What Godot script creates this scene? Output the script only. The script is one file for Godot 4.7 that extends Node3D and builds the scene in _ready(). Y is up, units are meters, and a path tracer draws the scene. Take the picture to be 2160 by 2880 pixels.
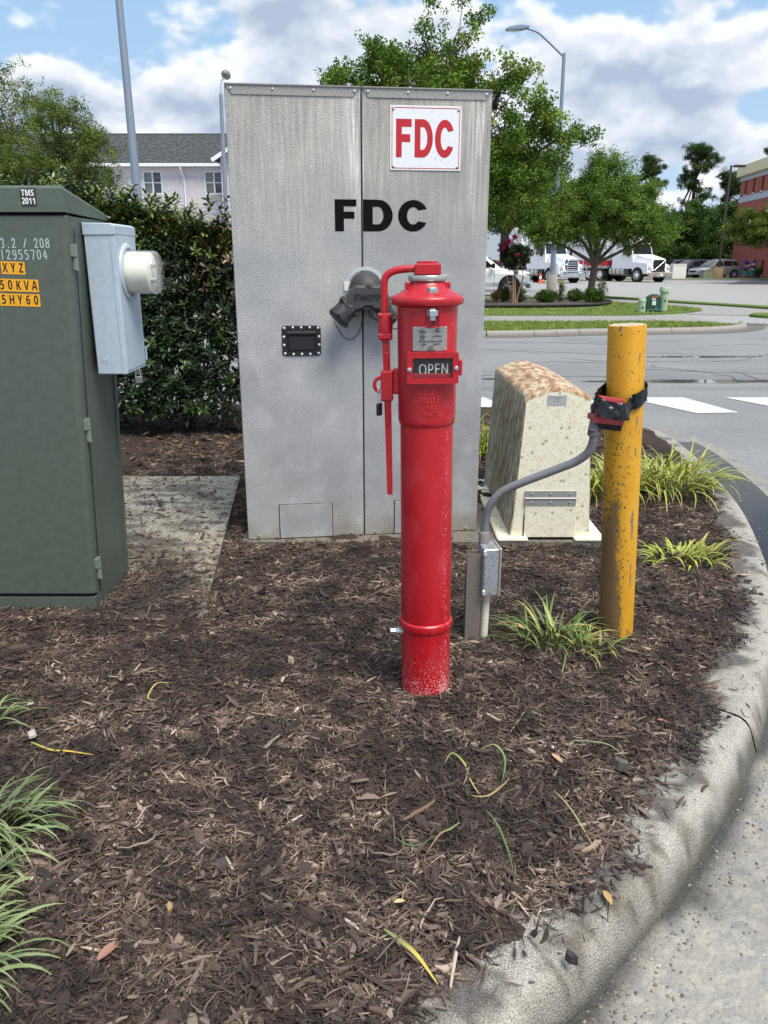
extends Node3D

var rng := RandomNumberGenerator.new()
var taken := {}
var mats := {}
var tiles := {}

# collects faces (counter-clockwise seen from outside) and makes one mesh of them
class MB:
	var v := PackedVector3Array()
	var n := PackedVector3Array()
	var uv := PackedVector2Array()
	var c := PackedColorArray()
	var ix := PackedInt32Array()
	var col := Color(1, 1, 1)
	var T := Transform3D()

	func vert(p: Vector3, nn: Vector3, t := Vector2.ZERO) -> int:
		v.append(T * p)
		n.append((T.basis * nn).normalized())
		uv.append(t)
		c.append(col)
		return v.size() - 1

	func face(a: int, b: int, d: int):
		ix.append(a); ix.append(d); ix.append(b)

	func tri(a: Vector3, b: Vector3, d: Vector3, ta := Vector2.ZERO, tb := Vector2(1, 0), td := Vector2(1, 1)):
		var nn := (b - a).cross(d - a).normalized()
		var i := vert(a, nn, ta); vert(b, nn, tb); vert(d, nn, td)
		face(i, i + 1, i + 2)

	func quad(a: Vector3, b: Vector3, d: Vector3, e: Vector3):
		var nn := (d - a).cross(e - b).normalized()
		var i := vert(a, nn, Vector2(0, 1)); vert(b, nn, Vector2(1, 1)); vert(d, nn, Vector2(1, 0)); vert(e, nn, Vector2(0, 0))
		face(i, i + 1, i + 2); face(i, i + 2, i + 3)

	func quad_out(a: Vector3, b: Vector3, d: Vector3, e: Vector3, out: Vector3):
		if (d - a).cross(e - b).dot(out) >= 0: quad(a, b, d, e)
		else: quad(a, e, d, b)

	func tri_out(a: Vector3, b: Vector3, d: Vector3, out: Vector3):
		if (b - a).cross(d - a).dot(out) >= 0: tri(a, b, d)
		else: tri(a, d, b)

	func box(at: Vector3, s: Vector3, b := 0.0):
		var h := s * 0.5
		b = minf(b, minf(h.x, minf(h.y, h.z)) * 0.98)
		for a in 3:
			var u := (a + 1) % 3
			var w := (a + 2) % 3
			for sg in [-1.0, 1.0]:
				var p := []
				for k in [[-1, -1], [1, -1], [1, 1], [-1, 1]]:
					var q := Vector3.ZERO
					q[a] = sg * h[a]; q[u] = k[0] * (h[u] - b); q[w] = k[1] * (h[w] - b)
					p.append(at + q)
				var o := Vector3.ZERO
				o[a] = sg
				quad_out(p[0], p[1], p[2], p[3], o)
			if b <= 0.0: continue
			for s1 in [-1.0, 1.0]:
				for s2 in [-1.0, 1.0]:
					var p := []
					for k in [-1.0, 1.0]:
						var q := Vector3.ZERO
						q[a] = k * (h[a] - b); q[u] = s1 * h[u]; q[w] = s2 * (h[w] - b)
						var r := q
						r[u] = s1 * (h[u] - b); r[w] = s2 * h[w]
						p.append(at + q); p.append(at + r)
					var o := Vector3.ZERO
					o[u] = s1; o[w] = s2
					quad_out(p[0], p[1], p[3], p[2], o)
		if b > 0.0:
			for sx in [-1.0, 1.0]:
				for sy in [-1.0, 1.0]:
					for sz in [-1.0, 1.0]:
						var o := Vector3(sx, sy, sz)
						tri_out(at + o * Vector3(h.x, h.y - b, h.z - b), at + o * Vector3(h.x - b, h.y, h.z - b), at + o * Vector3(h.x - b, h.y - b, h.z), o)

	# a box whose eight corners are given: bottom ring then top ring, both counter-clockwise seen from above
	func hexa(p: Array):
		quad(p[3], p[2], p[1], p[0]); quad(p[4], p[5], p[6], p[7])
		for k in 4:
			var j := (k + 1) % 4
			quad(p[k], p[j], p[4 + j], p[4 + k])

	# surface of revolution about y; profile of (radius, height) from bottom to top, creases kept
	func lathe(pr: Array, seg := 24, crease := 40.0):
		var m := pr.size()
		var sn := []
		for j in m - 1:
			var d: Vector2 = pr[j + 1] - pr[j]
			sn.append(Vector2(d.y, -d.x).normalized())
		var y0: float = pr[0].y
		var y1: float = pr[m - 1].y
		var lim := cos(deg_to_rad(crease))
		for j in m - 1:
			var na: Vector2 = sn[j]
			var nb: Vector2 = sn[j]
			if j > 0 and sn[j].dot(sn[j - 1]) > lim: na = (sn[j] + sn[j - 1]).normalized()
			if j < m - 2 and sn[j].dot(sn[j + 1]) > lim: nb = (sn[j] + sn[j + 1]).normalized()
			var base := v.size()
			for i in seg + 1:
				var a := TAU * i / seg
				var cs := cos(a)
				var si := sin(a)
				vert(Vector3(pr[j].x * si, pr[j].y, pr[j].x * cs), Vector3(na.x * si, na.y, na.x * cs), Vector2(float(i) / seg, 1.0 - (pr[j].y - y0) / maxf(absf(y1 - y0), 1e-6)))
				vert(Vector3(pr[j + 1].x * si, pr[j + 1].y, pr[j + 1].x * cs), Vector3(nb.x * si, nb.y, nb.x * cs), Vector2(float(i) / seg, 1.0 - (pr[j + 1].y - y0) / maxf(absf(y1 - y0), 1e-6)))
			for i in seg:
				var k := base + i * 2
				face(k, k + 2, k + 3); face(k, k + 3, k + 1)

	# tube along points; r is one radius or one per point
	func tube(pts: Array, r, seg := 10, caps := true):
		var m := pts.size()
		var t0: Vector3 = (pts[1] - pts[0]).normalized()
		var up := Vector3.UP if absf(t0.y) < 0.9 else Vector3.RIGHT
		var nx := t0.cross(up).normalized()
		var base := v.size()
		for j in m:
			var t: Vector3 = (pts[mini(j + 1, m - 1)] - pts[maxi(j - 1, 0)]).normalized()
			nx = (nx - t * nx.dot(t)).normalized()
			var ny := t.cross(nx)
			var rr: float = r[j] if r is Array else r
			for i in seg + 1:
				var a := TAU * i / seg
				var o := nx * cos(a) + ny * sin(a)
				vert(pts[j] + o * rr, o, Vector2(float(i) / seg, float(j) / (m - 1)))
		for j in m - 1:
			for i in seg:
				var k := base + j * (seg + 1) + i
				face(k, k + 1, k + seg + 2); face(k, k + seg + 2, k + seg + 1)
		if caps:
			for e in [0, m - 1]:
				var t: Vector3 = (pts[1] - pts[0]).normalized() * -1.0 if e == 0 else (pts[m - 1] - pts[m - 2]).normalized()
				var k0 := vert(pts[e], t)
				var ring := []
				for i in seg: ring.append(base + e * (seg + 1) + i)
				var f := []
				for i in seg:
					var q: Vector3 = T.affine_inverse() * v[ring[i]]
					f.append(vert(q, t))
				for i in seg:
					if e == 0: face(k0, f[(i + 1) % seg], f[i])
					else: face(k0, f[i], f[(i + 1) % seg])

	# flat outline in x, y (counter-clockwise) pushed out along z from z0 to z1, front edge chamfered by b
	func prism(poly: PackedVector2Array, z0: float, z1: float, b := 0.0):
		var idx := Geometry2D.triangulate_polygon(poly)
		var m := poly.size()
		var inner := PackedVector2Array()
		for i in m:
			var p := poly[i]
			var d1 := (p - poly[(i + m - 1) % m]).normalized()
			var d2 := (poly[(i + 1) % m] - p).normalized()
			var nn := Vector2(-d1.y - d2.y, d1.x + d2.x)
			inner.append(p + nn.normalized() * b)
		for side in 2:
			var z := z1 if side else z0
			var o := Vector3(0, 0, 1 if side else -1)
			for k in range(0, idx.size(), 3):
				var q := []
				for e in 3:
					var pt := inner[idx[k + e]] if side else poly[idx[k + e]]
					q.append(Vector3(pt.x, pt.y, z))
				tri_out(q[0], q[1], q[2], o)
		for i in m:
			var j := (i + 1) % m
			var a := Vector3(poly[i].x, poly[i].y, z0)
			var d := Vector3(poly[j].x, poly[j].y, z0)
			quad(a, d, Vector3(d.x, d.y, z1 - b), Vector3(a.x, a.y, z1 - b))
			if b > 0.0: quad(Vector3(a.x, a.y, z1 - b), Vector3(d.x, d.y, z1 - b), Vector3(inner[j].x, inner[j].y, z1), Vector3(inner[i].x, inner[i].y, z1))

	func ball(at: Vector3, r: Vector3, seg := 16, rings := 10):
		var base := v.size()
		for j in rings + 1:
			var b := PI * j / rings
			for i in seg + 1:
				var a := TAU * i / seg
				var o := Vector3(sin(b) * sin(a), cos(b), sin(b) * cos(a))
				vert(at + o * r, o / r, Vector2(float(i) / seg, float(j) / rings))
		for j in rings:
			for i in seg:
				var k := base + j * (seg + 1) + i
				face(k, k + seg + 1, k + seg + 2); face(k, k + seg + 2, k + 1)

	func add(mesh: Mesh, xf := Transform3D(), bend := 0.0):
		for s in mesh.get_surface_count():
			var ar := mesh.surface_get_arrays(s)
			var pv: PackedVector3Array = ar[Mesh.ARRAY_VERTEX]
			var pn: PackedVector3Array = ar[Mesh.ARRAY_NORMAL]
			var id = ar[Mesh.ARRAY_INDEX]
			var base := v.size()
			for i in pv.size():
				var p: Vector3 = xf * pv[i]
				var q: Vector3 = (xf.basis * pn[i]).normalized()
				if bend > 0.0:
					var a := p.x / bend
					p = Vector3(sin(a) * (bend + p.z), p.y, cos(a) * (bend + p.z) - bend)
					q = q.rotated(Vector3.UP, a)
				vert(p, q)
			if id == null or id.size() == 0:
				for i in pv.size(): ix.append(base + i)
			else:
				for i in id.size(): ix.append(base + id[i])

	func mesh(mat: Material = null) -> ArrayMesh:
		var ar := []
		ar.resize(Mesh.ARRAY_MAX)
		ar[Mesh.ARRAY_VERTEX] = v; ar[Mesh.ARRAY_NORMAL] = n; ar[Mesh.ARRAY_TEX_UV] = uv; ar[Mesh.ARRAY_COLOR] = c; ar[Mesh.ARRAY_INDEX] = ix
		var am := ArrayMesh.new()
		am.add_surface_from_arrays(Mesh.PRIMITIVE_TRIANGLES, ar)
		if mat: am.surface_set_material(0, mat)
		return am

func numbered(called: String, parent: Node) -> String:
	var key := str(parent.get_instance_id()) + called
	var k: int = taken.get(key, 0)
	taken[key] = k + 1
	return called if k == 0 else called + "_%03d" % k

func tag(o: Node, label: String, category: String, group := "") -> Node:
	o.set_meta("label", label); o.set_meta("category", category)
	if group: o.set_meta("group", group)
	return o

func thing(called: String, label: String, category: String, at := Vector3.ZERO, turn := 0.0, group := "") -> Node3D:
	var o := Node3D.new()
	o.name = numbered(called, self)
	add_child(o, true)
	o.position = at; o.rotation.y = turn
	tag(o, label, category, group)
	return o

func put(called: String, mesh: Mesh, parent: Node = null, xf := Transform3D()) -> MeshInstance3D:
	var p: Node = parent if parent else self
	var o := MeshInstance3D.new()
	o.name = numbered(called, p)
	o.mesh = mesh
	o.transform = xf
	p.add_child(o, true)
	return o

func obj(called: String, mb: MB, mat: Material, parent: Node = null, xf := Transform3D()) -> MeshInstance3D:
	return put(called, mb.mesh(mat), parent, xf)

func struct(called: String, mb: MB, mat: Material) -> MeshInstance3D:
	var o := obj(called, mb, mat)
	o.set_meta("kind", "structure")
	return o

func many(called: String, mesh: Mesh, xfs: Array, cols: Array, parent: Node = null) -> MultiMeshInstance3D:
	var mm := MultiMesh.new()
	mm.transform_format = MultiMesh.TRANSFORM_3D
	mm.use_colors = true
	mm.mesh = mesh
	mm.instance_count = xfs.size()
	for i in xfs.size():
		mm.set_instance_transform(i, xfs[i])
		mm.set_instance_color(i, cols[i])
	var o := MultiMeshInstance3D.new()
	o.multimesh = mm
	var p: Node = parent if parent else self
	o.name = numbered(called, p)
	p.add_child(o, true)
	o.set_meta("kind", "stuff")
	return o

func X(at := Vector3.ZERO, euler := Vector3.ZERO, s := Vector3.ONE) -> Transform3D:
	return Transform3D(Basis.from_euler(euler).scaled_local(s), at)

func rect(x0: float, y0: float, x1: float, y1: float) -> PackedVector2Array:
	return PackedVector2Array([Vector2(x0, y0), Vector2(x1, y0), Vector2(x1, y1), Vector2(x0, y1)])

func rrect(x0: float, y0: float, x1: float, y1: float, r: float, k := 4) -> PackedVector2Array:
	var p := PackedVector2Array()
	for q in [[x1 - r, y0 + r, -PI / 2], [x1 - r, y1 - r, 0.0], [x0 + r, y1 - r, PI / 2], [x0 + r, y0 + r, PI]]:
		for i in k + 1:
			var a: float = q[2] + PI / 2 * i / k
			p.append(Vector2(q[0] + cos(a) * r, q[1] + sin(a) * r))
	return p

func ngon(r: float, k: int, turn := 0.0, at := Vector2.ZERO) -> PackedVector2Array:
	var p := PackedVector2Array()
	for i in k: p.append(at + Vector2(cos(TAU * i / k + turn), sin(TAU * i / k + turn)) * r)
	return p

func smooth_path(pts: Array, k := 8) -> Array:
	var out := []
	var m := pts.size()
	for i in m - 1:
		var a = pts[maxi(i - 1, 0)]
		var b = pts[i]
		var c = pts[i + 1]
		var d = pts[mini(i + 2, m - 1)]
		for j in k:
			var t := float(j) / k
			out.append(0.5 * (2.0 * b + (c - a) * t + (2.0 * a - 5.0 * b + 4.0 * c - d) * t * t + (3.0 * b - a - 3.0 * c + d) * t * t * t))
	out.append(pts[m - 1])
	return out

func text_mesh(s: String, height: float, depth: float, bold := true, serif := false, mono := false) -> TextMesh:
	var f := SystemFont.new()
	f.font_names = PackedStringArray(["Droid Serif" if serif else ("Droid Sans Mono" if mono else "Droid Sans")])
	if bold: f.font_weight = 700
	var t := TextMesh.new()
	t.font = f
	t.text = s
	t.font_size = 64
	t.pixel_size = height / 46.0      # capitals are about 46 of 64 high
	t.depth = depth
	t.curve_step = 2.0
	return t

# ---------------------------------------------------------------- materials

func tile(seed_: int, freq: float, oct := 4, size := 512, kind := FastNoiseLite.TYPE_SIMPLEX_SMOOTH) -> PackedByteArray:
	var key := "%d %f %d %d %d" % [seed_, freq, oct, size, kind]
	if not tiles.has(key):
		var nz := FastNoiseLite.new()
		nz.seed = seed_; nz.frequency = freq; nz.noise_type = kind
		nz.fractal_octaves = oct
		nz.fractal_type = FastNoiseLite.FRACTAL_FBM if oct > 1 else FastNoiseLite.FRACTAL_NONE
		var im := nz.get_seamless_image(size, size)
		im.convert(Image.FORMAT_L8)
		tiles[key] = im.get_data()
	return tiles[key]

# base colour, then layers [noise, low, high, colour, strength]
func mottle(base: Color, layers: Array, size := 512) -> ImageTexture:
	var out := PackedByteArray()
	out.resize(size * size * 3)
	var luts := []
	for l in layers:
		var lut := PackedFloat32Array()
		for i in 256: lut.append(smoothstep(l[1], l[2], float(i)) * l[4])
		luts.append(lut)
	for i in size * size:
		var r := base.r
		var g := base.g
		var b := base.b
		for k in layers.size():
			var t: float = luts[k][layers[k][0][i]]
			if t > 0.0:
				var q: Color = layers[k][3]
				r += (q.r - r) * t; g += (q.g - g) * t; b += (q.b - b) * t
		out[i * 3] = int(r * 255.0); out[i * 3 + 1] = int(g * 255.0); out[i * 3 + 2] = int(b * 255.0)
	return ImageTexture.create_from_image(Image.create_from_data(size, size, false, Image.FORMAT_RGB8, out))

func bump_tex(t: PackedByteArray, strength: float, size := 512) -> ImageTexture:
	var im := Image.create_from_data(size, size, false, Image.FORMAT_L8, t)
	im.convert(Image.FORMAT_RGBA8)
	im.bump_map_to_normal_map(strength)
	return ImageTexture.create_from_image(im)

func mat(key: String, col: Color, rough := 0.8, metal := 0.0, tex: Texture2D = null, scale := 1.0, nrm: Texture2D = null, nscale := 1.0, world := false) -> StandardMaterial3D:
	if mats.has(key): return mats[key]
	var m := StandardMaterial3D.new()
	m.resource_name = key
	m.albedo_color = col
	m.roughness = rough
	m.metallic = metal
	if tex: m.albedo_texture = tex
	if nrm:
		m.normal_enabled = true; m.normal_texture = nrm; m.normal_scale = nscale
	if (tex or nrm) and scale > 0.0:
		m.uv1_triplanar = true
		m.uv1_world_triplanar = world
		m.uv1_scale = Vector3.ONE * scale
	mats[key] = m
	return m

func tinted(m: StandardMaterial3D) -> StandardMaterial3D:
	m.vertex_color_use_as_albedo = true
	return m

func lin(r: float, g: float, b: float) -> Color:
	return Color(r / 255.0, g / 255.0, b / 255.0).srgb_to_linear()

func rgb(r: float, g: float, b: float) -> Color:
	return Color(r / 255.0, g / 255.0, b / 255.0)

func sky_image() -> Image:
	var w := 4096
	var h := 2048
	var out := PackedByteArray()
	out.resize(w * h * 3)
	var a := FastNoiseLite.new()
	a.seed = 11; a.frequency = 6.2; a.fractal_octaves = 8; a.fractal_gain = 0.52
	a.noise_type = FastNoiseLite.TYPE_SIMPLEX_SMOOTH
	var big := FastNoiseLite.new()
	big.seed = 5; big.frequency = 2.1; big.fractal_octaves = 2
	big.noise_type = FastNoiseLite.TYPE_SIMPLEX_SMOOTH
	# the larger clouds in view: azimuth and elevation in degrees, half width, half height, weight
	var blobs := [[-15.0, 8.4, 8.0, 2.2, 0.34], [-5.0, 13.4, 8.5, 2.8, 0.4], [14.5, 11.5, 9.0, 4.4, 0.42], [-1.0, 9.0, 6.0, 2.0, 0.26], [17.5, 6.6, 3.4, 1.4, 0.3],
		[23.5, 6.0, 4.5, 2.2, 0.34], [14.0, 3.6, 3.5, 1.4, 0.2], [-24.0, 6.0, 7.0, 2.0, 0.16], [-20.5, 14.5, 6.5, 3.2, -0.34], [-12.5, 4.9, 6.0, 1.2, -0.28], [19.0, 4.2, 2.4, 1.3, -0.2], [5.5, 6.0, 4.0, 1.5, 0.12], [24.5, 9.2, 3.0, 1.2, -0.25]]
	# full detail where fine cloud edges matter, the same sky more coarsely elsewhere
	for by in range(0, h, 4):
		var fine_row: bool = absf(90.0 - 180.0 * (by + 2.0) / h - 9.0) < 13.0
		for bx in range(0, w, 4):
			var baz := 360.0 * (bx + 2.0) / w
			var step := 1 if fine_row and (baz < 36.0 or baz > 324.0) else 4
			for y in range(by, by + 4, step):
				for x in range(bx, bx + 4, step):
					var c := sky_at(360.0 * (x + step * 0.5) / w, 90.0 - 180.0 * (y + step * 0.5) / h, a, big, blobs)
					for j in step:
						for i in step:
							var k := ((y + j) * w + x + i) * 3
							out[k] = c.x; out[k + 1] = c.y; out[k + 2] = c.z
	return Image.create_from_data(w, h, false, Image.FORMAT_RGB8, out)

func sky_at(az: float, el: float, a: FastNoiseLite, big: FastNoiseLite, blobs: Array) -> Vector3i:
	if el < -1.0: return Vector3i(120, 122, 118)
	var dy := sin(deg_to_rad(el))
	var ce := cos(deg_to_rad(el))
	var dx := sin(deg_to_rad(az)) * ce
	var dz := -cos(deg_to_rad(az)) * ce
	if az > 180.0: az -= 360.0
	var bias := 0.06
	if absf(az) < 42.0 and el < 22.0:
		for bl in blobs:
			var u: float = (az - bl[0]) / bl[2]
			var q: float = (el - bl[1]) / bl[3]
			var d2 := u * u + q * q
			if d2 < 4.0: bias += bl[4] * exp(-d2 * 1.2)
	var yy := dy * 1.9
	var n0 := a.get_noise_3d(dx, yy, dz)
	var b0 := big.get_noise_3d(dx, yy, dz) * 0.45
	var d0 := n0 * 0.75 + b0 + bias
	var cov := smoothstep(-0.03, 0.17, d0)
	# blue air, paler towards the horizon
	var hz := pow(1.0 - clampf(el / 40.0, 0.0, 1.0), 3.0)
	var c := Vector3(136, 174, 212).lerp(Vector3(186, 205, 221), hz)
	if cov > 0.0:
		var n1 := a.get_noise_3d(dx, yy + 0.03, dz) * 0.75 + big.get_noise_3d(dx, yy + 0.03, dz) * 0.45
		var lift := n0 * 0.75 + b0 - n1
		var core := smoothstep(0.08, 0.62, d0)
		c = c.lerp(Vector3(160, 173, 194).lerp(Vector3(225, 228, 233), clampf(0.82 + lift * 2.1 - core * 0.72, 0.0, 1.0)), cov)
	return Vector3i(c)

func _ready():
	rng.seed = 20240611
	var cam := Camera3D.new()
	cam.name = "camera"
	cam.position = Vector3(0, 1.5, 0)
	cam.rotation_degrees = Vector3(-17.5, 0, 0)
	cam.keep_aspect = Camera3D.KEEP_HEIGHT
	cam.fov = 65.54
	cam.near = 0.05
	cam.far = 1500.0
	add_child(cam)
	cam.current = true
	var env := Environment.new()
	env.background_mode = Environment.BG_SKY
	var sk := Sky.new()
	var pm := PanoramaSkyMaterial.new()
	pm.panorama = ImageTexture.create_from_image(sky_image())
	sk.sky_material = pm
	env.sky = sk
	env.background_energy_multiplier = 1.0
	env.tonemap_mode = Environment.TONE_MAPPER_LINEAR
	env.tonemap_exposure = 1.35
	env.sdfgi_enabled = true
	env.ssao_enabled = true
	env.ssil_enabled = true
	var we := WorldEnvironment.new()
	we.name = "environment"
	we.environment = env
	add_child(we)
	var sun := DirectionalLight3D.new()
	sun.name = "sun"
	sun.light_color = Color(1.0, 0.965, 0.91)
	sun.light_energy = 1.2
	sun.light_angular_distance = 32.0
	sun.shadow_enabled = true
	sun.rotation_degrees = Vector3(-62, 38, 0)
	add_child(sun)
	build_ground()
	build_far_ground()
	build_buildings()
	build_trees()
	build_hedge()
	build_street()
	build_vehicles()
	build_cabinet()
	build_standpipe()
	build_transformer()
	build_enclosure()
	build_bollard()
	build_junction()
	build_post()
	build_plants()
	build_litter()

# ---------------------------------------------------------------- ground near the posts
var kerb: Array = []          # foot of the kerb, far left round the corner to near left
var fx0 := -4.6
var fz0 := -9.2
var fstep := 0.03
var fw := 253
var fh := 301
var fdist := PackedFloat32Array()
var fheight := PackedFloat32Array()

func kerb_dist(x: float, z: float) -> float:      # positive inside the planting bed
	var best := 1e9
	var sgn := 1.0
	for i in kerb.size() - 1:
		var a: Vector2 = kerb[i]
		var b: Vector2 = kerb[i + 1]
		var d := b - a
		var p := Vector2(x, z) - a
		var t := clampf(p.dot(d) / d.length_squared(), 0.0, 1.0)
		var q := p - d * t
		var l := q.length_squared()
		if l < best:
			best = l
			sgn = 1.0 if d.x * p.y - d.y * p.x > 0.0 else -1.0
	return sgn * sqrt(best)

func fieldat(f: PackedFloat32Array, x: float, z: float) -> float:
	var u := clampf((x - fx0) / fstep, 0.0, fw - 1.001)
	var w := clampf((z - fz0) / fstep, 0.0, fh - 1.001)
	var i := int(u)
	var j := int(w)
	u -= i; w -= j
	return lerpf(lerpf(f[j * fw + i], f[j * fw + i + 1], u), lerpf(f[(j + 1) * fw + i], f[(j + 1) * fw + i + 1], u), w)

func ground_y(x: float, z: float) -> float:
	return fieldat(fheight, x, z)

func in_slab(x: float, z: float) -> bool:
	return x > -2.9 and x < -1.03 + (z + 5.5) * 0.105 and z > -5.5 and z < -3.1

func sheet(path: Array, offs: Array, name_: String, m: Material, col_fn: Callable, rough := 0.0, grain: FastNoiseLite = null, i0 := 0, i1 := -1) -> MB:
	# a band swept along the path; offs = [[inward offset, height], ...]
	var mb := MB.new()
	if i1 < 0: i1 = path.size() - 1
	var k := offs.size()
	var pts := []
	for i in range(i0, i1 + 1):
		var t: Vector2 = (path[mini(i + 1, path.size() - 1)] - path[maxi(i - 1, 0)]).normalized()
		var nn := Vector2(-t.y, t.x)
		for j in k:
			var q: Vector2 = path[i] + nn * offs[j][0]
			var p := Vector3(q.x, offs[j][1], q.y)
			if grain:
				var e := grain.get_noise_3d(p.x, p.y * 2.0, p.z)
				p.y += e * rough
				p += Vector3(nn.x, 0, nn.y) * e * rough * 0.8
			pts.append(p)
	var rows := i1 - i0 + 1
	for i in rows:
		for j in k:
			var a: Vector3 = pts[mini(i + 1, rows - 1) * k + j] - pts[maxi(i - 1, 0) * k + j]
			var b: Vector3 = pts[i * k + mini(j + 1, k - 1)] - pts[i * k + maxi(j - 1, 0)]
			var nn := b.cross(a).normalized()
			if nn.y < 0.0: nn = -nn
			var p: Vector3 = pts[i * k + j]
			mb.col = col_fn.call(p, offs[j][0])
			mb.vert(p, nn, Vector2(p.x, p.z))
	for i in rows - 1:
		for j in k - 1:
			var q := i * k + j
			if (mb.v[q + k] - mb.v[q]).cross(mb.v[q + k + 1] - mb.v[q]).dot(mb.n[q] + mb.n[q + k + 1]) >= 0.0:
				mb.face(q, q + k, q + k + 1); mb.face(q, q + k + 1, q + 1)
			else:
				mb.face(q, q + k + 1, q + k); mb.face(q, q + 1, q + k + 1)
	return mb

func build_ground():
	var raw := [Vector2(-9, -9.0), Vector2(-6, -8.95), Vector2(-3, -8.88), Vector2(0, -8.78), Vector2(1.4, -8.55), Vector2(2.2, -8.15), Vector2(2.57, -7.55), Vector2(2.62, -6.7), Vector2(2.41, -5.2), Vector2(2.1, -4.06), Vector2(1.76, -3.2), Vector2(1.444, -2.625), Vector2(1.19, -2.232), Vector2(0.866, -1.825), Vector2(0.583, -1.518), Vector2(0.38, -1.33), Vector2(0.08, -1.09), Vector2(-0.45, -0.78), Vector2(-1.3, -0.5), Vector2(-3.2, -0.25), Vector2(-7, -0.1)]
	kerb = smooth_path(raw, 5)
	var lo := FastNoiseLite.new()
	lo.seed = 3; lo.frequency = 0.9; lo.fractal_octaves = 3
	var hi := FastNoiseLite.new()
	hi.seed = 8; hi.frequency = 5.0; hi.fractal_octaves = 3
	fdist.resize(fw * fh)
	fheight.resize(fw * fh)
	for j in fh:
		for i in fw:
			var x := fx0 + i * fstep
			var z := fz0 + j * fstep
			var d := kerb_dist(x, z)
			fdist[j * fw + i] = d
			var y := -0.004 + lo.get_noise_2d(x, z) * 0.022 + hi.get_noise_2d(x, z) * 0.028 + hi.get_noise_2d(x * 2.6 + 11.0, z * 2.6) * 0.017
			# raked up round the red post, sunk beside the slab
			var r := Vector2(x - 0.15, z + 2.62).length()
			y = lerpf(y, 0.002, exp(-r * r * 40.0))
			if z < -5.0: y += 0.02
			if in_slab(x, z): y = -0.03 + smoothstep(-4.0, -3.2, z) * 0.065 + hi.get_noise_2d(x * 1.7, z * 1.7) * 0.02
			var e := d + hi.get_noise_2d(x * 1.6 + 40.0, z * 1.6) * 0.035
			if x > 0.4 and x < 1.5: y -= 0.035 * smoothstep(-3.85, -4.12, z) * smoothstep(-4.9, -4.3, z)
			var lip := lerpf(0.155, 0.215, smoothstep(-1.7, -2.9, z))
			y = lerpf(-0.1, y, smoothstep(lip - 0.11, lip, e))
			fheight[j * fw + i] = y
	# soil and fine mulch
	var grain := tile(31, 0.05, 4)
	var fine := tile(32, 0.2, 3)
	var fib := tile(33, 0.09, 2, 512, FastNoiseLite.TYPE_CELLULAR)
	var soil := tinted(mat("soil", Color.WHITE, 0.95, 0.0, mottle(rgb(92, 75, 65), [[grain, 110.0, 200.0, rgb(60, 48, 42), 0.9], [fine, 140.0, 210.0, rgb(112, 95, 82), 0.7], [fine, 110.0, 60.0, rgb(30, 24, 22), 0.8], [fib, 20.0, 90.0, rgb(38, 30, 27), 0.4]]), 2.4, bump_tex(fine, 14.0), 1.0, true))
	var mb := MB.new()
	for j in fh:
		for i in fw:
			var k := j * fw + i
			var x := fx0 + i * fstep
			var z := fz0 + j * fstep
			var dx := fheight[j * fw + mini(i + 1, fw - 1)] - fheight[j * fw + maxi(i - 1, 0)]
			var dz := fheight[mini(j + 1, fh - 1) * fw + i] - fheight[maxi(j - 1, 0) * fw + i]
			var s := clampf(0.92 + lo.get_noise_2d(x * 2.3 + 9.0, z * 2.3) * 0.5, 0.6, 1.3)
			mb.col = Color(s, s * 0.98, s * 0.97)
			mb.vert(Vector3(x, fheight[k], z), Vector3(-dx, 2.0 * fstep, -dz).normalized())
	for j in fh - 1:
		for i in fw - 1:
			var k := j * fw + i
			if minf(fdist[k], fdist[k + fw + 1]) < 0.045: continue
			mb.face(k, k + fw, k + fw + 1); mb.face(k, k + fw + 1, k + 1)
	struct("mulch_ground", mb, soil)
	# kerb: weathered concrete, one length each side of the open joint
	var fine_path := []
	for i in kerb.size() - 1:
		var a: Vector2 = kerb[i]
		var b: Vector2 = kerb[i + 1]
		var near: bool = a.y > -5.2 and a.x > -0.5
		var k := maxi(1, int((b - a).length() / (0.012 if near else 0.05)))
		for j in k: fine_path.append(a.lerp(b, float(j) / k))
	fine_path.append(kerb[kerb.size() - 1])
	var gn := FastNoiseLite.new()
	gn.seed = 77; gn.frequency = 16.0; gn.fractal_octaves = 4; gn.fractal_gain = 0.62
	var gc := tile(41, 0.16, 3)
	var gd := tile(42, 0.02, 4)
	var ge := tile(43, 0.35, 2)
	var gk := tile(44, 0.1, 3)
	var conc := tinted(mat("weathered_concrete", Color.WHITE, 0.92, 0.0, mottle(rgb(178, 176, 170), [[gd, 110.0, 190.0, rgb(156, 153, 147), 0.8], [gk, 128.0, 175.0, rgb(118, 115, 110), 0.7], [gk, 112.0, 70.0, rgb(216, 214, 208), 0.8], [ge, 105.0, 60.0, rgb(84, 80, 75), 0.6]]), 3.3, bump_tex(gk, 10.0), 1.0, true))
	var prof := [[-0.004, -0.2], [0.0, -0.125], [0.009, -0.1], [0.018, -0.074], [0.026, -0.05], [0.036, -0.031], [0.049, -0.017], [0.066, -0.008], [0.086, -0.003], [0.108, -0.001], [0.135, 0.0], [0.165, 0.001], [0.2, 0.0], [0.24, -0.006], [0.27, -0.06]]
	var st := FastNoiseLite.new()
	st.seed = 91; st.frequency = 3.2; st.fractal_octaves = 4
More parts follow.
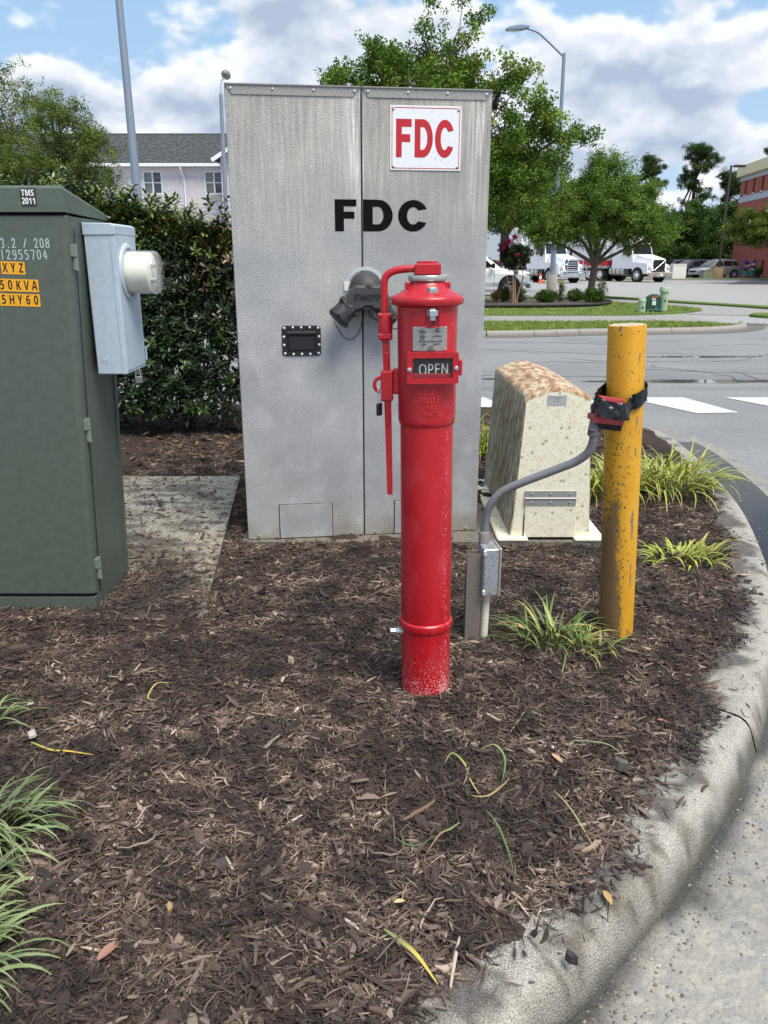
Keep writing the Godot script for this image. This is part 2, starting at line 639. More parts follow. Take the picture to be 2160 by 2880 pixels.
	var kcol := func(p: Vector3, u: float) -> Color:
		var e := st.get_noise_2d(p.x, p.z)
		var f := st.get_noise_2d(p.x * 4.0 + 7.0, p.z * 4.0)
		var c := Color(0.98, 0.97, 0.95).lerp(Color(0.62, 0.6, 0.57), smoothstep(0.0, 0.4, e))
		# washed-out mulch and mud lying on the back of the kerb, algae at the foot
		c = c.lerp(Color(0.29, 0.25, 0.225), smoothstep(0.085, 0.165, u + e * 0.2 + f * 0.1 - smoothstep(-2.2, -3.2, p.z) * 0.04) * 0.88)
		c = c.lerp(Color(0.34, 0.35, 0.38), smoothstep(0.1, 0.3, e) * smoothstep(0.07, 0.1, u) * 0.7)
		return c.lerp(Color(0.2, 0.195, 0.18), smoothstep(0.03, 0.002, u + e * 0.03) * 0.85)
	var cut := 0
	for i in fine_path.size():
		if (fine_path[i] - Vector2(1.29, -2.38)).length() < (fine_path[cut] - Vector2(1.29, -2.38)).length(): cut = i
	var kn := Node3D.new()
	kn.name = "kerb"
	kn.set_meta("kind", "structure")
	add_child(kn)
	obj("kerb_length", sheet(fine_path, prof, "k", conc, kcol, 0.006, gn, 0, cut), conc, kn)
	obj("kerb_length", sheet(fine_path, prof, "k", conc, kcol, 0.006, gn, cut + 1, fine_path.size() - 1), conc, kn)
	# gutter pan: wet and silted
	var sa := tile(51, 0.012, 5)
	var sb := tile(52, 0.03, 3, 512, FastNoiseLite.TYPE_CELLULAR)
	var sc := tile(53, 0.3, 2)
	var sd := tile(55, 0.022, 5)
	var pan := tinted(mat("gutter_pan", Color.WHITE, 0.17, 0.0, mottle(rgb(156, 152, 145), [[sa, 120.0, 180.0, rgb(142, 141, 139), 0.7], [sd, 132.0, 170.0, rgb(172, 167, 157), 0.7], [sc, 190.0, 230.0, rgb(184, 179, 168), 0.5], [sc, 60.0, 35.0, rgb(104, 100, 94), 0.5]]), 1.5, bump_tex(tile(54, 0.06, 4), 3.2), 1.0, true))
	var pcol := func(p: Vector3, u: float) -> Color:
		var e := st.get_noise_2d(p.x * 0.7 + 3.0, p.z * 0.7)
		var c := Color(0.88, 0.88, 0.87).lerp(Color(0.7, 0.7, 0.7), smoothstep(-0.1, 0.4, e))
		return c.lerp(Color(0.17, 0.165, 0.155), smoothstep(-0.055, -0.012, u + e * 0.05))
	struct("gutter", sheet(fine_path, [[-0.43, -0.2], [-0.428, -0.129], [-0.42, -0.124], [-0.3, -0.128], [-0.2, -0.1305], [-0.12, -0.131], [-0.06, -0.1305], [-0.02, -0.129], [0.004, -0.127]], "g", pan, pcol), pan)
	var water := mat("shallow_water", Color(0.045, 0.045, 0.043, 0.8), 0.1)
	water.transparency = BaseMaterial3D.TRANSPARENCY_ALPHA
	water.metallic_specular = 0.3
	var wa := 0
	var wb := 0
	for i in fine_path.size():
		if fine_path[i].x > 1.0 and fine_path[i].y > -7.4 and wa == 0: wa = i
		if fine_path[i].x > 1.0 and fine_path[i].y < -2.9: wb = i
	struct("gutter_water", sheet(fine_path, [[-0.31, -0.1262], [-0.2, -0.1261], [-0.1, -0.126], [-0.02, -0.126]], "w", water, func(p, u): return Color.WHITE, 0.0, null, wa, wb), water)
	# the street: old grey asphalt
	var ag := tile(61, 0.42, 2)
	var ah := tile(62, 0.03, 4)
	var asph := tinted(mat("old_asphalt", Color.WHITE, 0.62, 0.0, mottle(rgb(146, 147, 148), [[ah, 110.0, 190.0, rgb(130, 131, 133), 0.8], [ag, 150.0, 215.0, rgb(200, 200, 198), 0.8], [ag, 100.0, 55.0, rgb(84, 84, 86), 0.75]]), 1.35, bump_tex(ag, 6.0), 1.0, true))
	var road := MB.new()
	var rn := FastNoiseLite.new()
	rn.seed = 21; rn.frequency = 0.35; rn.fractal_octaves = 4
	var xs := []
	var zs := []
	var x := -60.0
	while x < 70.0:
		xs.append(x)
		x += 0.35 if x > -4.0 and x < 12.0 else 4.0
	var z := -26.0
	while z < 8.0:
		zs.append(z)
		z += 0.3 if z > -20.0 and z < 2.0 else 1.5
	for j in zs.size():
		for i in xs.size():
			var e := rn.get_noise_2d(xs[i], zs[j])
			var f := rn.get_noise_2d(xs[i] * 0.35 + 50.0, zs[j] * 2.5)
			var s := 0.96 + e * 0.22 + f * 0.22
			s *= 1.0 - 0.35 * smoothstep(0.05, 0.3, f) * smoothstep(-14.5, -11.0, zs[j]) * smoothstep(-9.5, -10.8, zs[j])
			road.col = Color(s, s, s * 1.01)
			road.vert(Vector3(xs[i], -0.135, zs[j]), Vector3.UP)
	for j in zs.size() - 1:
		for i in xs.size() - 1:
			var cx: float = (xs[i] + xs[i + 1]) * 0.5
			var cz: float = (zs[j] + zs[j + 1]) * 0.5
			if cx > fx0 + 0.5 and cx < 2.9 and cz > -9.2 and cz < -0.3 and fieldat(fdist, cx, cz) > 0.3: continue
			var k := j * xs.size() + i
			road.face(k, k + xs.size(), k + xs.size() + 1); road.face(k, k + xs.size() + 1, k + 1)
	struct("road", road, asph)
	# cracks run over the old surface: thin tar-dark seams
	var crack := mat("road_crack", rgb(52, 52, 53), 0.9)
	var cr := MB.new()
	var r2 := RandomNumberGenerator.new()
	r2.seed = 5
	for q in [[1.6, -15.6, 9.0, 0.1], [2.5, -13.6, 6.5, -0.15], [3.6, -12.6, 5.0, 0.12], [4.4, -13.2, 2.2, 1.3], [5.4, -12.4, 2.6, 1.0], [2.2, -17.0, 12.0, 0.02], [3.2, -14.4, 2.0, 0.9], [6.4, -14.2, 3.0, -0.9], [1.4, -11.9, 3.4, 0.05]]:
		var p := Vector2(q[0], q[1])
		var dir := Vector2.from_angle(q[3])
		var steps := int(q[2] / 0.22)
		for i in steps:
			var p2 := p + dir.rotated(r2.randf_range(-0.7, 0.7)) * 0.22
			var wd := Vector2(-(p2 - p).y, (p2 - p).x).normalized() * r2.randf_range(0.006, 0.016)
			cr.quad(Vector3(p.x + wd.x, -0.132, p.y + wd.y), Vector3(p2.x + wd.x, -0.132, p2.y + wd.y), Vector3(p2.x - wd.x, -0.132, p2.y - wd.y), Vector3(p.x - wd.x, -0.132, p.y - wd.y))
			p = p2
	struct("road_cracks", cr, crack)
	# crossing bars, each a piece
	var paint := tinted(mat("road_paint", Color.WHITE, 0.6, 0.0, mottle(rgb(192, 194, 194), [[ag, 70.0, 40.0, rgb(136, 136, 134), 0.8], [ah, 140.0, 200.0, rgb(190, 191, 190), 0.8]]), 1.5, null, 1.0, true))
	var cw := Node3D.new()
	cw.name = "crosswalk_marking"
	cw.set_meta("kind", "structure")
	add_child(cw)
	for k in 8:
		var x0 := -0.72 + 1.245 * (k - 0)
		if x0 > 8.5: continue
		var sk := 0.5
		var pb := MB.new()
		pb.quad(Vector3(x0 + sk, -0.129, -8.86), Vector3(x0 + sk + 0.5, -0.129, -8.9), Vector3(x0 + 0.74, -0.129, -9.96), Vector3(x0, -0.129, -9.96))
		obj("stripe", pb, paint, cw)
	# standing water on the street
	var pud := mat("puddle_water", Color(0.1, 0.1, 0.1, 0.35), 0.02)
	pud.transparency = BaseMaterial3D.TRANSPARENCY_ALPHA
	for q in [[4.35, -11.35, 1.5, 0.17], [7.6, -11.3, 1.8, 0.13], [5.6, -14.4, 1.0, 0.13], [2.0, -11.6, 0.7, 0.1]]:
		var wb2 := MB.new()
		var ring := []
		for i in 40:
			var a := TAU * i / 40
			var rr := 1.0 + 0.35 * rn.get_noise_2d(cos(a) * 6.0 + q[0] * 9.0, sin(a) * 6.0)
			ring.append(Vector3(q[0] + cos(a) * q[2] * rr, -0.1285, q[1] + sin(a) * q[3] * rr))
		for i in 40: wb2.tri(Vector3(q[0], -0.1285, q[1]), ring[(i + 1) % 40], ring[i])
		struct("puddle", wb2, pud)

# ---------------------------------------------------------------- across the street
func slab(poly: Array, y0: float, y1: float) -> MB:
	var pv := PackedVector2Array()
	for p in poly: pv.append(Vector2(p[0], p[1]))
	var mb := MB.new()
	var id := Geometry2D.triangulate_polygon(pv)
	for k in range(0, id.size(), 3):
		mb.tri_out(Vector3(pv[id[k]].x, y1, pv[id[k]].y), Vector3(pv[id[k + 1]].x, y1, pv[id[k + 1]].y), Vector3(pv[id[k + 2]].x, y1, pv[id[k + 2]].y), Vector3.UP)
	var cx := Vector2.ZERO
	for p in pv: cx += p / pv.size()
	for i in pv.size():
		var a := pv[i]
		var b := pv[(i + 1) % pv.size()]
		mb.quad(Vector3(a.x, y0, a.y), Vector3(b.x, y0, b.y), Vector3(b.x, y1, b.y), Vector3(a.x, y1, a.y))
	return mb

func curve(pts: Array, k := 6) -> Array:
	var v := []
	for p in pts: v.append(Vector2(p[0], p[1]))
	var o := []
	for p in smooth_path(v, k): o.append([p.x, p.y])
	return o

func build_far_ground():
	var ga := tile(71, 0.06, 4)
	var gb := tile(72, 0.3, 2)
	var grass := mat("lawn", Color.WHITE, 0.95, 0.0, mottle(rgb(104, 124, 52), [[ga, 110.0, 190.0, rgb(84, 108, 40), 0.8], [gb, 140.0, 220.0, rgb(136, 150, 76), 0.6]]), 0.9, bump_tex(gb, 8.0), 1.0, true)
	var land := slab([[-400, -85], [500, -85], [500, -1200], [-400, -1200]], -0.4, -0.03)
	struct("far_ground", land, grass)
	var behind := slab([[-400, 8], [500, 8], [500, 300], [-400, 300]], -0.4, -0.14)
	struct("near_ground", behind, mats["old_asphalt"])
	var lc := tile(73, 0.02, 4)
	var lot := mat("pale_asphalt", Color.WHITE, 0.6, 0.0, mottle(rgb(150, 149, 146), [[lc, 110.0, 190.0, rgb(134, 133, 132), 0.9], [tile(61, 0.42, 2), 150.0, 215.0, rgb(184, 183, 180), 0.5]]), 0.5, null, 1.0, true)
	struct("parking_lot", slab([[-120, -21.6], [9.6, -21.6], [14, -19.5], [120, -14], [160, -95], [-120, -95]], -0.3, -0.06), lot)
	var walkm := mat("pavement_concrete", Color.WHITE, 0.85, 0.0, mottle(rgb(140, 140, 138), [[lc, 110.0, 190.0, rgb(126, 126, 125), 0.9], [tile(42, 0.02, 4), 120.0, 190.0, rgb(152, 152, 149), 0.5]]), 0.7, null, 1.0, true)
	# pavement, in bays with open joints
	var walk := Node3D.new()
	walk.name = "sidewalk"
	walk.set_meta("kind", "structure")
	add_child(walk)
	for k in 24:
		var x0 := -27.0 + k * 1.5
		obj("paving_bay", slab([[x0, -21.55 - maxf(0.0, x0 - 5.0) * 0.09], [x0 + 1.485, -21.55 - maxf(0.0, x0 - 3.5) * 0.09], [x0 + 1.485, -24.3 - maxf(0.0, x0 - 6.5) * 0.5], [x0, -24.3 - maxf(0.0, x0 - 8.0) * 0.5]], -0.2, -0.045), walkm, walk)
	struct("walkway", slab(curve([[12.2, -24.0], [12.6, -26.6], [12.0, -29.2], [10.4, -32.4], [9.3, -35.0], [8.0, -37.5]]) + [[6.6, -37.0], [8.4, -33.6], [10.2, -30.6], [10.6, -27.8], [10.2, -26.2], [9.2, -25.0]], -0.2, -0.04), walkm)
	# kerb of the far side in lengths
	var fk := curve([[-40, -17.0], [-20, -17.6], [-5, -18.2], [2.35, -18.55], [4.6, -19.1], [6.9, -19.45], [8.3, -19.9], [9.2, -20.7], [9.7, -21.8]], 6)
	var path := []
	for p in fk: path.append(Vector2(p[0], p[1]))
	path.reverse()
	var kn := Node3D.new()
	kn.name = "far_kerb"
	kn.set_meta("kind", "structure")
	add_child(kn)
	var wc: StandardMaterial3D = mats["weathered_concrete"]
	var cf := func(p: Vector3, u: float) -> Color: return Color(0.92, 0.92, 0.91) if u < 0.0 else Color(0.5, 0.49, 0.47)
	var i := 0
	while i < path.size() - 1:
		var e := mini(i + 2, path.size() - 1)
		var seg := [path[i].lerp(path[i + 1], 0.02)]
		for q in range(i + 1, e + 1): seg.append(path[q])
		seg[seg.size() - 1] = seg[seg.size() - 2].lerp(path[e], 0.985)
		seg.reverse()
		var mbk := sheet(seg, [[0.42, -0.128], [0.02, -0.13], [0.0, -0.125], [-0.03, -0.06], [-0.06, -0.028], [-0.17, -0.024], [-0.18, -0.12]], "k", wc, cf)
		obj("kerb_length", mbk, wc, kn)
		i = e
	# lawns
	var strip := curve([[-40, -17.2], [-20, -17.8], [-5, -18.42], [2.35, -18.76], [4.6, -19.3], [6.9, -19.65], [8.0, -19.95], [8.75, -20.4]], 5) + [[8.4, -21.1], [7.2, -21.7], [5.0, -21.52], [-40, -21.5]]
	struct("verge_lawn", slab(strip, -0.2, -0.03), grass)
	var l2 := [[-40, -24.3], [3.0, -24.3], [6.5, -24.35]] + curve([[7.6, -24.6], [9.3, -25.5], [10.4, -26.9], [10.7, -28.0], [10.3, -29.6], [9.2, -32.0], [7.9, -34.5]], 5) + [[6.6, -36.4], [3.2, -36.8], [3.0, -33.2], [-40, -33.2]]
	struct("island_lawn", slab(l2, -0.2, -0.02), grass)
	struct("edge_lawn", slab(curve([[13.4, -25.2], [13.1, -27.4], [12.4, -29.6], [11.2, -32.2], [10.2, -35.2], [8.6, -38.4]]) + [[9.3, -38.6], [11.0, -35.0], [12.0, -32.2], [13.3, -29.4], [14.6, -27.6], [40, -25.6], [40, -25.0], [15.2, -25.4]], -0.2, 0.008), grass)
	struct("corner_lawn", slab(curve([[10.72, -24.0], [11.0, -23.3], [12.2, -22.8], [15, -22.2], [40, -19.5]]) + [[40, -23.6], [15, -24.5], [12.6, -24.9], [11.2, -24.8]], -0.2, 0.016), grass)
	var gv := tile(74, 0.25, 2)
	var gravel := mat("dark_gravel", Color.WHITE, 0.95, 0.0, mottle(rgb(92, 84, 80), [[gv, 140.0, 200.0, rgb(150, 142, 136), 0.8], [gv, 100.0, 60.0, rgb(52, 46, 44), 0.8]]), 1.3, bump_tex(gv, 10.0), 1.0, true)
	var bedp := curve([[-10, -27.4], [3.4, -27.9], [5.9, -28.2], [7.4, -28.9], [8.3, -30.2], [8.6, -31.5], [8.2, -32.6], [6.6, -33.4]], 5)
	struct("planting_bed", slab(bedp + [[-10, -33.6]], -0.1, 0.03), gravel)
	var edge := []
	for p in bedp: edge.append(Vector3(p[0], 0.055, p[1] + 0.03))
	var eb := MB.new()
	eb.tube(edge, 0.05, 6)
	struct("bed_edging", eb, mat("black_edging", rgb(36, 34, 34), 0.7))
	# grass blades that stand up on the lawns
	var tuft := MB.new()
	for k in 7:
		var a := rng.randf() * TAU
		var o := Vector3(rng.randf_range(-0.05, 0.05), 0, rng.randf_range(-0.05, 0.05))
		var w := Vector3(cos(a), 0, sin(a)) * 0.006
		var tip := o + Vector3(rng.randf_range(-0.03, 0.03), rng.randf_range(0.04, 0.075), rng.randf_range(-0.03, 0.03))
		tuft.tri(o - w, o + w, tip)
	var blade := tinted(mat("grass_blade", Color.WHITE, 0.7))
	var tm := tuft.mesh(blade)
	var xf := []
	var cl := []
	var areas := [[strip, 15000], [l2, 9000]]
	for ar in areas:
		var pv := PackedVector2Array()
		for p in ar[0]: pv.append(Vector2(p[0], p[1]))
		var c := 0
		while c < ar[1]:
			var q := Vector2(rng.randf_range(-6.0, 11.2), rng.randf_range(-34.0, -18.6))
			if not Geometry2D.is_point_in_polygon(q, pv): 
				c += 0 if rng.randf() < 0.9 else 1
				continue
			if q.y < -27.6 and q.x < 7.6: 
				c += 1
				continue
			xf.append(X(Vector3(q.x, -0.026, q.y), Vector3(0, rng.randf() * TAU, 0), Vector3.ONE * rng.randf_range(0.7, 1.35)))
			cl.append(lin(112, 136, 52).lerp(lin(146, 158, 78), rng.randf()) if rng.randf() < 0.85 else lin(90, 116, 44))
			c += 1
	tag(many("lawn_grass", tm, xf, cl), "short green grass standing on the lawns across the street", "grass")
	# newer dark asphalt with white bars at the right, and the grass strip before the parked cars
	struct("dark_asphalt", slab([[24, -58], [80, -46], [120, -60], [60, -71], [30, -69.5]], -0.1, -0.052), mat("new_asphalt", rgb(92, 94, 100), 0.7))
	var wp: StandardMaterial3D = mats["road_paint"]
	var bars := Node3D.new()
	bars.name = "crossing_bars"
	bars.set_meta("kind", "structure")
	add_child(bars)
	for k in 5:
		obj("bar", slab([[31.5 + k * 1.9, -65.0 + k * 0.2], [38.5 + k * 1.9, -66.5 + k * 0.2], [38.9 + k * 1.9, -67.2 + k * 0.2], [31.7 + k * 1.9, -65.7 + k * 0.2]], -0.06, -0.046), wp, bars)
	struct("car_park_lawn", slab([[20.5, -71.5], [30, -70.6], [60, -72], [60, -75], [33, -75.5], [20.5, -74.6]], -0.2, 0.06), grass)
	struct("car_park_kerb", slab([[20.5, -71.2], [30, -70.3], [60, -71.7], [60, -71.98], [30, -70.58], [20.5, -71.48]], -0.2, 0.075), walkm)

# ---------------------------------------------------------------- buildings
func wall_with(mb: MB, z: float, x0: float, x1: float, y0: float, y1: float, holes: Array, deep := 0.12):
	# a wall facing +z with window openings cut out and returned by «deep»
	var xs := [x0, x1]
	var ys := [y0, y1]
	for h in holes:
		xs.append_array([h[0], h[2]]); ys.append_array([h[1], h[3]])
	xs.sort(); ys.sort()
	for i in xs.size() - 1:
		for j in ys.size() - 1:
			if xs[i + 1] - xs[i] < 1e-4 or ys[j + 1] - ys[j] < 1e-4: continue
			var c := Vector2((xs[i] + xs[i + 1]) * 0.5, (ys[j] + ys[j + 1]) * 0.5)
			var open := false
			for h in holes:
				if c.x > h[0] and c.x < h[2] and c.y > h[1] and c.y < h[3]: open = true
			if not open: mb.quad(Vector3(xs[i], ys[j], z), Vector3(xs[i + 1], ys[j], z), Vector3(xs[i + 1], ys[j + 1], z), Vector3(xs[i], ys[j + 1], z))
	for h in holes:
		var a := Vector3(h[0], h[1], z)
		var b := Vector3(h[2], h[1], z)
		var c := Vector3(h[2], h[3], z)
		var d := Vector3(h[0], h[3], z)
		var o := Vector3(0, 0, -deep)
		mb.quad(b, a, a + o, b + o); mb.quad(c, b, b + o, c + o); mb.quad(d, c, c + o, d + o); mb.quad(a, d, d + o, a + o)

func frame_window(parent: Node3D, h: Array, z: float, fm: Material, gm: Material, cm: Material):
	var f := MB.new()
	var w: float = h[2] - h[0]
	var ht: float = h[3] - h[1]
	var cx: float = (h[0] + h[2]) * 0.5
	var cy: float = (h[1] + h[3]) * 0.5
	f.box(Vector3(cx, h[3] - 0.035, z), Vector3(w, 0.07, 0.1)); f.box(Vector3(cx, h[1] + 0.035, z), Vector3(w, 0.07, 0.1))
	for s in [-1.0, 1.0]: f.box(Vector3(cx + s * (w * 0.5 - 0.04), cy, z), Vector3(0.08, ht - 0.14, 0.1))
	f.box(Vector3(cx, cy, z), Vector3(0.1, ht - 0.14, 0.09)); 
	for s in [-1.0, 1.0]: f.box(Vector3(cx + s * w * 0.25, cy, z), Vector3(w * 0.5 - 0.18, 0.055, 0.08))
	var fr := obj("window", f, fm, parent)
	for sx in [-1.0, 1.0]:
		for sy in [-1.0, 1.0]:
			var g := MB.new()
			g.box(Vector3(cx + sx * w * 0.25, cy + sy * ht * 0.25, z - 0.02), Vector3(w * 0.5 - 0.12, ht * 0.5 - 0.08, 0.012))
			obj("pane", g, gm, fr)
	var cu := MB.new()
	for k in 5:
		var x0: float = h[0] + 0.1 + k * w * 0.07
		cu.quad(Vector3(x0, h[1] + 0.05, z - 0.12 - 0.03 * (k % 2)), Vector3(x0 + w * 0.07, h[1] + 0.05, z - 0.12 - 0.03 * ((k + 1) % 2)), Vector3(x0 + w * 0.07, h[3] - 0.05, z - 0.12 - 0.03 * ((k + 1) % 2)), Vector3(x0, h[3] - 0.05, z - 0.12 - 0.03 * (k % 2)))
	obj("curtain", cu, cm, fr)

func build_buildings():
	var stucco := mat("pale_stucco", Color.WHITE, 0.9, 0.0, mottle(rgb(206, 201, 206), [[tile(42, 0.02, 4), 110.0, 200.0, rgb(196, 190, 196), 0.9]]), 0.3)
	var white := mat("white_trim", rgb(228, 230, 234), 0.5)
	var glass := mat("window_glass", Color(0.25, 0.28, 0.33, 0.3), 0.04)
	glass.transparency = BaseMaterial3D.TRANSPARENCY_ALPHA
	glass.metallic_specular = 0.8
	var curt := mat("curtain_cloth", rgb(206, 208, 196), 0.9)
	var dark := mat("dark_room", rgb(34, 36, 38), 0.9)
	var sh := tile(81, 0.1, 3)
	var shingle := mat("shingle_roof", Color.WHITE, 0.95, 0.0, mottle(rgb(62, 64, 68), [[tile(42, 0.02, 4), 125.0, 175.0, rgb(90, 91, 94), 0.85], [tile(216, 0.03, 5), 125.0, 80.0, rgb(38, 39, 43), 0.9], [sh, 120.0, 190.0, rgb(82, 84, 88), 0.5]]), 0.2, bump_tex(sh, 5.0))
	var hotel := thing("hotel", "pale stucco hotel wing with dark shingle roof and white gutter behind the hedge", "building", Vector3(-28, 0, -60))
	var holes := []
	for k in 7:
		var x := 16.12 - k * 4.3
		for y in [0.9, 6.0]: holes.append([x - 0.66, y, x + 0.66, y + 1.48])
	var w := MB.new()
	wall_with(w, 0.0, -16.0, 16.9, -0.2, 7.75, holes, 0.14)
	w.quad(Vector3(-16, -0.2, -12), Vector3(-16, -0.2, 0), Vector3(-16, 7.75, 0), Vector3(-16, 7.75, -12))
	w.quad(Vector3(16.9, -0.2, -12), Vector3(-16, -0.2, -12), Vector3(-16, 7.75, -12), Vector3(16.9, 7.75, -12))
	w.tri(Vector3(-16, 7.75, -12), Vector3(-16, 7.75, 0), Vector3(-16, 10.6, -6))
	obj("wall", w, stucco, hotel)
	for y in [5.1, 7.06]:
		var jb := MB.new()
		jb.box(Vector3(0.4, y, 0.008), Vector3(32.8, 0.02, 0.012))
		obj("wall_joint", jb, mat("stucco_joint", rgb(184, 180, 184), 0.9), hotel)
	var rb := MB.new()
	rb.box(Vector3.ZERO, Vector3(33.4, 0.16, 7.0))
	for s in [1.0, -1.0]:
		obj("roof_slope", rb, shingle, hotel, Transform3D(Basis(Vector3.RIGHT, s * atan2(2.75, 6.2)), Vector3(0.4, 9.18, -6.0 + s * 3.22)))
	var rc := MB.new()
	rc.box(Vector3(0.4, 10.66, -6), Vector3(33.4, 0.1, 0.36), 0.03)
	obj("ridge_cap", rc, mat("ridge_moss", rgb(92, 100, 84), 0.95), hotel)
	var gt := MB.new()
	gt.box(Vector3(0.2, 7.83, 0.52), Vector3(33.2, 0.2, 0.14), 0.02)
	obj("gutter", gt, white, hotel)
	var sf := MB.new()
	sf.box(Vector3(0.2, 7.74, 0.22), Vector3(33.2, 0.05, 0.46))
	obj("soffit", sf, white, hotel)
	for x in [13.95, 1.0]:
		var dp := MB.new()
		dp.tube(smooth_path([Vector3(x, 7.75, 0.5), Vector3(x, 7.5, 0.48), Vector3(x + 0.08, 7.1, 0.12), Vector3(x + 0.1, 6.6, 0.07), Vector3(x + 0.1, 0.1, 0.07)], 4), 0.06, 8)
		obj("downspout", dp, white, hotel)
	for h in holes:
		frame_window(hotel, h, -0.06, white, glass, curt)
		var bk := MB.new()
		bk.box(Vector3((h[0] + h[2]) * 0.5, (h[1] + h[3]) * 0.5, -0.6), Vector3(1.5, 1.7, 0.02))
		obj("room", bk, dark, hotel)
		var ac := MB.new()
		for k in 6: ac.box(Vector3((h[0] + h[2]) * 0.5 + 0.05, h[1] - 0.42 + k * 0.07, 0.03), Vector3(0.94, 0.05, 0.05))
		ac.box(Vector3((h[0] + h[2]) * 0.5 + 0.05, h[1] - 0.245, 0.012), Vector3(1.0, 0.46, 0.02))
		obj("grille", ac, mat("grille_beige", rgb(188, 188, 184), 0.6), hotel)
	# cross wing that comes forward at the right end
	var wg := MB.new()
	wg.box(Vector3(21.2, 3.9, -3.0), Vector3(8.0, 8.2, 12.0))
	wg.tri(Vector3(17.2, 8.0, 3.0), Vector3(25.2, 8.0, 3.0), Vector3(21.2, 10.4, 3.0))
	obj("wing_wall", wg, stucco, hotel)
	for s in [1.0, -1.0]:
		var ws := MB.new()
		ws.box(Vector3.ZERO, Vector3(5.1, 0.16, 13.4))
		obj("wing_roof", ws, shingle, hotel, Transform3D(Basis(Vector3.BACK, -s * atan2(2.4, 4.0)), Vector3(21.2 + s * 2.24, 9.2, -3.0)))
		var rk := MB.new()
		rk.box(Vector3.ZERO, Vector3(5.1, 0.24, 0.1))
		obj("rake_board", rk, white, hotel, Transform3D(Basis(Vector3.BACK, -s * atan2(2.4, 4.0)), Vector3(21.2 + s * 2.24, 9.08, 3.76)))
	# brick office block at the right edge
	var bt := tile(83, 0.3, 2)
	var brick := mat("red_brick_far", Color.WHITE, 0.92, 0.0, mottle(rgb(160, 84, 74), [[bt, 130.0, 200.0, rgb(176, 104, 92), 0.6], [bt, 110.0, 60.0, rgb(136, 68, 60), 0.7]]), 0.6)
	var grey := mat("grey_band", rgb(176, 182, 194), 0.7)
	var cream := mat("cream_parapet", rgb(222, 208, 172), 0.8)
	var slate := mat("tinted_glass", rgb(40, 52, 58), 0.06)
	var b := thing("brick_building", "red brick office block with cream parapet and grey bands at right edge", "building", Vector3(35.4, 0, -85), -PI / 2 - 0.112)
	# local x runs along the facade towards the viewer, local z out of the facade
	var hl := []
	for k in 8: hl.append([2.0 + k * 2.4, 0.35, 2.62 + k * 2.4, 1.62])
	var hu := []
	for k in 8: hu.append([1.35 + k * 2.45, 7.72, 2.0 + k * 2.45, 8.95])
	var bw := MB.new()
	wall_with(bw, 0.0, 0.0, 26.0, -0.3, 7.0, hl, 0.2)
	wall_with(bw, 0.0, 0.0, 26.0, 7.55, 9.0, hu, 0.2)
	bw.quad(Vector3(0, -0.3, -14), Vector3(0, -0.3, 0), Vector3(0, 10, 0), Vector3(0, 10, -14))
	bw.quad(Vector3(26, -0.3, 0), Vector3(26, -0.3, -14), Vector3(26, 10, -14), Vector3(26, 10, 0))
	bw.quad(Vector3(26, -0.3, -14), Vector3(0, -0.3, -14), Vector3(0, 10, -14), Vector3(26, 10, -14))
	obj("wall", bw, brick, b)
	for q in [[7.275, 0.55], [9.2, 0.4]]:
		var gb := MB.new()
		gb.box(Vector3(13, q[0], -0.02), Vector3(26.02, q[1], 0.12))
		obj("band", gb, grey, b)
	var cp := MB.new()
	cp.box(Vector3(13, 9.9, -6.8), Vector3(26.8, 1.0, 14.4), 0.04)
	obj("parapet", cp, cream, b)
	for h in hl + hu:
		var g := MB.new()
		g.box(Vector3((h[0] + h[2]) * 0.5, (h[1] + h[3]) * 0.5, -0.16), Vector3(h[2] - h[0], h[3] - h[1], 0.04))
		var pn := obj("window", g, slate, b)
		var sl := MB.new()
		sl.box(Vector3((h[0] + h[2]) * 0.5, h[1] - 0.14, 0.01), Vector3(h[2] - h[0], 0.26, 0.06))
		obj("sill", sl, grey, pn)

# ---------------------------------------------------------------- trees
func leaf_cluster(nl: int, r: float, ls: float, narrow: float, seed_: int) -> MB:
	var g := RandomNumberGenerator.new()
	g.seed = seed_
	var mb := MB.new()
	for k in nl:
		var d := Vector3(g.randfn(), g.randfn(), g.randfn()).normalized()
		var at := d * r * pow(g.randf(), 0.45)
		at.y *= 0.7
		var ax := Vector3(g.randfn(), g.randfn() * 0.6 - 0.15, g.randfn()).normalized()
		var sd := ax.cross(Vector3(g.randfn(), g.randfn() + 0.6, g.randfn()).normalized()).normalized()
		var l := ls * g.randf_range(0.7, 1.3)
		var w := l * narrow
		mb.col = Color.WHITE * g.randf_range(0.75, 1.2)
		var q := [at - ax * l * 0.5, at + sd * w * 0.5, at + ax * l * 0.5, at - sd * w * 0.5]
		mb.quad(q[0], q[1], q[2], q[3])
	return mb

func leaf_mat(key: String, rough := 0.55, back := 0.3) -> StandardMaterial3D:
	if mats.has(key): return mats[key]
	var m := tinted(mat(key, Color.WHITE, rough))
	m.backlight_enabled = true
	m.backlight = Color(back, back, back * 0.5)
	m.cull_mode = BaseMaterial3D.CULL_DISABLED
	m.metallic_specular = 0.5 if rough < 0.45 else 0.2
	return m

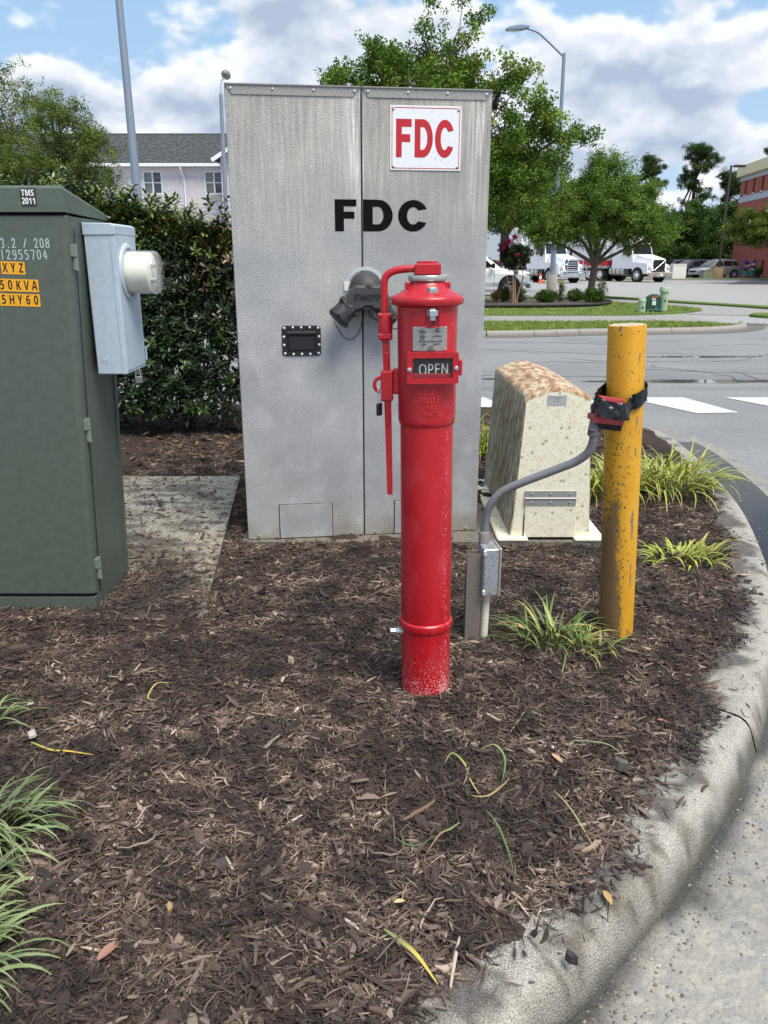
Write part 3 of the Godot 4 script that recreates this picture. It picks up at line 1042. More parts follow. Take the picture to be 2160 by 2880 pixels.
# blobs: [centre, radii]; foliage puffs fill them, limbs run from the trunk to them
func tree(called: String, label: String, at: Vector3, tr: float, th: float, blobs: Array, puffs: int, per: int, lm: ArrayMesh, cols: Array, seed_: int, group := "", puff := 0.5, bark: Material = null, stems := 1, thr := -0.12) -> Node3D:
	var g := RandomNumberGenerator.new()
	g.seed = seed_
	var t := thing(called, label, "tree", at, 0.0, group)
	if not bark: bark = mats["bark"]
	var nz := FastNoiseLite.new()
	nz.seed = seed_; nz.frequency = 0.55
	var tk := MB.new()
	var lb := MB.new()
	var tops := []
	for s in stems:
		var lean := Vector3(g.randf_range(-0.12, 0.12), 0, g.randf_range(-0.12, 0.12)) * (1.0 if stems == 1 else 2.2)
		var o := Vector3.ZERO if stems == 1 else Vector3(cos(TAU * s / stems), 0, sin(TAU * s / stems)) * tr * 2.0
		var pts := [o + Vector3(0, -0.1, 0), o * 1.1 + Vector3(0, th * 0.3, 0) + lean * 0.3, o * 1.4 + Vector3(0, th * 0.7, 0) + lean * 0.8, o * 1.8 + Vector3(0, th, 0) + lean]
		tk.tube(smooth_path(pts, 3), [tr * 1.35, tr * 1.15, tr * 1.02, tr, tr * 0.97, tr * 0.95, tr * 0.92, tr * 0.9, tr * 0.87, tr * 0.85], 9)
		tops.append(pts[3])
	obj("trunk", tk, bark, t)
	var vol := 0.0
	for bl in blobs: vol += pow(bl[1].x * bl[1].y * bl[1].z, 0.75)
	var xf := []
	var cl := []
	for bi in blobs.size():
		var bl: Array = blobs[bi]
		var st: Vector3 = tops[bi % tops.size()]
		var mid: Vector3 = st.lerp(bl[0], 0.5) + Vector3(g.randf_range(-0.3, 0.3), g.randf_range(-0.1, 0.4), g.randf_range(-0.3, 0.3)) * bl[1].x * 0.4
		var line := smooth_path([st - Vector3(0, th * 0.08, 0), mid, bl[0]], 4)
		var rad := []
		for i in line.size(): rad.append(lerpf(tr * 0.6, tr * 0.14, float(i) / (line.size() - 1)))
		lb.tube(line, rad, 6, false)
		var cnt := int(puffs * pow(bl[1].x * bl[1].y * bl[1].z, 0.75) / vol)
		for k in cnt:
			var d := Vector3(g.randfn(), g.randfn(), g.randfn()).normalized() * pow(g.randf(), 0.4)
			var p: Vector3 = bl[0] + d * bl[1]
			if nz.get_noise_3d(p.x / puff, p.y / puff * 1.3, p.z / puff) < thr: continue
			var from: Vector3 = line[int(line.size() * 0.5) + g.randi() % (line.size() - int(line.size() * 0.5))]
			if k % 2 == 0: lb.tube([from, from.lerp(p, 0.5) + Vector3(0, g.randf_range(-0.1, 0.15), 0), p], [tr * 0.13, tr * 0.08, tr * 0.035], 4, false)
			var c: Color = cols[g.randi() % cols.size()]
			var along := Vector3(d.x, absf(d.y) * 0.4 + 0.1, d.z).normalized()
			for e in per:
				var q := p + (Vector3(g.randfn(), g.randfn() * 0.6, g.randfn()) * 0.34 + along * g.randf_range(-0.7, 0.7)) * puff
				xf.append(X(q, Vector3(g.randf() * TAU, g.randf() * TAU, 0), Vector3.ONE * g.randf_range(0.75, 1.25)))
				cl.append(c * g.randf_range(0.82, 1.18))
	obj("limbs", lb, bark, t)
	many("crown", lm, xf, cl, t)
	return t

func build_trees():
	var bt := tile(91, 0.08, 4)
	mat("bark", Color.WHITE, 0.95, 0.0, mottle(rgb(98, 88, 78), [[bt, 120.0, 190.0, rgb(66, 58, 51), 0.9], [tile(32, 0.2, 3), 150.0, 220.0, rgb(134, 126, 114), 0.6]]), 1.2, bump_tex(bt, 8.0))
	mat("pine_bark", rgb(82, 66, 56), 0.95)
	var oak := leaf_mat("oak_leaf", 0.55, 0.5)
	var oakm := leaf_cluster(30, 0.26, 0.11, 0.5, 4).mesh(oak)
	var smallm := leaf_cluster(26, 0.22, 0.075, 0.5, 9).mesh(oak)
	var greens := [lin(106, 130, 50), lin(86, 114, 44), lin(124, 146, 60), lin(74, 100, 40), lin(98, 122, 50)]
	var oakb := [[Vector3(0.3, 5.6, 0), Vector3(3.0, 2.2, 2.4)], [Vector3(-2.4, 5.9, 0.3), Vector3(1.9, 1.7, 1.8)], [Vector3(-0.6, 7.6, 0), Vector3(2.4, 1.2, 1.8)], [Vector3(0.7, 8.6, 0), Vector3(1.4, 1.2, 1.3)], [Vector3(-1.9, 8.1, 0.2), Vector3(0.7, 1.2, 0.7)], [Vector3(-3.2, 7.2, 0.2), Vector3(0.9, 0.8, 0.9)], [Vector3(2.4, 7.3, -0.2), Vector3(1.3, 0.7, 1.1)], [Vector3(3.2, 5.6, 0.3), Vector3(1.7, 1.6, 1.6)], [Vector3(4.3, 5.5, 0.5), Vector3(1.5, 0.45, 1.0)], [Vector3(2.6, 3.9, 0.2), Vector3(1.9, 1.3, 1.8)], [Vector3(-1.8, 4.0, 0), Vector3(2.2, 1.3, 2.0)]]
	tree("oak_tree", "large leafy oak standing behind the metal cabinet, tallest tree", Vector3(1.65, 0, -30.0), 0.24, 2.4, oakb, 760, 8, oakm, greens, 12, "", 0.46, null, 1, 0.0)
	var dk := [lin(78, 104, 44), lin(92, 116, 50), lin(68, 94, 40), lin(104, 126, 54)]
	tree("oak_tree", "oak between the cabinet and street lamp, its thick trunk behind the pickup", Vector3(6.35, 0, -44.0), 0.26, 3.0, [[Vector3(0, 4.8, 0), Vector3(2.6, 2.0, 2.4)], [Vector3(1.4, 6.0, 0), Vector3(1.6, 1.1, 1.5)], [Vector3(-1.4, 6.3, 0), Vector3(2.0, 1.4, 1.6)], [Vector3(1.9, 4.4, 0.4), Vector3(1.7, 1.5, 1.5)]], 460, 9, oakm, dk, 15, "", 0.5, null, 1, -0.1)
	tree("young_oak", "round young oak with a forked trunk in front of the white trucks", Vector3(8.75, 0, -35.0), 0.155, 1.5, [[Vector3(0.1, 3.4, 0), Vector3(2.3, 1.3, 2.0)], [Vector3(-1.6, 2.9, 0.2), Vector3(1.4, 0.9, 1.4)], [Vector3(1.8, 2.9, 0.1), Vector3(1.5, 0.95, 1.4)], [Vector3(0.1, 4.6, 0), Vector3(1.35, 0.9, 1.2)], [Vector3(0.4, 5.3, 0), Vector3(0.8, 0.5, 0.7)], [Vector3(-1.2, 4.0, 0), Vector3(1.2, 0.8, 1.1)], [Vector3(1.5, 4.0, 0), Vector3(1.2, 0.85, 1.1)], [Vector3(2.4, 2.4, 0.4), Vector3(0.8, 0.5, 0.8)], [Vector3(-2.2, 2.5, 0.4), Vector3(0.75, 0.5, 0.8)]], 900, 9, smallm, [lin(104, 130, 56), lin(90, 118, 48), lin(122, 146, 66), lin(78, 104, 44)], 21, "", 0.42, null, 1, -0.1)
	# crepe myrtle in flower
	var cm := tree("crepe_myrtle", "small dark crepe myrtle with bright pink blossom beside the white pickup", Vector3(4.85, 0.05, -30.6), 0.035, 0.95, [[Vector3(0, 1.55, 0), Vector3(0.5, 0.42, 0.45)], [Vector3(-0.3, 1.85, 0), Vector3(0.3, 0.3, 0.3)], [Vector3(0.3, 1.75, 0), Vector3(0.3, 0.3, 0.3)]], 90, 8, leaf_cluster(16, 0.11, 0.07, 0.55, 31).mesh(oak), [lin(60, 70, 42), lin(52, 58, 40), lin(78, 90, 52)], 33, "", 0.16, mat("pale_bark", rgb(150, 124, 104), 0.9), 5, -0.2)
	var pk := []
	var pc := []
	for q in [[-0.34, 2.16, 0.2], [-0.12, 2.26, 0.1], [-0.44, 2.04, 0.3], [-0.55, 1.86, 0.3], [-0.05, 1.66, 0.5], [-0.3, 2.08, 0.3], [-0.1, 2.32, 0.1], [-0.4, 2.1, 0.3]]:
		for k in 5:
			pk.append(X(Vector3(q[0], q[1], q[2]) + Vector3(rng.randfn(), rng.randfn(), rng.randfn()) * 0.035, Vector3(rng.randf() * 6, rng.randf() * 6, 0), Vector3.ONE * 0.85))
			pc.append(lin(184, 52, 96) * rng.randf_range(0.8, 1.2))
	many("blossom", leaf_cluster(20, 0.1, 0.05, 0.8, 35).mesh(oak), pk, pc, cm)
	# left side: light bushy oak behind the hedge, and a darker one beside it
	var lg := [lin(92, 112, 52), lin(110, 128, 58), lin(78, 98, 44), lin(98, 110, 60)]
	tree("willow_oak", "feathery willow oak rising at the left edge behind the hedge", Vector3(-14.6, 0, -34.0), 0.22, 2.4, [[Vector3(0, 6.3, 0), Vector3(2.2, 1.8, 2.0)], [Vector3(-0.4, 8.2, 0), Vector3(1.2, 1.2, 1.1)], [Vector3(0.3, 4.4, 0.4), Vector3(2.6, 1.6, 2.2)], [Vector3(-2.4, 6.4, 0), Vector3(2.0, 2.2, 1.8)]], 330, 10, smallm, lg, 41, "", 0.5, null, 1, -0.1)
	tree("willow_oak", "willow oak with arching sprays beside the tall left lamp pole", Vector3(-12.0, 0, -32.0), 0.2, 2.0, [[Vector3(0.1, 5.0, 0), Vector3(1.9, 1.7, 1.8)], [Vector3(-0.1, 6.5, 0), Vector3(1.0, 0.9, 1.0)], [Vector3(0.9, 5.7, 0), Vector3(1.2, 0.9, 1.0)], [Vector3(0.9, 3.7, 0.3), Vector3(1.5, 1.3, 1.4)], [Vector3(-1.4, 3.9, 0.3), Vector3(1.6, 1.4, 1.5)]], 380, 10, smallm, lg, 43, "", 0.46, null, 1, -0.06)
	# myrtle before the brick building
	var mt := tree("white_crepe_myrtle", "broad crepe myrtle with white blooms in front of the brick building", Vector3(28.4, 0, -60.0), 0.1, 1.9, [[Vector3(-0.6, 3.9, 0), Vector3(2.4, 1.5, 2.0)], [Vector3(-2.5, 3.5, 0), Vector3(1.5, 0.9, 1.4)], [Vector3(0.6, 5.0, 0), Vector3(1.9, 1.2, 1.6)], [Vector3(-1.8, 4.4, 0), Vector3(1.1, 0.7, 1.1)], [Vector3(1.6, 3.6, 0), Vector3(1.8, 1.4, 1.6)]], 430, 11, oakm, [lin(88, 106, 40), lin(72, 92, 36), lin(104, 120, 50), lin(60, 78, 32)], 51, "", 0.5, null, 4, -0.1)
	pk = []; pc = []
	for q in [[-1.2, 2.95, 1.4], [-0.4, 2.6, 1.6], [-2.8, 4.1, 0.9], [-0.2, 4.4, 1.6], [0.1, 5.9, 1.1], [-1.6, 4.9, 1.0], [0.2, 3.4, 1.9], [-2.2, 3.6, 1.2]]:
		for k in 3:
			pk.append(X(Vector3(q[0], q[1], q[2]) + Vector3(rng.randfn(), rng.randfn(), rng.randfn()) * 0.08, Vector3(rng.randf() * 6, rng.randf() * 6, 0), Vector3.ONE * 1.1))
			pc.append(lin(226, 224, 206))
	many("blossom", leaf_cluster(20, 0.1, 0.05, 0.8, 36).mesh(oak), pk, pc, mt)
	# evergreen screen behind the car park, one by one
	var ever := leaf_cluster(30, 0.55, 0.24, 0.45, 61).mesh(oak)
	var eg := [lin(66, 92, 44), lin(52, 76, 40), lin(80, 106, 52), lin(90, 114, 54)]
	var spots := [[26.2, -88, 6.2], [29.2, -91, 5.4], [32.2, -90, 6.6], [35.2, -93, 5.8], [38.4, -95, 6.4], [23.4, -90, 6.8], [20.5, -92, 6.0], [41.5, -97, 7.0]]
	var words := ["evergreen left of the grey estate cars, just right of the truck", "evergreen directly behind the two dark parked cars", "evergreen behind the roof of the silver grey SUV", "evergreen behind the dark lamp post", "evergreen touching the corner of the brick building", "evergreen behind the young oak's right side", "evergreen behind the middle of the young oak", "evergreen partly behind the brick building"]
	for i in spots.size():
		var s: Array = spots[i]
		var hh: float = s[2] * 1.18
		tree("evergreen", words[i], Vector3(s[0], 0, s[1]), 0.2, hh * 0.35, [[Vector3(0, hh * 0.42, 0), Vector3(2.1, hh * 0.42, 2.0)], [Vector3(0.2, hh * 0.78, 0), Vector3(1.3, hh * 0.24, 1.2)]], 120, 9, ever, eg, 70 + i, "evergreens behind the car park", 0.75, mats["pine_bark"], 1, -0.4)
	# pines against the sky
	var needle := leaf_cluster(44, 0.36, 0.36, 0.1, 77).mesh(oak)
	var pg := [lin(62, 84, 46), lin(52, 72, 42), lin(78, 98, 54)]
	for q in [[39.2, -108.0, 15.2, "tall loblolly pine left of the dark lamp post, open crown against sky", 5], [34.0, -110.0, 14.0, "pine whose top shows just above the young oak", 6], [45.0, -112.0, 12.6, "thin pine between the dark lamp post and brick building", 7], [52.5, -116.0, 16.0, "pine rising behind the brick building's parapet", 8]]:
		var bl := []
		var g := RandomNumberGenerator.new()
		g.seed = 300 + q[4]
		var h: float = q[2]
		for k in 15:
			var f := 0.34 + 0.64 * k / 14.0
			var a := g.randf() * TAU
			var out := lerpf(2.6, 0.6, f) * g.randf_range(0.75, 1.25) + 0.2
			bl.append([Vector3(cos(a) * out, h * f - 0.1, sin(a) * out), Vector3(1.2, 0.36, 1.2) * g.randf_range(0.8, 1.3)])
		for k in 4: bl.append([Vector3(g.randf_range(-0.8, 0.8), h * g.randf_range(0.84, 1.0), g.randf_range(-0.5, 0.5)), Vector3(1.0, 0.6, 1.0)])
		tree("pine_tree", q[3], Vector3(q[0], 0, q[1]), 0.22, h * 0.8, bl, 150, 6, needle, pg, 400 + q[4], "pines", 0.6, mats["pine_bark"], 1, -0.35)

# ---------------------------------------------------------------- hedge
func broad_leaf(l: float, w: float) -> MB:
	var mb := MB.new()
	var pr := [[0.0, 0.0], [0.18, 0.7], [0.45, 1.0], [0.75, 0.72], [1.0, 0.0]]
	for i in pr.size() - 1:
		var y0: float = -0.14 * pow(pr[i][0], 2.0) * l
		var y1: float = -0.14 * pow(pr[i + 1][0], 2.0) * l
		for s in [-1.0, 1.0]:
			var a := Vector3(0, y0, pr[i][0] * l)
			var b := Vector3(0, y1, pr[i + 1][0] * l)
			var c := Vector3(s * pr[i + 1][1] * w * 0.5, y1 + pr[i + 1][1] * w * 0.14, pr[i + 1][0] * l)
			var d := Vector3(s * pr[i][1] * w * 0.5, y0 + pr[i][1] * w * 0.14, pr[i][0] * l)
			mb.quad_out(a, b, c, d, Vector3.UP)
	return mb

func sprig(nl: int, l: float, seed_: int) -> MB:
	var g := RandomNumberGenerator.new()
	g.seed = seed_
	var mb := MB.new()
	for k in nl:
		var t := float(k) / nl
		var leaf := broad_leaf(l * g.randf_range(0.75, 1.2), l * g.randf_range(0.32, 0.42))
		leaf.col = Color.WHITE
		var sh := g.randf_range(0.75, 1.25)
		for i in leaf.c.size(): leaf.c[i] = Color(sh, sh, sh)
		var b := Basis(Vector3.UP, k * 2.4 + g.randf_range(-0.3, 0.3)) * Basis(Vector3.RIGHT, -lerpf(-0.2, 1.0, t) + g.randf_range(-0.25, 0.25))
		var base := mb.v.size()
		for i in leaf.v.size():
			mb.v.append(b * leaf.v[i] + Vector3(0, t * l * 1.2, 0)); mb.n.append(b * leaf.n[i]); mb.uv.append(leaf.uv[i]); mb.c.append(leaf.c[i])
		for i in leaf.ix.size(): mb.ix.append(base + leaf.ix[i])
	return mb

func build_hedge():
	var h := thing("hedge", "clipped glossy evergreen hedge with browned right end, behind the transformer", "hedge", Vector3(-3.3, 0, -7.35))
	var wood := mat("twig", rgb(88, 74, 60), 0.9)
	var g := RandomNumberGenerator.new()
	g.seed = 404
	var lm := leaf_mat("hedge_leaf", 0.32, 0.12)
	var sets := [[], [], []]
	var cols := [[], [], []]
	var nz := FastNoiseLite.new()
	nz.seed = 9; nz.frequency = 2.2
	var k := 0
	while k < 21000:
		var x := g.randf_range(-3.4, 2.35)
		var top := 2.03 - smoothstep(0.2, 2.2, x) * 0.3 + nz.get_noise_1d(x * 1.6) * 0.13
		var y := g.randf_range(0.12, 1.0) * top if g.randf() < 0.6 else top - absf(g.randfn()) * 0.12 + (absf(g.randfn()) * 0.09 if g.randf() < 0.25 else 0.0)
		var z := g.randf_range(-0.55, 0.5)
		# leaves sit in the outer shell; the foot and the right end are thin
		if g.randf() < 0.5: z = 0.5 - absf(g.randfn()) * 0.13
		if absf(z) < 0.3 and y < top - 0.3 and g.randf() < 0.55: continue
		k += 1
		if y < 0.62 and g.randf() < 0.12 + 0.5 * smoothstep(0.5, 0.15, y): continue
		if nz.get_noise_3d(x * 1.6, y * 1.6, 3.0) < -0.3 and y < 0.9: continue
		if x > 1.9 and y < 1.3 and g.randf() < 0.5: continue
		var s := 0
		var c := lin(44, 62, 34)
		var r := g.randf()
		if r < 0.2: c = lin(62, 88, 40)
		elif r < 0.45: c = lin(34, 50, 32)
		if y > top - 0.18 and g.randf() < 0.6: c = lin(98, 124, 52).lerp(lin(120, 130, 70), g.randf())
		var dead := smoothstep(1.2, 2.2, x) * smoothstep(0.9, 1.5, y) * 0.34 + 0.03
		if g.randf() < dead: c = lin(120, 98, 70).lerp(lin(92, 72, 54), g.randf())
		s = g.randi() % 3
		var tilt := g.randf_range(0.3, 1.3)
		var yaw := g.randf_range(-1.1, 1.1)
		if y > top - 0.15: tilt = g.randf_range(-0.5, 0.6)
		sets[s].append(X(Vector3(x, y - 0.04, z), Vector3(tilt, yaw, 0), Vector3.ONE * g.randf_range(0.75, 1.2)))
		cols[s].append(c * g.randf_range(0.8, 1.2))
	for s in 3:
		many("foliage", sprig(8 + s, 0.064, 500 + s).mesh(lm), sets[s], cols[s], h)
	var st := MB.new()
	for q in 46:
		var x := g.randf_range(-3.2, 2.3)
		var b := Vector3(x, 0, g.randf_range(-0.3, 0.3))
		for e in 3:
			var tip := Vector3(x + g.randf_range(-0.5, 0.5), g.randf_range(0.9, 1.85), g.randf_range(-0.45, 0.48))
			st.tube([b, b.lerp(tip, 0.4) + Vector3(g.randf_range(-0.06, 0.06), 0.05, 0), tip], [0.012, 0.008, 0.003], 5, false)
	# bare twigs at the thin right end
	for q in 60:
		var b := Vector3(g.randf_range(1.6, 2.3), g.randf_range(0.2, 1.4), g.randf_range(0.1, 0.5))
		var d := Vector3(g.randf_range(-0.25, 0.35), g.randf_range(0.1, 0.4), g.randf_range(-0.05, 0.15))
		st.tube([b, b + d * 0.5 + Vector3(0, 0.02, 0), b + d], [0.004, 0.003, 0.0015], 4, false)
	obj("stem", st, wood, h)
	var by := []
	var bc := []
	for q in 150:
		by.append(X(Vector3(g.randf_range(1.0, 2.25), g.randf_range(1.25, 1.8), g.randf_range(0.36, 0.56))))
		bc.append(lin(150, 24, 30))
	var bb := MB.new()
	bb.ball(Vector3.ZERO, Vector3.ONE * 0.0055, 6, 4)
	many("berries", bb.mesh(tinted(mat("berry", Color.WHITE, 0.3))), by, bc, h)

# ---------------------------------------------------------------- street furniture
func bush(label: String, at: Vector3, r: Vector3, n: int, cols: Array, mesh_: ArrayMesh, seed_: int, called := "shrub", open := false):
	var g := RandomNumberGenerator.new()
	g.seed = seed_
	var t := thing(called, label, "shrub", at)
	var xf := []
	var cl := []
	for k in n:
		var d := Vector3(g.randfn(), g.randfn(), g.randfn()).normalized() * pow(g.randf(), 0.35 if not open else 0.8)
		if open: d.y = g.randf_range(-1.0, 1.0)
		xf.append(X(Vector3(d.x * r.x, r.y + d.y * r.y, d.z * r.z), Vector3(g.randf() * 6.0, g.randf() * 6.0, 0), Vector3.ONE * g.randf_range(0.7, 1.2)))
		cl.append(cols[g.randi() % cols.size()] * g.randf_range(0.8, 1.2))
	many("foliage", mesh_, xf, cl, t)
	var st := MB.new()
	for k in 7:
		var tip := Vector3(g.randf_range(-1, 1) * r.x * 0.8, r.y * g.randf_range(1.2, 2.0), g.randf_range(-1, 1) * r.z * 0.8)
		st.tube([Vector3(0, -0.02, 0), tip * 0.5 + Vector3(0, 0.03, 0), tip], [0.015, 0.01, 0.004], 5, false)
	obj("stem", st, mats["twig"], t)

func build_street():
	var galv := mat("galvanised_pole", Color.WHITE, 0.5, 0.35, mottle(rgb(142, 152, 168), [[tile(91, 0.08, 4), 120.0, 200.0, rgb(122, 132, 150), 0.8]]), 0.8)
	var lens := mat("lamp_lens", rgb(206, 210, 206), 0.3)
	var conc: StandardMaterial3D = mats["pavement_concrete"]
	# tall poles
	var a := thing("street_lamp", "tall grey lamp pole rising out of the frame at the left, above the hedge", "street lamp", Vector3(-6.36, 0, -22), 0.0, "street lamps")
	var p := MB.new()
	p.tube([Vector3(0, 0, 0), Vector3(0, 4, 0), Vector3(-0.05, 9.6, 0)], [0.13, 0.105, 0.075], 14)
	obj("pole", p, galv, a)
	var ar := MB.new()
	ar.tube(smooth_path([Vector3(-0.05, 9.5, 0), Vector3(-0.5, 10.3, -0.3), Vector3(-1.6, 10.7, -0.9)], 4), 0.04, 8)
	obj("arm", ar, galv, a)
	var hd := MB.new()
	hd.box(Vector3(-1.9, 10.7, -1.05), Vector3(0.75, 0.12, 0.32), 0.04)
	obj("lamp_head", hd, galv, a)
	var b := thing("street_lamp", "lamp pole partly hidden by the cabinet's left edge, head seen end-on", "street lamp", Vector3(-8.38, 0, -45), 0.0, "street lamps")
	p = MB.new()
	p.tube([Vector3(0, 0, 0), Vector3(0.03, 5, 0), Vector3(0.07, 9.6, 0)], [0.15, 0.12, 0.09], 12)
	obj("pole", p, galv, b)
	ar = MB.new()
	ar.tube(smooth_path([Vector3(0.07, 9.5, 0), Vector3(0.08, 10.3, -0.4), Vector3(0.14, 10.7, -1.6)], 4), 0.045, 8)
	obj("arm", ar, galv, b)
	hd = MB.new()
	hd.ball(Vector3(0.16, 10.75, -1.3), Vector3(0.24, 0.22, 0.5), 12, 8)
	obj("lamp_head", hd, mat("lamp_shell", rgb(120, 126, 120), 0.5), b)
	var c := thing("street_lamp", "grey street lamp on a round concrete base, long arm reaching left over the trees", "street lamp", Vector3(8.12, 0, -40), 0.0, "street lamps")
	p = MB.new()
	p.tube([Vector3(0, 0.92, 0), Vector3(-0.03, 5, 0), Vector3(-0.08, 10.35, 0)], [0.13, 0.105, 0.075], 14)
	obj("pole", p, galv, c)
	var fl := MB.new()
	fl.lathe([Vector2(0.2, 0.93), Vector2(0.2, 0.98), Vector2(0.14, 1.0), Vector2(0.14, 1.25)], 12)
	obj("base_plate", fl, galv, c)
	ar = MB.new()
	ar.tube(smooth_path([Vector3(-0.08, 10.2, 0), Vector3(-0.5, 10.55, 0), Vector3(-0.92, 10.89, 0), Vector3(-1.34, 11.19, 0), Vector3(-1.9, 11.36, 0)], 4), 0.05, 8)
	obj("arm", ar, galv, c)
	hd = MB.new()
	hd.prism(PackedVector2Array([Vector2(-2.75, 11.28), Vector2(-2.6, 11.22), Vector2(-2.0, 11.26), Vector2(-1.72, 11.33), Vector2(-1.72, 11.43), Vector2(-2.1, 11.46), Vector2(-2.6, 11.38)]), -0.16, 0.16, 0.03)
	obj("lamp_head", hd, galv, c)
	var ln := MB.new()
	ln.box(Vector3(-2.4, 11.22, 0), Vector3(0.5, 0.02, 0.24))
	obj("lens", ln, lens, c)
	var fb := MB.new()
	fb.lathe([Vector2(0.25, -0.1), Vector2(0.25, 0.88), Vector2(0.23, 0.91), Vector2(0.0, 0.915)], 18)
	obj("concrete_base", fb, mats["weathered_concrete"], c)
	var bronze := mat("bronze_pole", rgb(66, 60, 56), 0.6)
	var d := thing("street_lamp", "dark bronze lamp post on a tan drum base beside the silver grey SUV", "street lamp", Vector3(30.4, 0, -75.5), 0.0, "street lamps")
	p = MB.new()
	p.box(Vector3(0, 5.2, 0), Vector3(0.16, 8.6, 0.16), 0.02)
	obj("pole", p, bronze, d)
	hd = MB.new()
	hd.box(Vector3(0.75, 9.45, 0), Vector3(1.0, 0.2, 0.4), 0.05); hd.box(Vector3(0.15, 9.42, 0), Vector3(0.3, 0.08, 0.08))
	obj("lamp_head", hd, bronze, d)
	fb = MB.new()
	fb.lathe([Vector2(0.46, -0.1), Vector2(0.44, 0.9), Vector2(0.42, 0.95), Vector2(0, 0.955)], 18)
	obj("concrete_base", fb, mat("tan_concrete", rgb(186, 150, 116), 0.9), d)
	# pedestals on the lawn
	var lg := mat("pale_green_plastic", rgb(158, 178, 148), 0.55)
	var dg := mat("dark_green_steel", rgb(36, 74, 62), 0.4)
	var q := thing("cable_pedestal", "short pale green cable pedestal, leftmost of the three on the lawn", "pedestal", Vector3(7.98, 0, -25.4), 0.0, "utility pedestals on the lawn")
	var m := MB.new()
	m.lathe([Vector2(0.115, -0.05), Vector2(0.11, 0.3), Vector2(0.12, 0.31), Vector2(0.12, 0.37), Vector2(0.1, 0.4), Vector2(0, 0.41)], 16)
	obj("shell", m, lg, q)
	m = MB.new()
	m.box(Vector3(0, 0.14, 0.115), Vector3(0.06, 0.06, 0.01), 0.002)
	obj("plate", m, dg, q)
	q = thing("cable_pedestal", "leaning dark green utility pedestal with white labels, middle of the three", "pedestal", Vector3(8.45, 0, -25.7), -0.25, "utility pedestals on the lawn")
	m = MB.new()
	m.prism(PackedVector2Array([Vector2(-0.22, -0.06), Vector2(0.22, -0.06), Vector2(0.24, 0.44), Vector2(0.14, 0.51), Vector2(0, 0.53), Vector2(-0.14, 0.5), Vector2(-0.24, 0.42)]), -0.2, 0.2, 0.03)
	obj("shell", m, dg, q, X(Vector3.ZERO, Vector3(0, 0, 0.07)))
	m = MB.new()
	m.prism(rrect(-0.05, 0.2, 0.06, 0.33, 0.01), 0.2, 0.206)
	m.prism(rrect(-0.06, 0.36, 0.05, 0.4, 0.005), 0.2, 0.206)
	obj("paper_label", m, mat("white_label", rgb(224, 226, 224), 0.6), q, X(Vector3.ZERO, Vector3(0, 0, 0.07)))
	m = MB.new()
	m.prism(rrect(-0.08, 0.425, 0.12, 0.455, 0.005), 0.2, 0.206)
	obj("warning_label", m, mat("orange_label", rgb(196, 108, 56), 0.6), q, X(Vector3.ZERO, Vector3(0, 0, 0.07)))
	m = MB.new()
	m.box(Vector3(0, 0.06, 0), Vector3(0.46, 0.018, 0.42), 0.004); m.box(Vector3(0.06, 0.1, 0.21), Vector3(0.03, 0.1, 0.02))
	obj("band", m, mat("green_band", rgb(96, 150, 130), 0.5), q, X(Vector3.ZERO, Vector3(0, 0, 0.07)))
	q = thing("cable_pedestal", "tall pale green cable pedestal standing behind the dark green one", "pedestal", Vector3(8.95, 0, -26.3), 0.0, "utility pedestals on the lawn")
	m = MB.new()
	m.lathe([Vector2(0.13, -0.05), Vector2(0.13, 0.56), Vector2(0.16, 0.57), Vector2(0.16, 0.68), Vector2(0.14, 0.72), Vector2(0, 0.73)], 18)
	obj("shell", m, lg, q)
	m = MB.new()
	m.box(Vector3(0, 0.3, 0.13), Vector3(0.05, 0.08, 0.01), 0.002)
	obj("plate", m, dg, q)
	# shrubs of the planting bed
	var sm := leaf_cluster(22, 0.1, 0.05, 0.55, 131).mesh(mats["oak_leaf"])
	var gr := [lin(72, 98, 40), lin(58, 82, 36), lin(88, 112, 48)]
	bush("small orange-brown shrub at the left end of the gravel bed", Vector3(4.25, 0.04, -31.2), Vector3(0.16, 0.2, 0.16), 70, [lin(158, 112, 48), lin(130, 96, 46)], sm, 1)
	bush("green shrub right of the orange-brown one, before the pickup", Vector3(4.62, 0.04, -31.4), Vector3(0.25, 0.26, 0.24), 170, gr, sm, 2)
	bush("thin open shrub at the foot of the pink crepe myrtle", Vector3(5.12, 0.04, -31.0), Vector3(0.26, 0.24, 0.22), 90, [lin(92, 104, 56), lin(80, 90, 52)], sm, 3, "shrub", true)
	bush("low wide green shrub in front of the street lamp base", Vector3(6.1, 0.04, -30.8), Vector3(0.43, 0.22, 0.34), 300, gr, sm, 4)
	bush("spindly upright sapling between the two widest shrubs", Vector3(6.62, 0.04, -30.9), Vector3(0.2, 0.34, 0.2), 46, [lin(84, 92, 60), lin(96, 100, 66)], sm, 5, "sapling", true)
	bush("green shrub left of the young oak trunk's foot", Vector3(7.3, 0.04, -31.4), Vector3(0.3, 0.23, 0.28), 180, gr, sm, 6)
	bush("rounded green shrub at the right end of the gravel bed", Vector3(7.82, 0.04, -30.8), Vector3(0.42, 0.25, 0.34), 300, gr, sm, 7)
	bush("tall spindly sapling at the right end of the gravel bed", Vector3(8.2, 0.04, -31.0), Vector3(0.25, 0.42, 0.22), 56, [lin(84, 92, 60), lin(96, 100, 66)], sm, 8, "sapling", true)
	bush("low green shrub before the brick building", Vector3(35.0, 0.0, -76.0), Vector3(1.3, 0.5, 1.0), 150, gr, leaf_cluster(30, 0.3, 0.14, 0.5, 132).mesh(mats["oak_leaf"]), 9)
	# cone, block, boxes
	q = thing("traffic_cone", "orange traffic cone with a pale collar beside the first truck", "cone", Vector3(11.6, -0.05, -61.5))
	m = MB.new()
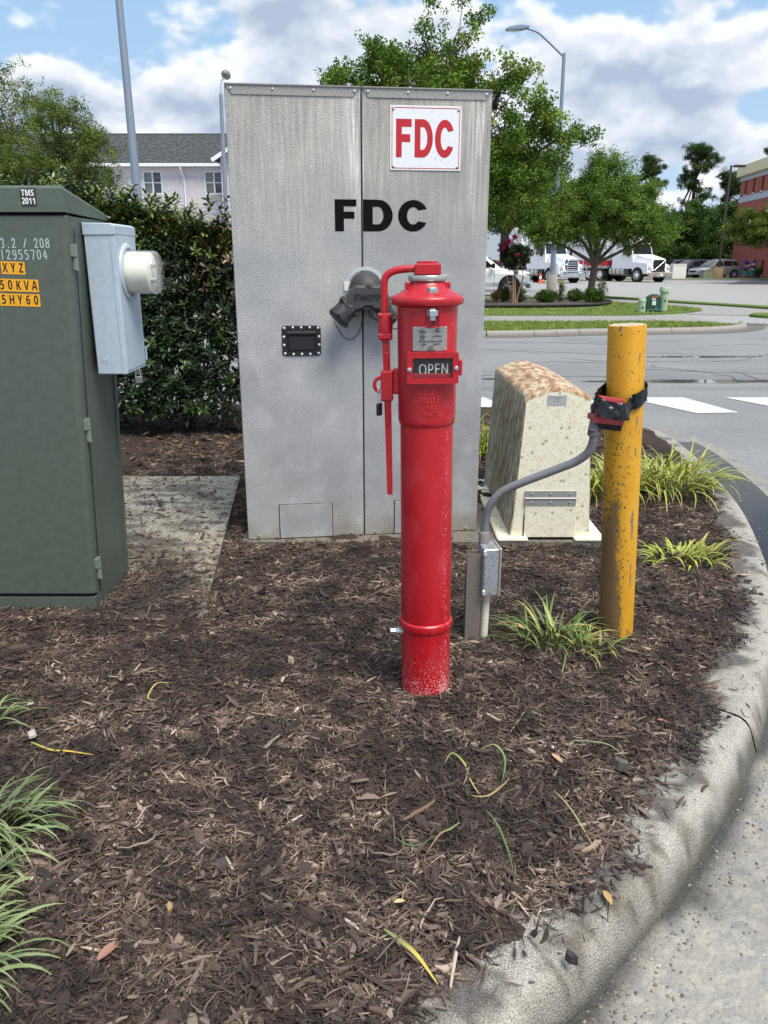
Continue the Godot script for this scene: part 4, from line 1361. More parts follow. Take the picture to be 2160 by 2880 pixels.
	m.lathe([Vector2(0.15, 0.03), Vector2(0.035, 0.72), Vector2(0, 0.72)], 14)
	obj("cone_body", m, mat("cone_orange", rgb(226, 88, 48), 0.6), q)
	m = MB.new()
	m.lathe([Vector2(0.108, 0.32), Vector2(0.078, 0.5)], 14)
	obj("collar", m, mat("cone_collar", rgb(226, 222, 216), 0.5), q)
	m = MB.new()
	m.box(Vector3(0, 0.02, 0), Vector3(0.4, 0.04, 0.4), 0.01)
	obj("foot", m, mats["cone_orange"], q)
	m = MB.new()
	m.box(Vector3(0, 0.1, 0), Vector3(1.5, 0.22, 0.3), 0.05)
	var ws := obj("wheel_stop", m, mat("wheel_stop_paint", rgb(170, 158, 104), 0.85), null, X(Vector3(12.6, -0.06, -61.3)))
	tag(ws, "faded yellow wheel stop lying beside the traffic cone", "wheel stop")
	q = thing("equipment_box", "grey-green weathered equipment box left of the dark lamp post", "utility box", Vector3(28.9, 0, -74.4), 0.1)
	m = MB.new()
	m.box(Vector3(0, 0.36, 0), Vector3(0.95, 0.74, 0.7), 0.05)
	obj("shell", m, mat("algae_concrete", Color.WHITE, 0.9, 0.0, mottle(rgb(150, 156, 136), [[tile(41, 0.16, 3), 110.0, 190.0, rgb(110, 120, 94), 0.9]]), 0.9), q)
	m = MB.new()
	m.box(Vector3(0, 0.75, 0), Vector3(1.0, 0.06, 0.75), 0.02)
	obj("lid", m, mat("algae_lid", rgb(164, 168, 150), 0.9), q)
	q = thing("storage_box", "plain white storage box right of the second truck", "box", Vector3(25.4, 0, -71.8), -0.1)
	m = MB.new()
	m.box(Vector3(0, 0.62, 0), Vector3(1.15, 1.2, 1.0), 0.04)
	obj("shell", m, mat("white_box_paint", rgb(226, 226, 220), 0.6), q)
	m = MB.new()
	m.box(Vector3(0, 1.24, 0), Vector3(1.2, 0.06, 1.05), 0.02)
	obj("lid", m, mats["white_box_paint"], q)
	var teal := mat("teal_plastic", rgb(88, 168, 160), 0.5)
	var cartspec := [[33.6, -77.2, "left teal cart heaped with blue and maroon bundles behind the SUV", [rgb(110, 44, 66), rgb(54, 66, 190), rgb(206, 160, 140), rgb(226, 230, 238)]], [34.5, -77.6, "right teal cart heaped with dark blue bundles and white cloth", [rgb(196, 214, 224), rgb(48, 46, 84), rgb(120, 60, 70), rgb(224, 226, 236)]]]
	for cs in cartspec:
		q = thing("loaded_cart", cs[2], "cart", Vector3(cs[0], 0.05, cs[1]), 0.2, "teal carts by the brick building")
		m = MB.new()
		m.box(Vector3(0, 0.4, 0), Vector3(0.6, 0.42, 0.5), 0.03)
		obj("basket", m, teal, q)
		for sx in [-1.0, 1.0]:
			m = MB.new()
			m.tube([Vector3(sx * 0.24 - 0.02, 0.08, 0.2), Vector3(sx * 0.24 + 0.02, 0.08, 0.2)], 0.08, 12)
			obj("wheel", m, mat("black_rubber", rgb(28, 28, 30), 0.8), q)
		var g := RandomNumberGenerator.new()
		g.seed = int(cs[0] * 10)
		for k in 6:
			m = MB.new()
			m.ball(Vector3(g.randf_range(-0.2, 0.2), 0.72 + k * 0.13, g.randf_range(-0.12, 0.16)), Vector3(g.randf_range(0.16, 0.25), 0.15, 0.2), 10, 7)
			obj("bundle", m, mat("bundle_%d_%d" % [int(cs[0] * 10), k % 4], cs[3][k % 4], 0.8), q)

# ---------------------------------------------------------------- vehicles
func loft(mb: MB, st: Array):
	for i in st.size() - 1:
		var a: Array = st[i]
		var b: Array = st[i + 1]
		var m: int = a.size()
		for j in m:
			var k := (j + 1) % m
			mb.quad(a[j], a[k], b[k], b[j])
	for e in [0, st.size() - 1]:
		var r: Array = st[e]
		for j in range(1, r.size() - 1):
			if e == 0: mb.tri(r[0], r[j + 1], r[j])
			else: mb.tri(r[0], r[j], r[j + 1])

func body_ring(x: float, w: float, y0: float, y1: float, wt: float) -> Array:
	# section across a vehicle at length x: sill, flank, shoulder, top
	return [Vector3(x, y0, w * 0.92), Vector3(x, lerpf(y0, y1, 0.25), w), Vector3(x, lerpf(y0, y1, 0.75), w * 0.985), Vector3(x, y1, wt), Vector3(x, y1 + 0.015, 0), Vector3(x, y1, -wt), Vector3(x, lerpf(y0, y1, 0.75), -w * 0.985), Vector3(x, lerpf(y0, y1, 0.25), -w), Vector3(x, y0, -w * 0.92)]

func wheel(parent: Node3D, at: Vector3, r: float, w: float, side: float, rim: Material, spokes := 7):
	var t := Node3D.new()
	t.name = numbered("wheel", parent)
	parent.add_child(t, true)
	t.position = at
	var b := Basis(Vector3.RIGHT, PI / 2 * side)
	var ty := MB.new()
	ty.T = Transform3D(b, Vector3.ZERO)
	ty.lathe([Vector2(r * 0.62, -w * 0.5), Vector2(r * 0.96, -w * 0.5), Vector2(r, -w * 0.4), Vector2(r, w * 0.4), Vector2(r * 0.95, w * 0.5), Vector2(r * 0.64, w * 0.5), Vector2(r * 0.6, w * 0.3)], 24)
	obj("tyre", ty, mat("tyre_rubber", rgb(34, 34, 36), 0.85), t)
	var ri := MB.new()
	ri.T = Transform3D(b, Vector3.ZERO)
	ri.lathe([Vector2(r * 0.64, w * 0.46), Vector2(r * 0.58, w * 0.42), Vector2(r * 0.55, w * 0.2), Vector2(r * 0.2, w * 0.2), Vector2(r * 0.16, w * 0.36), Vector2(0, w * 0.38)], 20)
	for k in spokes:
		ri.T = Transform3D(b * Basis(Vector3.UP, TAU * k / spokes), Vector3.ZERO)
		ri.box(Vector3(0, w * 0.3, r * 0.36), Vector3(r * 0.15, w * 0.2, r * 0.44), 0.01)
	obj("rim", ri, rim, t)

func car(called: String, label: String, at: Vector3, turn: float, paint: Material, group := "") -> Node3D:
	# local x is forward
	var t := thing(called, label, "car", at, turn, group)
	var glass: StandardMaterial3D = mats["car_glass"]
	var b := MB.new()
	loft(b, [body_ring(-2.3, 0.78, 0.45, 0.86, 0.7), body_ring(-2.2, 0.88, 0.32, 1.0, 0.82), body_ring(-1.5, 0.92, 0.28, 1.05, 0.86), body_ring(0.6, 0.92, 0.28, 1.02, 0.86), body_ring(1.1, 0.92, 0.28, 0.99, 0.84), body_ring(1.95, 0.88, 0.3, 0.86, 0.76), body_ring(2.22, 0.8, 0.32, 0.72, 0.66), body_ring(2.3, 0.7, 0.36, 0.62, 0.6)])
	obj("body", b, paint, t)
	var g := MB.new()
	var rr := func(x, w, y, yb, wb): return [Vector3(x, yb, wb), Vector3(x, y - 0.06, w), Vector3(x, y, w * 0.86), Vector3(x, y, -w * 0.86), Vector3(x, y - 0.06, -w), Vector3(x, yb, -wb)]
	loft(g, [rr.call(-2.18, 0.78, 1.1, 1.0, 0.8), rr.call(-1.95, 0.7, 1.52, 1.0, 0.82), rr.call(-1.5, 0.7, 1.64, 1.02, 0.84), rr.call(-0.3, 0.71, 1.69, 1.02, 0.84), rr.call(0.3, 0.68, 1.6, 1.02, 0.84), rr.call(1.15, 0.76, 1.06, 1.0, 0.8)])
	obj("cabin", g, paint, t)
	for s in [1.0, -1.0]:
		for q in [[-1.85, -1.25, 1.14, 1.48], [-1.17, -0.32, 1.08, 1.52], [-0.24, 0.62, 1.07, 1.46]]:
			var w := MB.new()
			var x1t: float = q[1] - (0.36 if q[0] > -0.3 else 0.0)
			var x0t: float = q[0] + (0.18 if q[0] < -1.5 else 0.0)
			var p := [Vector3(q[0], q[2], s * 0.835), Vector3(q[1], q[2], s * 0.835), Vector3(x1t, q[3], s * 0.745), Vector3(x0t, q[3], s * 0.745)]
			w.quad_out(p[0], p[1], p[2], p[3], Vector3(0, 0, s))
			obj("window", w, glass, t)
		for x in [-1.38, 1.4]:
			var ac := MB.new()
			ac.T = Transform3D(Basis(Vector3.RIGHT, PI / 2 * s), Vector3(x, 0.36, s * 0.9))
			ac.lathe([Vector2(0.42, -0.06), Vector2(0.42, 0.032), Vector2(0.0, 0.03)], 20)
			obj("wheel_arch", ac, mat("arch_black", rgb(22, 22, 24), 0.9), t)
			wheel(t, Vector3(x, 0.35, s * 0.86), 0.35, 0.22, s, mats["alloy_rim"])
		var hl := MB.new()
		hl.box(Vector3(2.12, 0.74, s * 0.62), Vector3(0.26, 0.11, 0.28), 0.02)
		obj("headlight", hl, mat("headlight_lens", rgb(206, 212, 218), 0.1), t)
		var tl := MB.new()
		tl.box(Vector3(-2.24, 0.98, s * 0.7), Vector3(0.12, 0.3, 0.16), 0.02)
		obj("tail_light", tl, mat("tail_red", rgb(150, 28, 34), 0.2), t)
		var mi := MB.new()
		mi.box(Vector3(0.72, 1.12, s * 1.0), Vector3(0.16, 0.14, 0.22), 0.04)
		obj("mirror", mi, paint, t)
	var ws := MB.new()
	ws.quad_out(Vector3(1.12, 1.1, 0.7), Vector3(0.36, 1.59, 0.58), Vector3(0.36, 1.59, -0.58), Vector3(1.12, 1.1, -0.7), Vector3(1, 1, 0))
	obj("windscreen", ws, glass, t, X(Vector3(0.02, 0.02, 0)))
	var gr := MB.new()
	gr.box(Vector3(2.29, 0.6, 0), Vector3(0.06, 0.16, 1.0), 0.02)
	obj("grille", gr, mats["arch_black"], t)
	return t

func truck(called: String, label: String, at: Vector3, turn: float, bull: bool) -> Node3D:
	# local z is forward, bumper at z = 0
	var t := thing(called, label, "truck", at, turn, "white trucks across the lot")
	var wp: StandardMaterial3D = mats["truck_white"]
	var chrome: StandardMaterial3D = mats["chrome"]
	var black: StandardMaterial3D = mats["arch_black"]
	var cab := MB.new()
	cab.hexa([Vector3(-1.15, 1.0, -1.7), Vector3(1.15, 1.0, -1.7), Vector3(1.15, 1.0, -4.1), Vector3(-1.15, 1.0, -4.1), Vector3(-1.02, 3.0, -2.25), Vector3(1.02, 3.0, -2.25), Vector3(1.1, 3.1, -4.1), Vector3(-1.1, 3.1, -4.1)])
	cab.hexa([Vector3(-1.0, 3.0, -2.4), Vector3(1.0, 3.0, -2.4), Vector3(1.1, 3.08, -4.1), Vector3(-1.1, 3.08, -4.1), Vector3(-0.9, 3.5, -2.9), Vector3(0.9, 3.5, -2.9), Vector3(1.05, 3.95, -4.1), Vector3(-1.05, 3.95, -4.1)])
	obj("cab", cab, wp, t)
	var hood := MB.new()
	hood.hexa([Vector3(-0.82, 0.85, -0.12), Vector3(0.82, 0.85, -0.12), Vector3(1.0, 0.95, -1.75), Vector3(-1.0, 0.95, -1.75), Vector3(-0.7, 1.72, -0.28), Vector3(0.7, 1.72, -0.28), Vector3(0.92, 2.05, -1.75), Vector3(-0.92, 2.05, -1.75)])
	obj("hood", hood, wp, t)
	for s in [1.0, -1.0]:
		var fe := MB.new()
		fe.hexa([Vector3(s * 0.95 - 0.27, 0.62, -0.1), Vector3(s * 0.95 + 0.27, 0.62, -0.16), Vector3(s * 0.95 + 0.27, 0.66, -1.78), Vector3(s * 0.95 - 0.27, 0.66, -1.78), Vector3(s * 0.95 - 0.27, 1.4, -0.24), Vector3(s * 0.95 + 0.2, 1.3, -0.32), Vector3(s * 0.95 + 0.22, 1.34, -1.74), Vector3(s * 0.95 - 0.27, 1.5, -1.74)])
		obj("fender", fe, wp, t)
		var hl := MB.new()
		hl.box(Vector3(s * 0.97, 1.12, -0.16), Vector3(0.32, 0.24, 0.14), 0.04)
		obj("headlight", hl, mats["headlight_lens"], t)
		var ar := MB.new()
		ar.T = Transform3D(Basis(Vector3.BACK, -PI / 2 * s), Vector3(s * 1.16, 0.52, -1.2))
		ar.lathe([Vector2(0.6, -0.1), Vector2(0.6, 0.075), Vector2(0.0, 0.07)], 22)
		obj("wheel_arch", ar, black, t)
		for z in [-1.2, -5.3, -6.6]:
			var n := Node3D.new()
			n.name = numbered("wheel", t)
			t.add_child(n, true)
			n.position = Vector3(s * 1.08, 0.52, z)
			var b := Basis(Vector3.BACK, -PI / 2 * s)
			var w := 0.3 if z > -2 else 0.62
			var ty := MB.new()
			ty.T = Transform3D(b, Vector3(s * (0.1 - w * 0.5 + 0.1), 0, 0))
			ty.lathe([Vector2(0.3, -w * 0.5), Vector2(0.5, -w * 0.5), Vector2(0.52, -w * 0.4), Vector2(0.52, w * 0.4), Vector2(0.5, w * 0.5), Vector2(0.31, w * 0.5)], 24)
			obj("tyre", ty, mats["tyre_rubber"], n)
			var ri := MB.new()
			ri.T = Transform3D(b, Vector3(s * 0.14, 0, 0))
			ri.lathe([Vector2(0.32, 0.06), Vector2(0.29, 0.06), Vector2(0.26, -0.06), Vector2(0.14, -0.04 if z < -2 else 0.08), Vector2(0.1, 0.1), Vector2(0, 0.11)], 22)
			obj("rim", ri, mats["white_rim"], n)
		var tank := MB.new()
		tank.tube([Vector3(s * 0.86, 0.78, -2.75), Vector3(s * 0.86, 0.78, -4.35)], 0.32, 20)
		obj("fuel_tank", tank, mat("brushed_tank", rgb(206, 208, 206), 0.35, 0.7), t)
		for z in [-3.1, -3.6, -4.05]:
			var sp := MB.new()
			sp.tube([Vector3(s * 0.86, 0.78, z), Vector3(s * 0.86, 0.78, z - 0.06)], 0.332, 20)
			obj("tank_strap", sp, black, t)
		var mi := MB.new()
		mi.box(Vector3(s * 1.42, 2.2, -2.0), Vector3(0.2, 0.6, 0.14), 0.04)
		mi.tube([Vector3(s * 1.1, 2.45, -2.1), Vector3(s * 1.4, 2.45, -2.0)], 0.02, 6)
		obj("mirror", mi, black, t)
		var sw := MB.new()
		sw.quad_out(Vector3(s * 1.152, 2.05, -2.0), Vector3(s * 1.152, 2.05, -3.0), Vector3(s * 1.102, 2.8, -3.0), Vector3(s * 1.09, 2.8, -2.3), Vector3(s, 0, 0))
		obj("side_window", sw, mats["car_glass"], t)
	var ws := MB.new()
	ws.quad_out(Vector3(-0.98, 2.1, -1.98), Vector3(0.98, 2.1, -1.98), Vector3(0.9, 2.85, -2.19), Vector3(-0.9, 2.85, -2.19), Vector3.BACK)
	obj("windscreen", ws, mats["car_glass"], t)
	var ch := MB.new()
	ch.box(Vector3(0, 0.72, -4.4), Vector3(0.9, 0.3, 5.4)); ch.box(Vector3(0, 1.02, -5.9), Vector3(1.0, 0.12, 1.0))
	ch.tube([Vector3(-1.1, 0.52, -1.2), Vector3(1.1, 0.52, -1.2)], 0.08, 8)
	ch.tube([Vector3(-1.0, 0.52, -5.3), Vector3(1.0, 0.52, -5.3)], 0.14, 8); ch.tube([Vector3(-1.0, 0.52, -6.6), Vector3(1.0, 0.52, -6.6)], 0.14, 8)
	obj("chassis", ch, black, t)
	var gr := MB.new()
	if bull:
		gr.box(Vector3(0, 1.26, -0.17), Vector3(1.2, 0.86, 0.08), 0.06)
		obj("grille", gr, black, t)
		for k in 5:
			var bar := MB.new()
			bar.box(Vector3(0, 0.96 + k * 0.16, -0.1), Vector3(1.16, 0.075, 0.08), 0.02)
			obj("grille_bar", bar, chrome, t)
		var bp := MB.new()
		bp.box(Vector3(0, 0.55, -0.02), Vector3(2.4, 0.34, 0.24), 0.05)
		obj("bumper", bp, chrome, t)
		var bb := MB.new()
		for x in [-0.72, 0.72]: bb.tube(smooth_path([Vector3(x, 0.45, 0.24), Vector3(x, 1.4, 0.26), Vector3(x * 0.86, 1.66, 0.2)], 3), 0.04, 8)
		bb.tube([Vector3(-0.62, 1.66, 0.2), Vector3(0.62, 1.66, 0.2)], 0.04, 8)
		for y in [0.5, 0.82]: bb.tube([Vector3(-1.22, y, 0.12), Vector3(-0.72, y, 0.26), Vector3(0.72, y, 0.26), Vector3(1.22, y, 0.12)], 0.04, 8)
		for x in [-1.22, 1.22]: bb.tube([Vector3(x, 0.5, 0.12), Vector3(x, 1.25, 0.06), Vector3(signf(x) * 0.74, 1.35, 0.24)], 0.035, 8)
		obj("bull_bar", bb, chrome, t)
	else:
		gr.box(Vector3(0, 1.24, -0.16), Vector3(1.24, 0.84, 0.1), 0.06)
		obj("grille", gr, black, t)
		var bar := MB.new()
		bar.tube([Vector3(-0.56, 0.88, -0.09), Vector3(0.56, 1.6, -0.13)], 0.035, 6)
		obj("grille_bar", bar, chrome, t)
		var bp := MB.new()
		bp.box(Vector3(0, 0.56, -0.02), Vector3(2.4, 0.36, 0.26), 0.05)
		obj("bumper", bp, mat("rusty_bumper", Color.WHITE, 0.5, 0.3, mottle(rgb(200, 200, 198), [[tile(42, 0.02, 4), 122.0, 140.0, rgb(92, 66, 54), 0.95]]), 0.9), t)
	var np := MB.new()
	np.box(Vector3(0.05, 0.56, 0.115), Vector3(0.32, 0.16, 0.012), 0.003)
	obj("number_plate", np, mat("plate_white", rgb(220, 222, 226), 0.5), t)
	return t

func trailer(label: String, at: Vector3, turn: float, ln: float):
	var t := thing("semi_trailer", label, "trailer", at, turn, "white semi trailers")
	var m := MB.new()
	m.box(Vector3(0, 2.55, -ln * 0.5), Vector3(2.5, 2.75, ln), 0.03)
	obj("box_body", m, mats["truck_white"], t)
	m = MB.new()
	m.box(Vector3(0, 1.42, -ln * 0.5), Vector3(2.515, 0.42, ln + 0.01), 0.0)
	obj("stripe", m, mat("trailer_red", rgb(196, 44, 50), 0.5), t)
	m = MB.new()
	m.box(Vector3(0, 1.09, -ln * 0.5), Vector3(2.53, 0.2, ln + 0.02), 0.01)
	obj("side_rail", m, mat("rail_aluminium", rgb(176, 178, 180), 0.5, 0.4), t)
	m = MB.new()
	m.box(Vector3(0, 0.9, -ln * 0.5), Vector3(1.0, 0.2, ln - 0.6))
	obj("chassis", m, mats["arch_black"], t)
	for s in [1.0, -1.0]:
		var lg := MB.new()
		for x in [-0.16, 0.16]: lg.box(Vector3(s * 1.0, 0.65, -3.4 + x), Vector3(0.07, 0.75, 0.05))
		for k in 4: lg.box(Vector3(s * 1.0, 0.36 + k * 0.19, -3.4), Vector3(0.05, 0.05, 0.32))
		obj("landing_leg", lg, mats["rail_aluminium"], t)
		for z in [ln - 1.4, ln - 2.7]:
			var w := MB.new()
			w.T = Transform3D(Basis(Vector3.BACK, -PI / 2 * s), Vector3(s * 0.92, 0.52, -z))
			w.lathe([Vector2(0.3, -0.3), Vector2(0.52, -0.28), Vector2(0.52, 0.28), Vector2(0.3, 0.3), Vector2(0.2, 0.2), Vector2(0, 0.2)], 22)
			obj("wheel", w, mats["tyre_rubber"], t)

func build_vehicles():
	var gl := mat("car_glass", rgb(24, 28, 32), 0.05)
	gl.metallic_specular = 0.7
	mat("alloy_rim", rgb(196, 198, 202), 0.3, 0.6)
	mat("white_rim", rgb(232, 232, 228), 0.45)
	mat("truck_white", rgb(232, 234, 238), 0.35)
	mat("chrome", rgb(214, 216, 220), 0.12, 0.95)
	var grey := mat("silver_grey_paint", rgb(150, 154, 160), 0.3, 0.4)
	grey.clearcoat_enabled = true
	var dark := mat("dark_grey_paint", rgb(70, 74, 82), 0.3, 0.4)
	car("suv", "silver grey SUV parked broadside beyond the lawn, in front of the darker cars", Vector3(30.9, 0.0, -77.6), PI + 0.2, grey)
	car("parked_car", "dark car just behind the silver grey SUV's bonnet", Vector3(30.4, 0.0, -82.4), PI + 0.35, dark, "dark cars behind the SUV")
	car("parked_car", "dark car farthest back, at the left behind the other parked cars", Vector3(29.8, 0.0, -85.8), PI + 0.35, mat("blue_grey_paint", rgb(84, 94, 108), 0.3, 0.4), "dark cars behind the SUV")
	# pickup, local x forward
	var wp: StandardMaterial3D = mats["truck_white"]
	var t := thing("pickup", "white pickup truck, front half showing at the cabinet's right edge", "pickup", Vector3(4.5, -0.06, -39.2), -0.22)
	var b := MB.new()
	loft(b, [body_ring(-3.4, 0.95, 0.5, 1.25, 0.92), body_ring(-3.3, 1.0, 0.45, 1.3, 0.96), body_ring(0.7, 1.0, 0.42, 1.22, 0.94), body_ring(1.1, 1.0, 0.42, 1.2, 0.92), body_ring(2.0, 0.98, 0.44, 1.14, 0.86), body_ring(2.3, 0.92, 0.5, 1.04, 0.8), body_ring(2.38, 0.86, 0.52, 0.9, 0.76)])
	obj("body", b, wp, t)
	var g := MB.new()
	var rr := func(x, w, y, yb, wb): return [Vector3(x, yb, wb), Vector3(x, y - 0.08, w), Vector3(x, y, w * 0.86), Vector3(x, y, -w * 0.86), Vector3(x, y - 0.08, -w), Vector3(x, yb, -wb)]
	loft(g, [rr.call(-1.6, 0.76, 1.84, 1.25, 0.93), rr.call(-1.4, 0.76, 1.88, 1.22, 0.93), rr.call(-0.1, 0.76, 1.88, 1.2, 0.93), rr.call(0.3, 0.72, 1.8, 1.2, 0.92), rr.call(1.12, 0.82, 1.24, 1.18, 0.9)])
	obj("cab", g, wp, t)
	for s in [1.0, -1.0]:
		for q in [[-1.4, -0.6, 1.0], [-0.5, 0.75, 0.45]]:
			var w := MB.new()
			w.quad_out(Vector3(q[0], 1.3, s * 0.912), Vector3(q[1], 1.3, s * 0.912), Vector3(q[1] - (0.5 if q[0] > -1 else 0.0), 1.74, s * 0.815), Vector3(q[0], 1.74, s * 0.815), Vector3(0, 0, s))
			obj("window", w, gl, t)
		for x in [-2.2, 1.5]:
			var ac := MB.new()
			ac.T = Transform3D(Basis(Vector3.RIGHT, PI / 2 * s), Vector3(x, 0.46, s * 0.96))
			ac.lathe([Vector2(0.5, -0.06), Vector2(0.5, 0.05), Vector2(0.0, 0.045)], 22)
			obj("wheel_arch", ac, mats["arch_black"], t)
			wheel(t, Vector3(x, 0.42, s * 0.94), 0.42, 0.26, s, mats["chrome"], 6)
		var hl := MB.new()
		hl.box(Vector3(2.2, 0.94, s * 0.72), Vector3(0.34, 0.2, 0.34), 0.05)
		obj("headlight", hl, mats["headlight_lens"], t)
		var mi := MB.new()
		mi.box(Vector3(0.75, 1.36, s * 1.12), Vector3(0.16, 0.22, 0.24), 0.04)
		obj("mirror", mi, mats["arch_black"], t)
	for q in [[-0.55, 0.8], [-0.62, -1.5]]:
		var sm := MB.new()
		for s in [1.0, -1.0]: sm.box(Vector3(q[1], 0.84, s * 0.995), Vector3(0.012, 0.7, 0.014))
		obj("door_seam", sm, mats["arch_black"], t)
	var gr := MB.new()
	gr.box(Vector3(2.36, 0.84, 0), Vector3(0.1, 0.34, 1.1), 0.04)
	obj("grille", gr, mats["arch_black"], t)
	for k in 3:
		var gb := MB.new()
		gb.box(Vector3(2.41, 0.74 + k * 0.1, 0), Vector3(0.04, 0.035, 1.06), 0.01)
		obj("grille_bar", gb, mats["chrome"], t)
	var bp := MB.new()
	bp.box(Vector3(2.36, 0.5, 0), Vector3(0.26, 0.26, 1.9), 0.06)
	obj("bumper", bp, mats["chrome"], t)
	var ws := MB.new()
	ws.quad_out(Vector3(1.1, 1.27, 0.76), Vector3(0.36, 1.79, 0.6), Vector3(0.36, 1.79, -0.6), Vector3(1.1, 1.27, -0.76), Vector3(1, 1, 0))
	obj("windscreen", ws, gl, t, X(Vector3(0.02, 0.02, 0)))
	var yw := 0.49
	var f := Vector3(sin(yw), 0, cos(yw))
	var p1 := Vector3(14.0, -0.06, -61.6)
	truck("semi_truck", "white semi truck with chrome grille and bull bar, left of the young oak", p1, yw, true)
	trailer("white trailer with a red stripe behind the truck with the bull bar", p1 - f * 4.7, yw, 13.5)
	var p2 := Vector3(21.35, -0.06, -64.2)
	truck("semi_truck", "white semi truck with dark grille and rusty bumper, right of the young oak", p2, yw, false)
	trailer("white trailer with a red stripe behind the truck with the rusty bumper", p2 - f * 4.7, yw, 13.5)

# ---------------------------------------------------------------- lettering cut from sheet
func ell(c: Vector2, r: Vector2, a0: float, a1: float, k: int) -> Array:
	var o := []
	for i in k + 1:
		var a := deg_to_rad(lerpf(a0, a1, float(i) / k))
		o.append(c + Vector2(cos(a) * r.x, sin(a) * r.y))
	return o

func band_sheet(mb: MB, outer: Array, inner: Array, z0: float, z1: float, closed: bool):
	var m := outer.size()
	var last := m if closed else m - 1
	for i in last:
		var j := (i + 1) % m
		mb.quad_out(Vector3(outer[i].x, outer[i].y, z1), Vector3(outer[j].x, outer[j].y, z1), Vector3(inner[j].x, inner[j].y, z1), Vector3(inner[i].x, inner[i].y, z1), Vector3.BACK)
		for l in [outer, inner]:
			var o := Vector2((l[j] - l[i]).y, -(l[j] - l[i]).x)
			mb.quad_out(Vector3(l[i].x, l[i].y, z0), Vector3(l[j].x, l[j].y, z0), Vector3(l[j].x, l[j].y, z1), Vector3(l[i].x, l[i].y, z1), Vector3(o.x, o.y, 0))
	if not closed:
		for i in [0, m - 1]: mb.quad(Vector3(outer[i].x, outer[i].y, z0), Vector3(inner[i].x, inner[i].y, z0), Vector3(inner[i].x, inner[i].y, z1), Vector3(outer[i].x, outer[i].y, z1))

func letter(ch: String, x0: float, y0: float, x1: float, y1: float, s: float, sv: float, z0: float, z1: float) -> MB:
	# heavy grotesque capitals; s = stem, sv = bar thickness
	var mb := MB.new()
	var h := y1 - y0
	if ch == "F":
		var m := y0 + h * 0.4
		mb.prism(PackedVector2Array([Vector2(x0, y0), Vector2(x0 + s, y0), Vector2(x0 + s, m), Vector2(x1 - s * 0.22, m), Vector2(x1 - s * 0.22, m + sv), Vector2(x0 + s, m + sv), Vector2(x0 + s, y1 - sv), Vector2(x1, y1 - sv), Vector2(x1, y1), Vector2(x0, y1)]), z0, z1)
	elif ch == "D":
		var rx := minf((x1 - x0) * 0.56, h * 0.5)
		var o := [Vector2(x0, y0)] + ell(Vector2(x1 - rx, y0 + h * 0.5), Vector2(rx, h * 0.5), -90, 90, 16) + [Vector2(x0, y1)]
		var ir := Vector2(rx - s * 0.96, h * 0.5 - sv)
		var n := [Vector2(x0 + s, y0 + sv)] + ell(Vector2(x1 - rx, y0 + h * 0.5), ir, -90, 90, 16) + [Vector2(x0 + s, y1 - sv)]
		band_sheet(mb, o, n, z0, z1, true)
	elif ch == "C":
		var c := Vector2((x0 + x1) * 0.5 + (x1 - x0) * 0.02, (y0 + y1) * 0.5)
		var r := Vector2((x1 - x0) * 0.52, h * 0.5)
		band_sheet(mb, ell(c, r, 26, 334, 30), ell(c, r - Vector2(s, sv), 38, 322, 30), z0, z1, false)
	return mb

func set_uv(mb: MB, x0: float, y0: float, w: float, h: float):
	for i in mb.v.size(): mb.uv[i] = Vector2((mb.v[i].x - x0) / w, 1.0 - (mb.v[i].y - y0) / h)

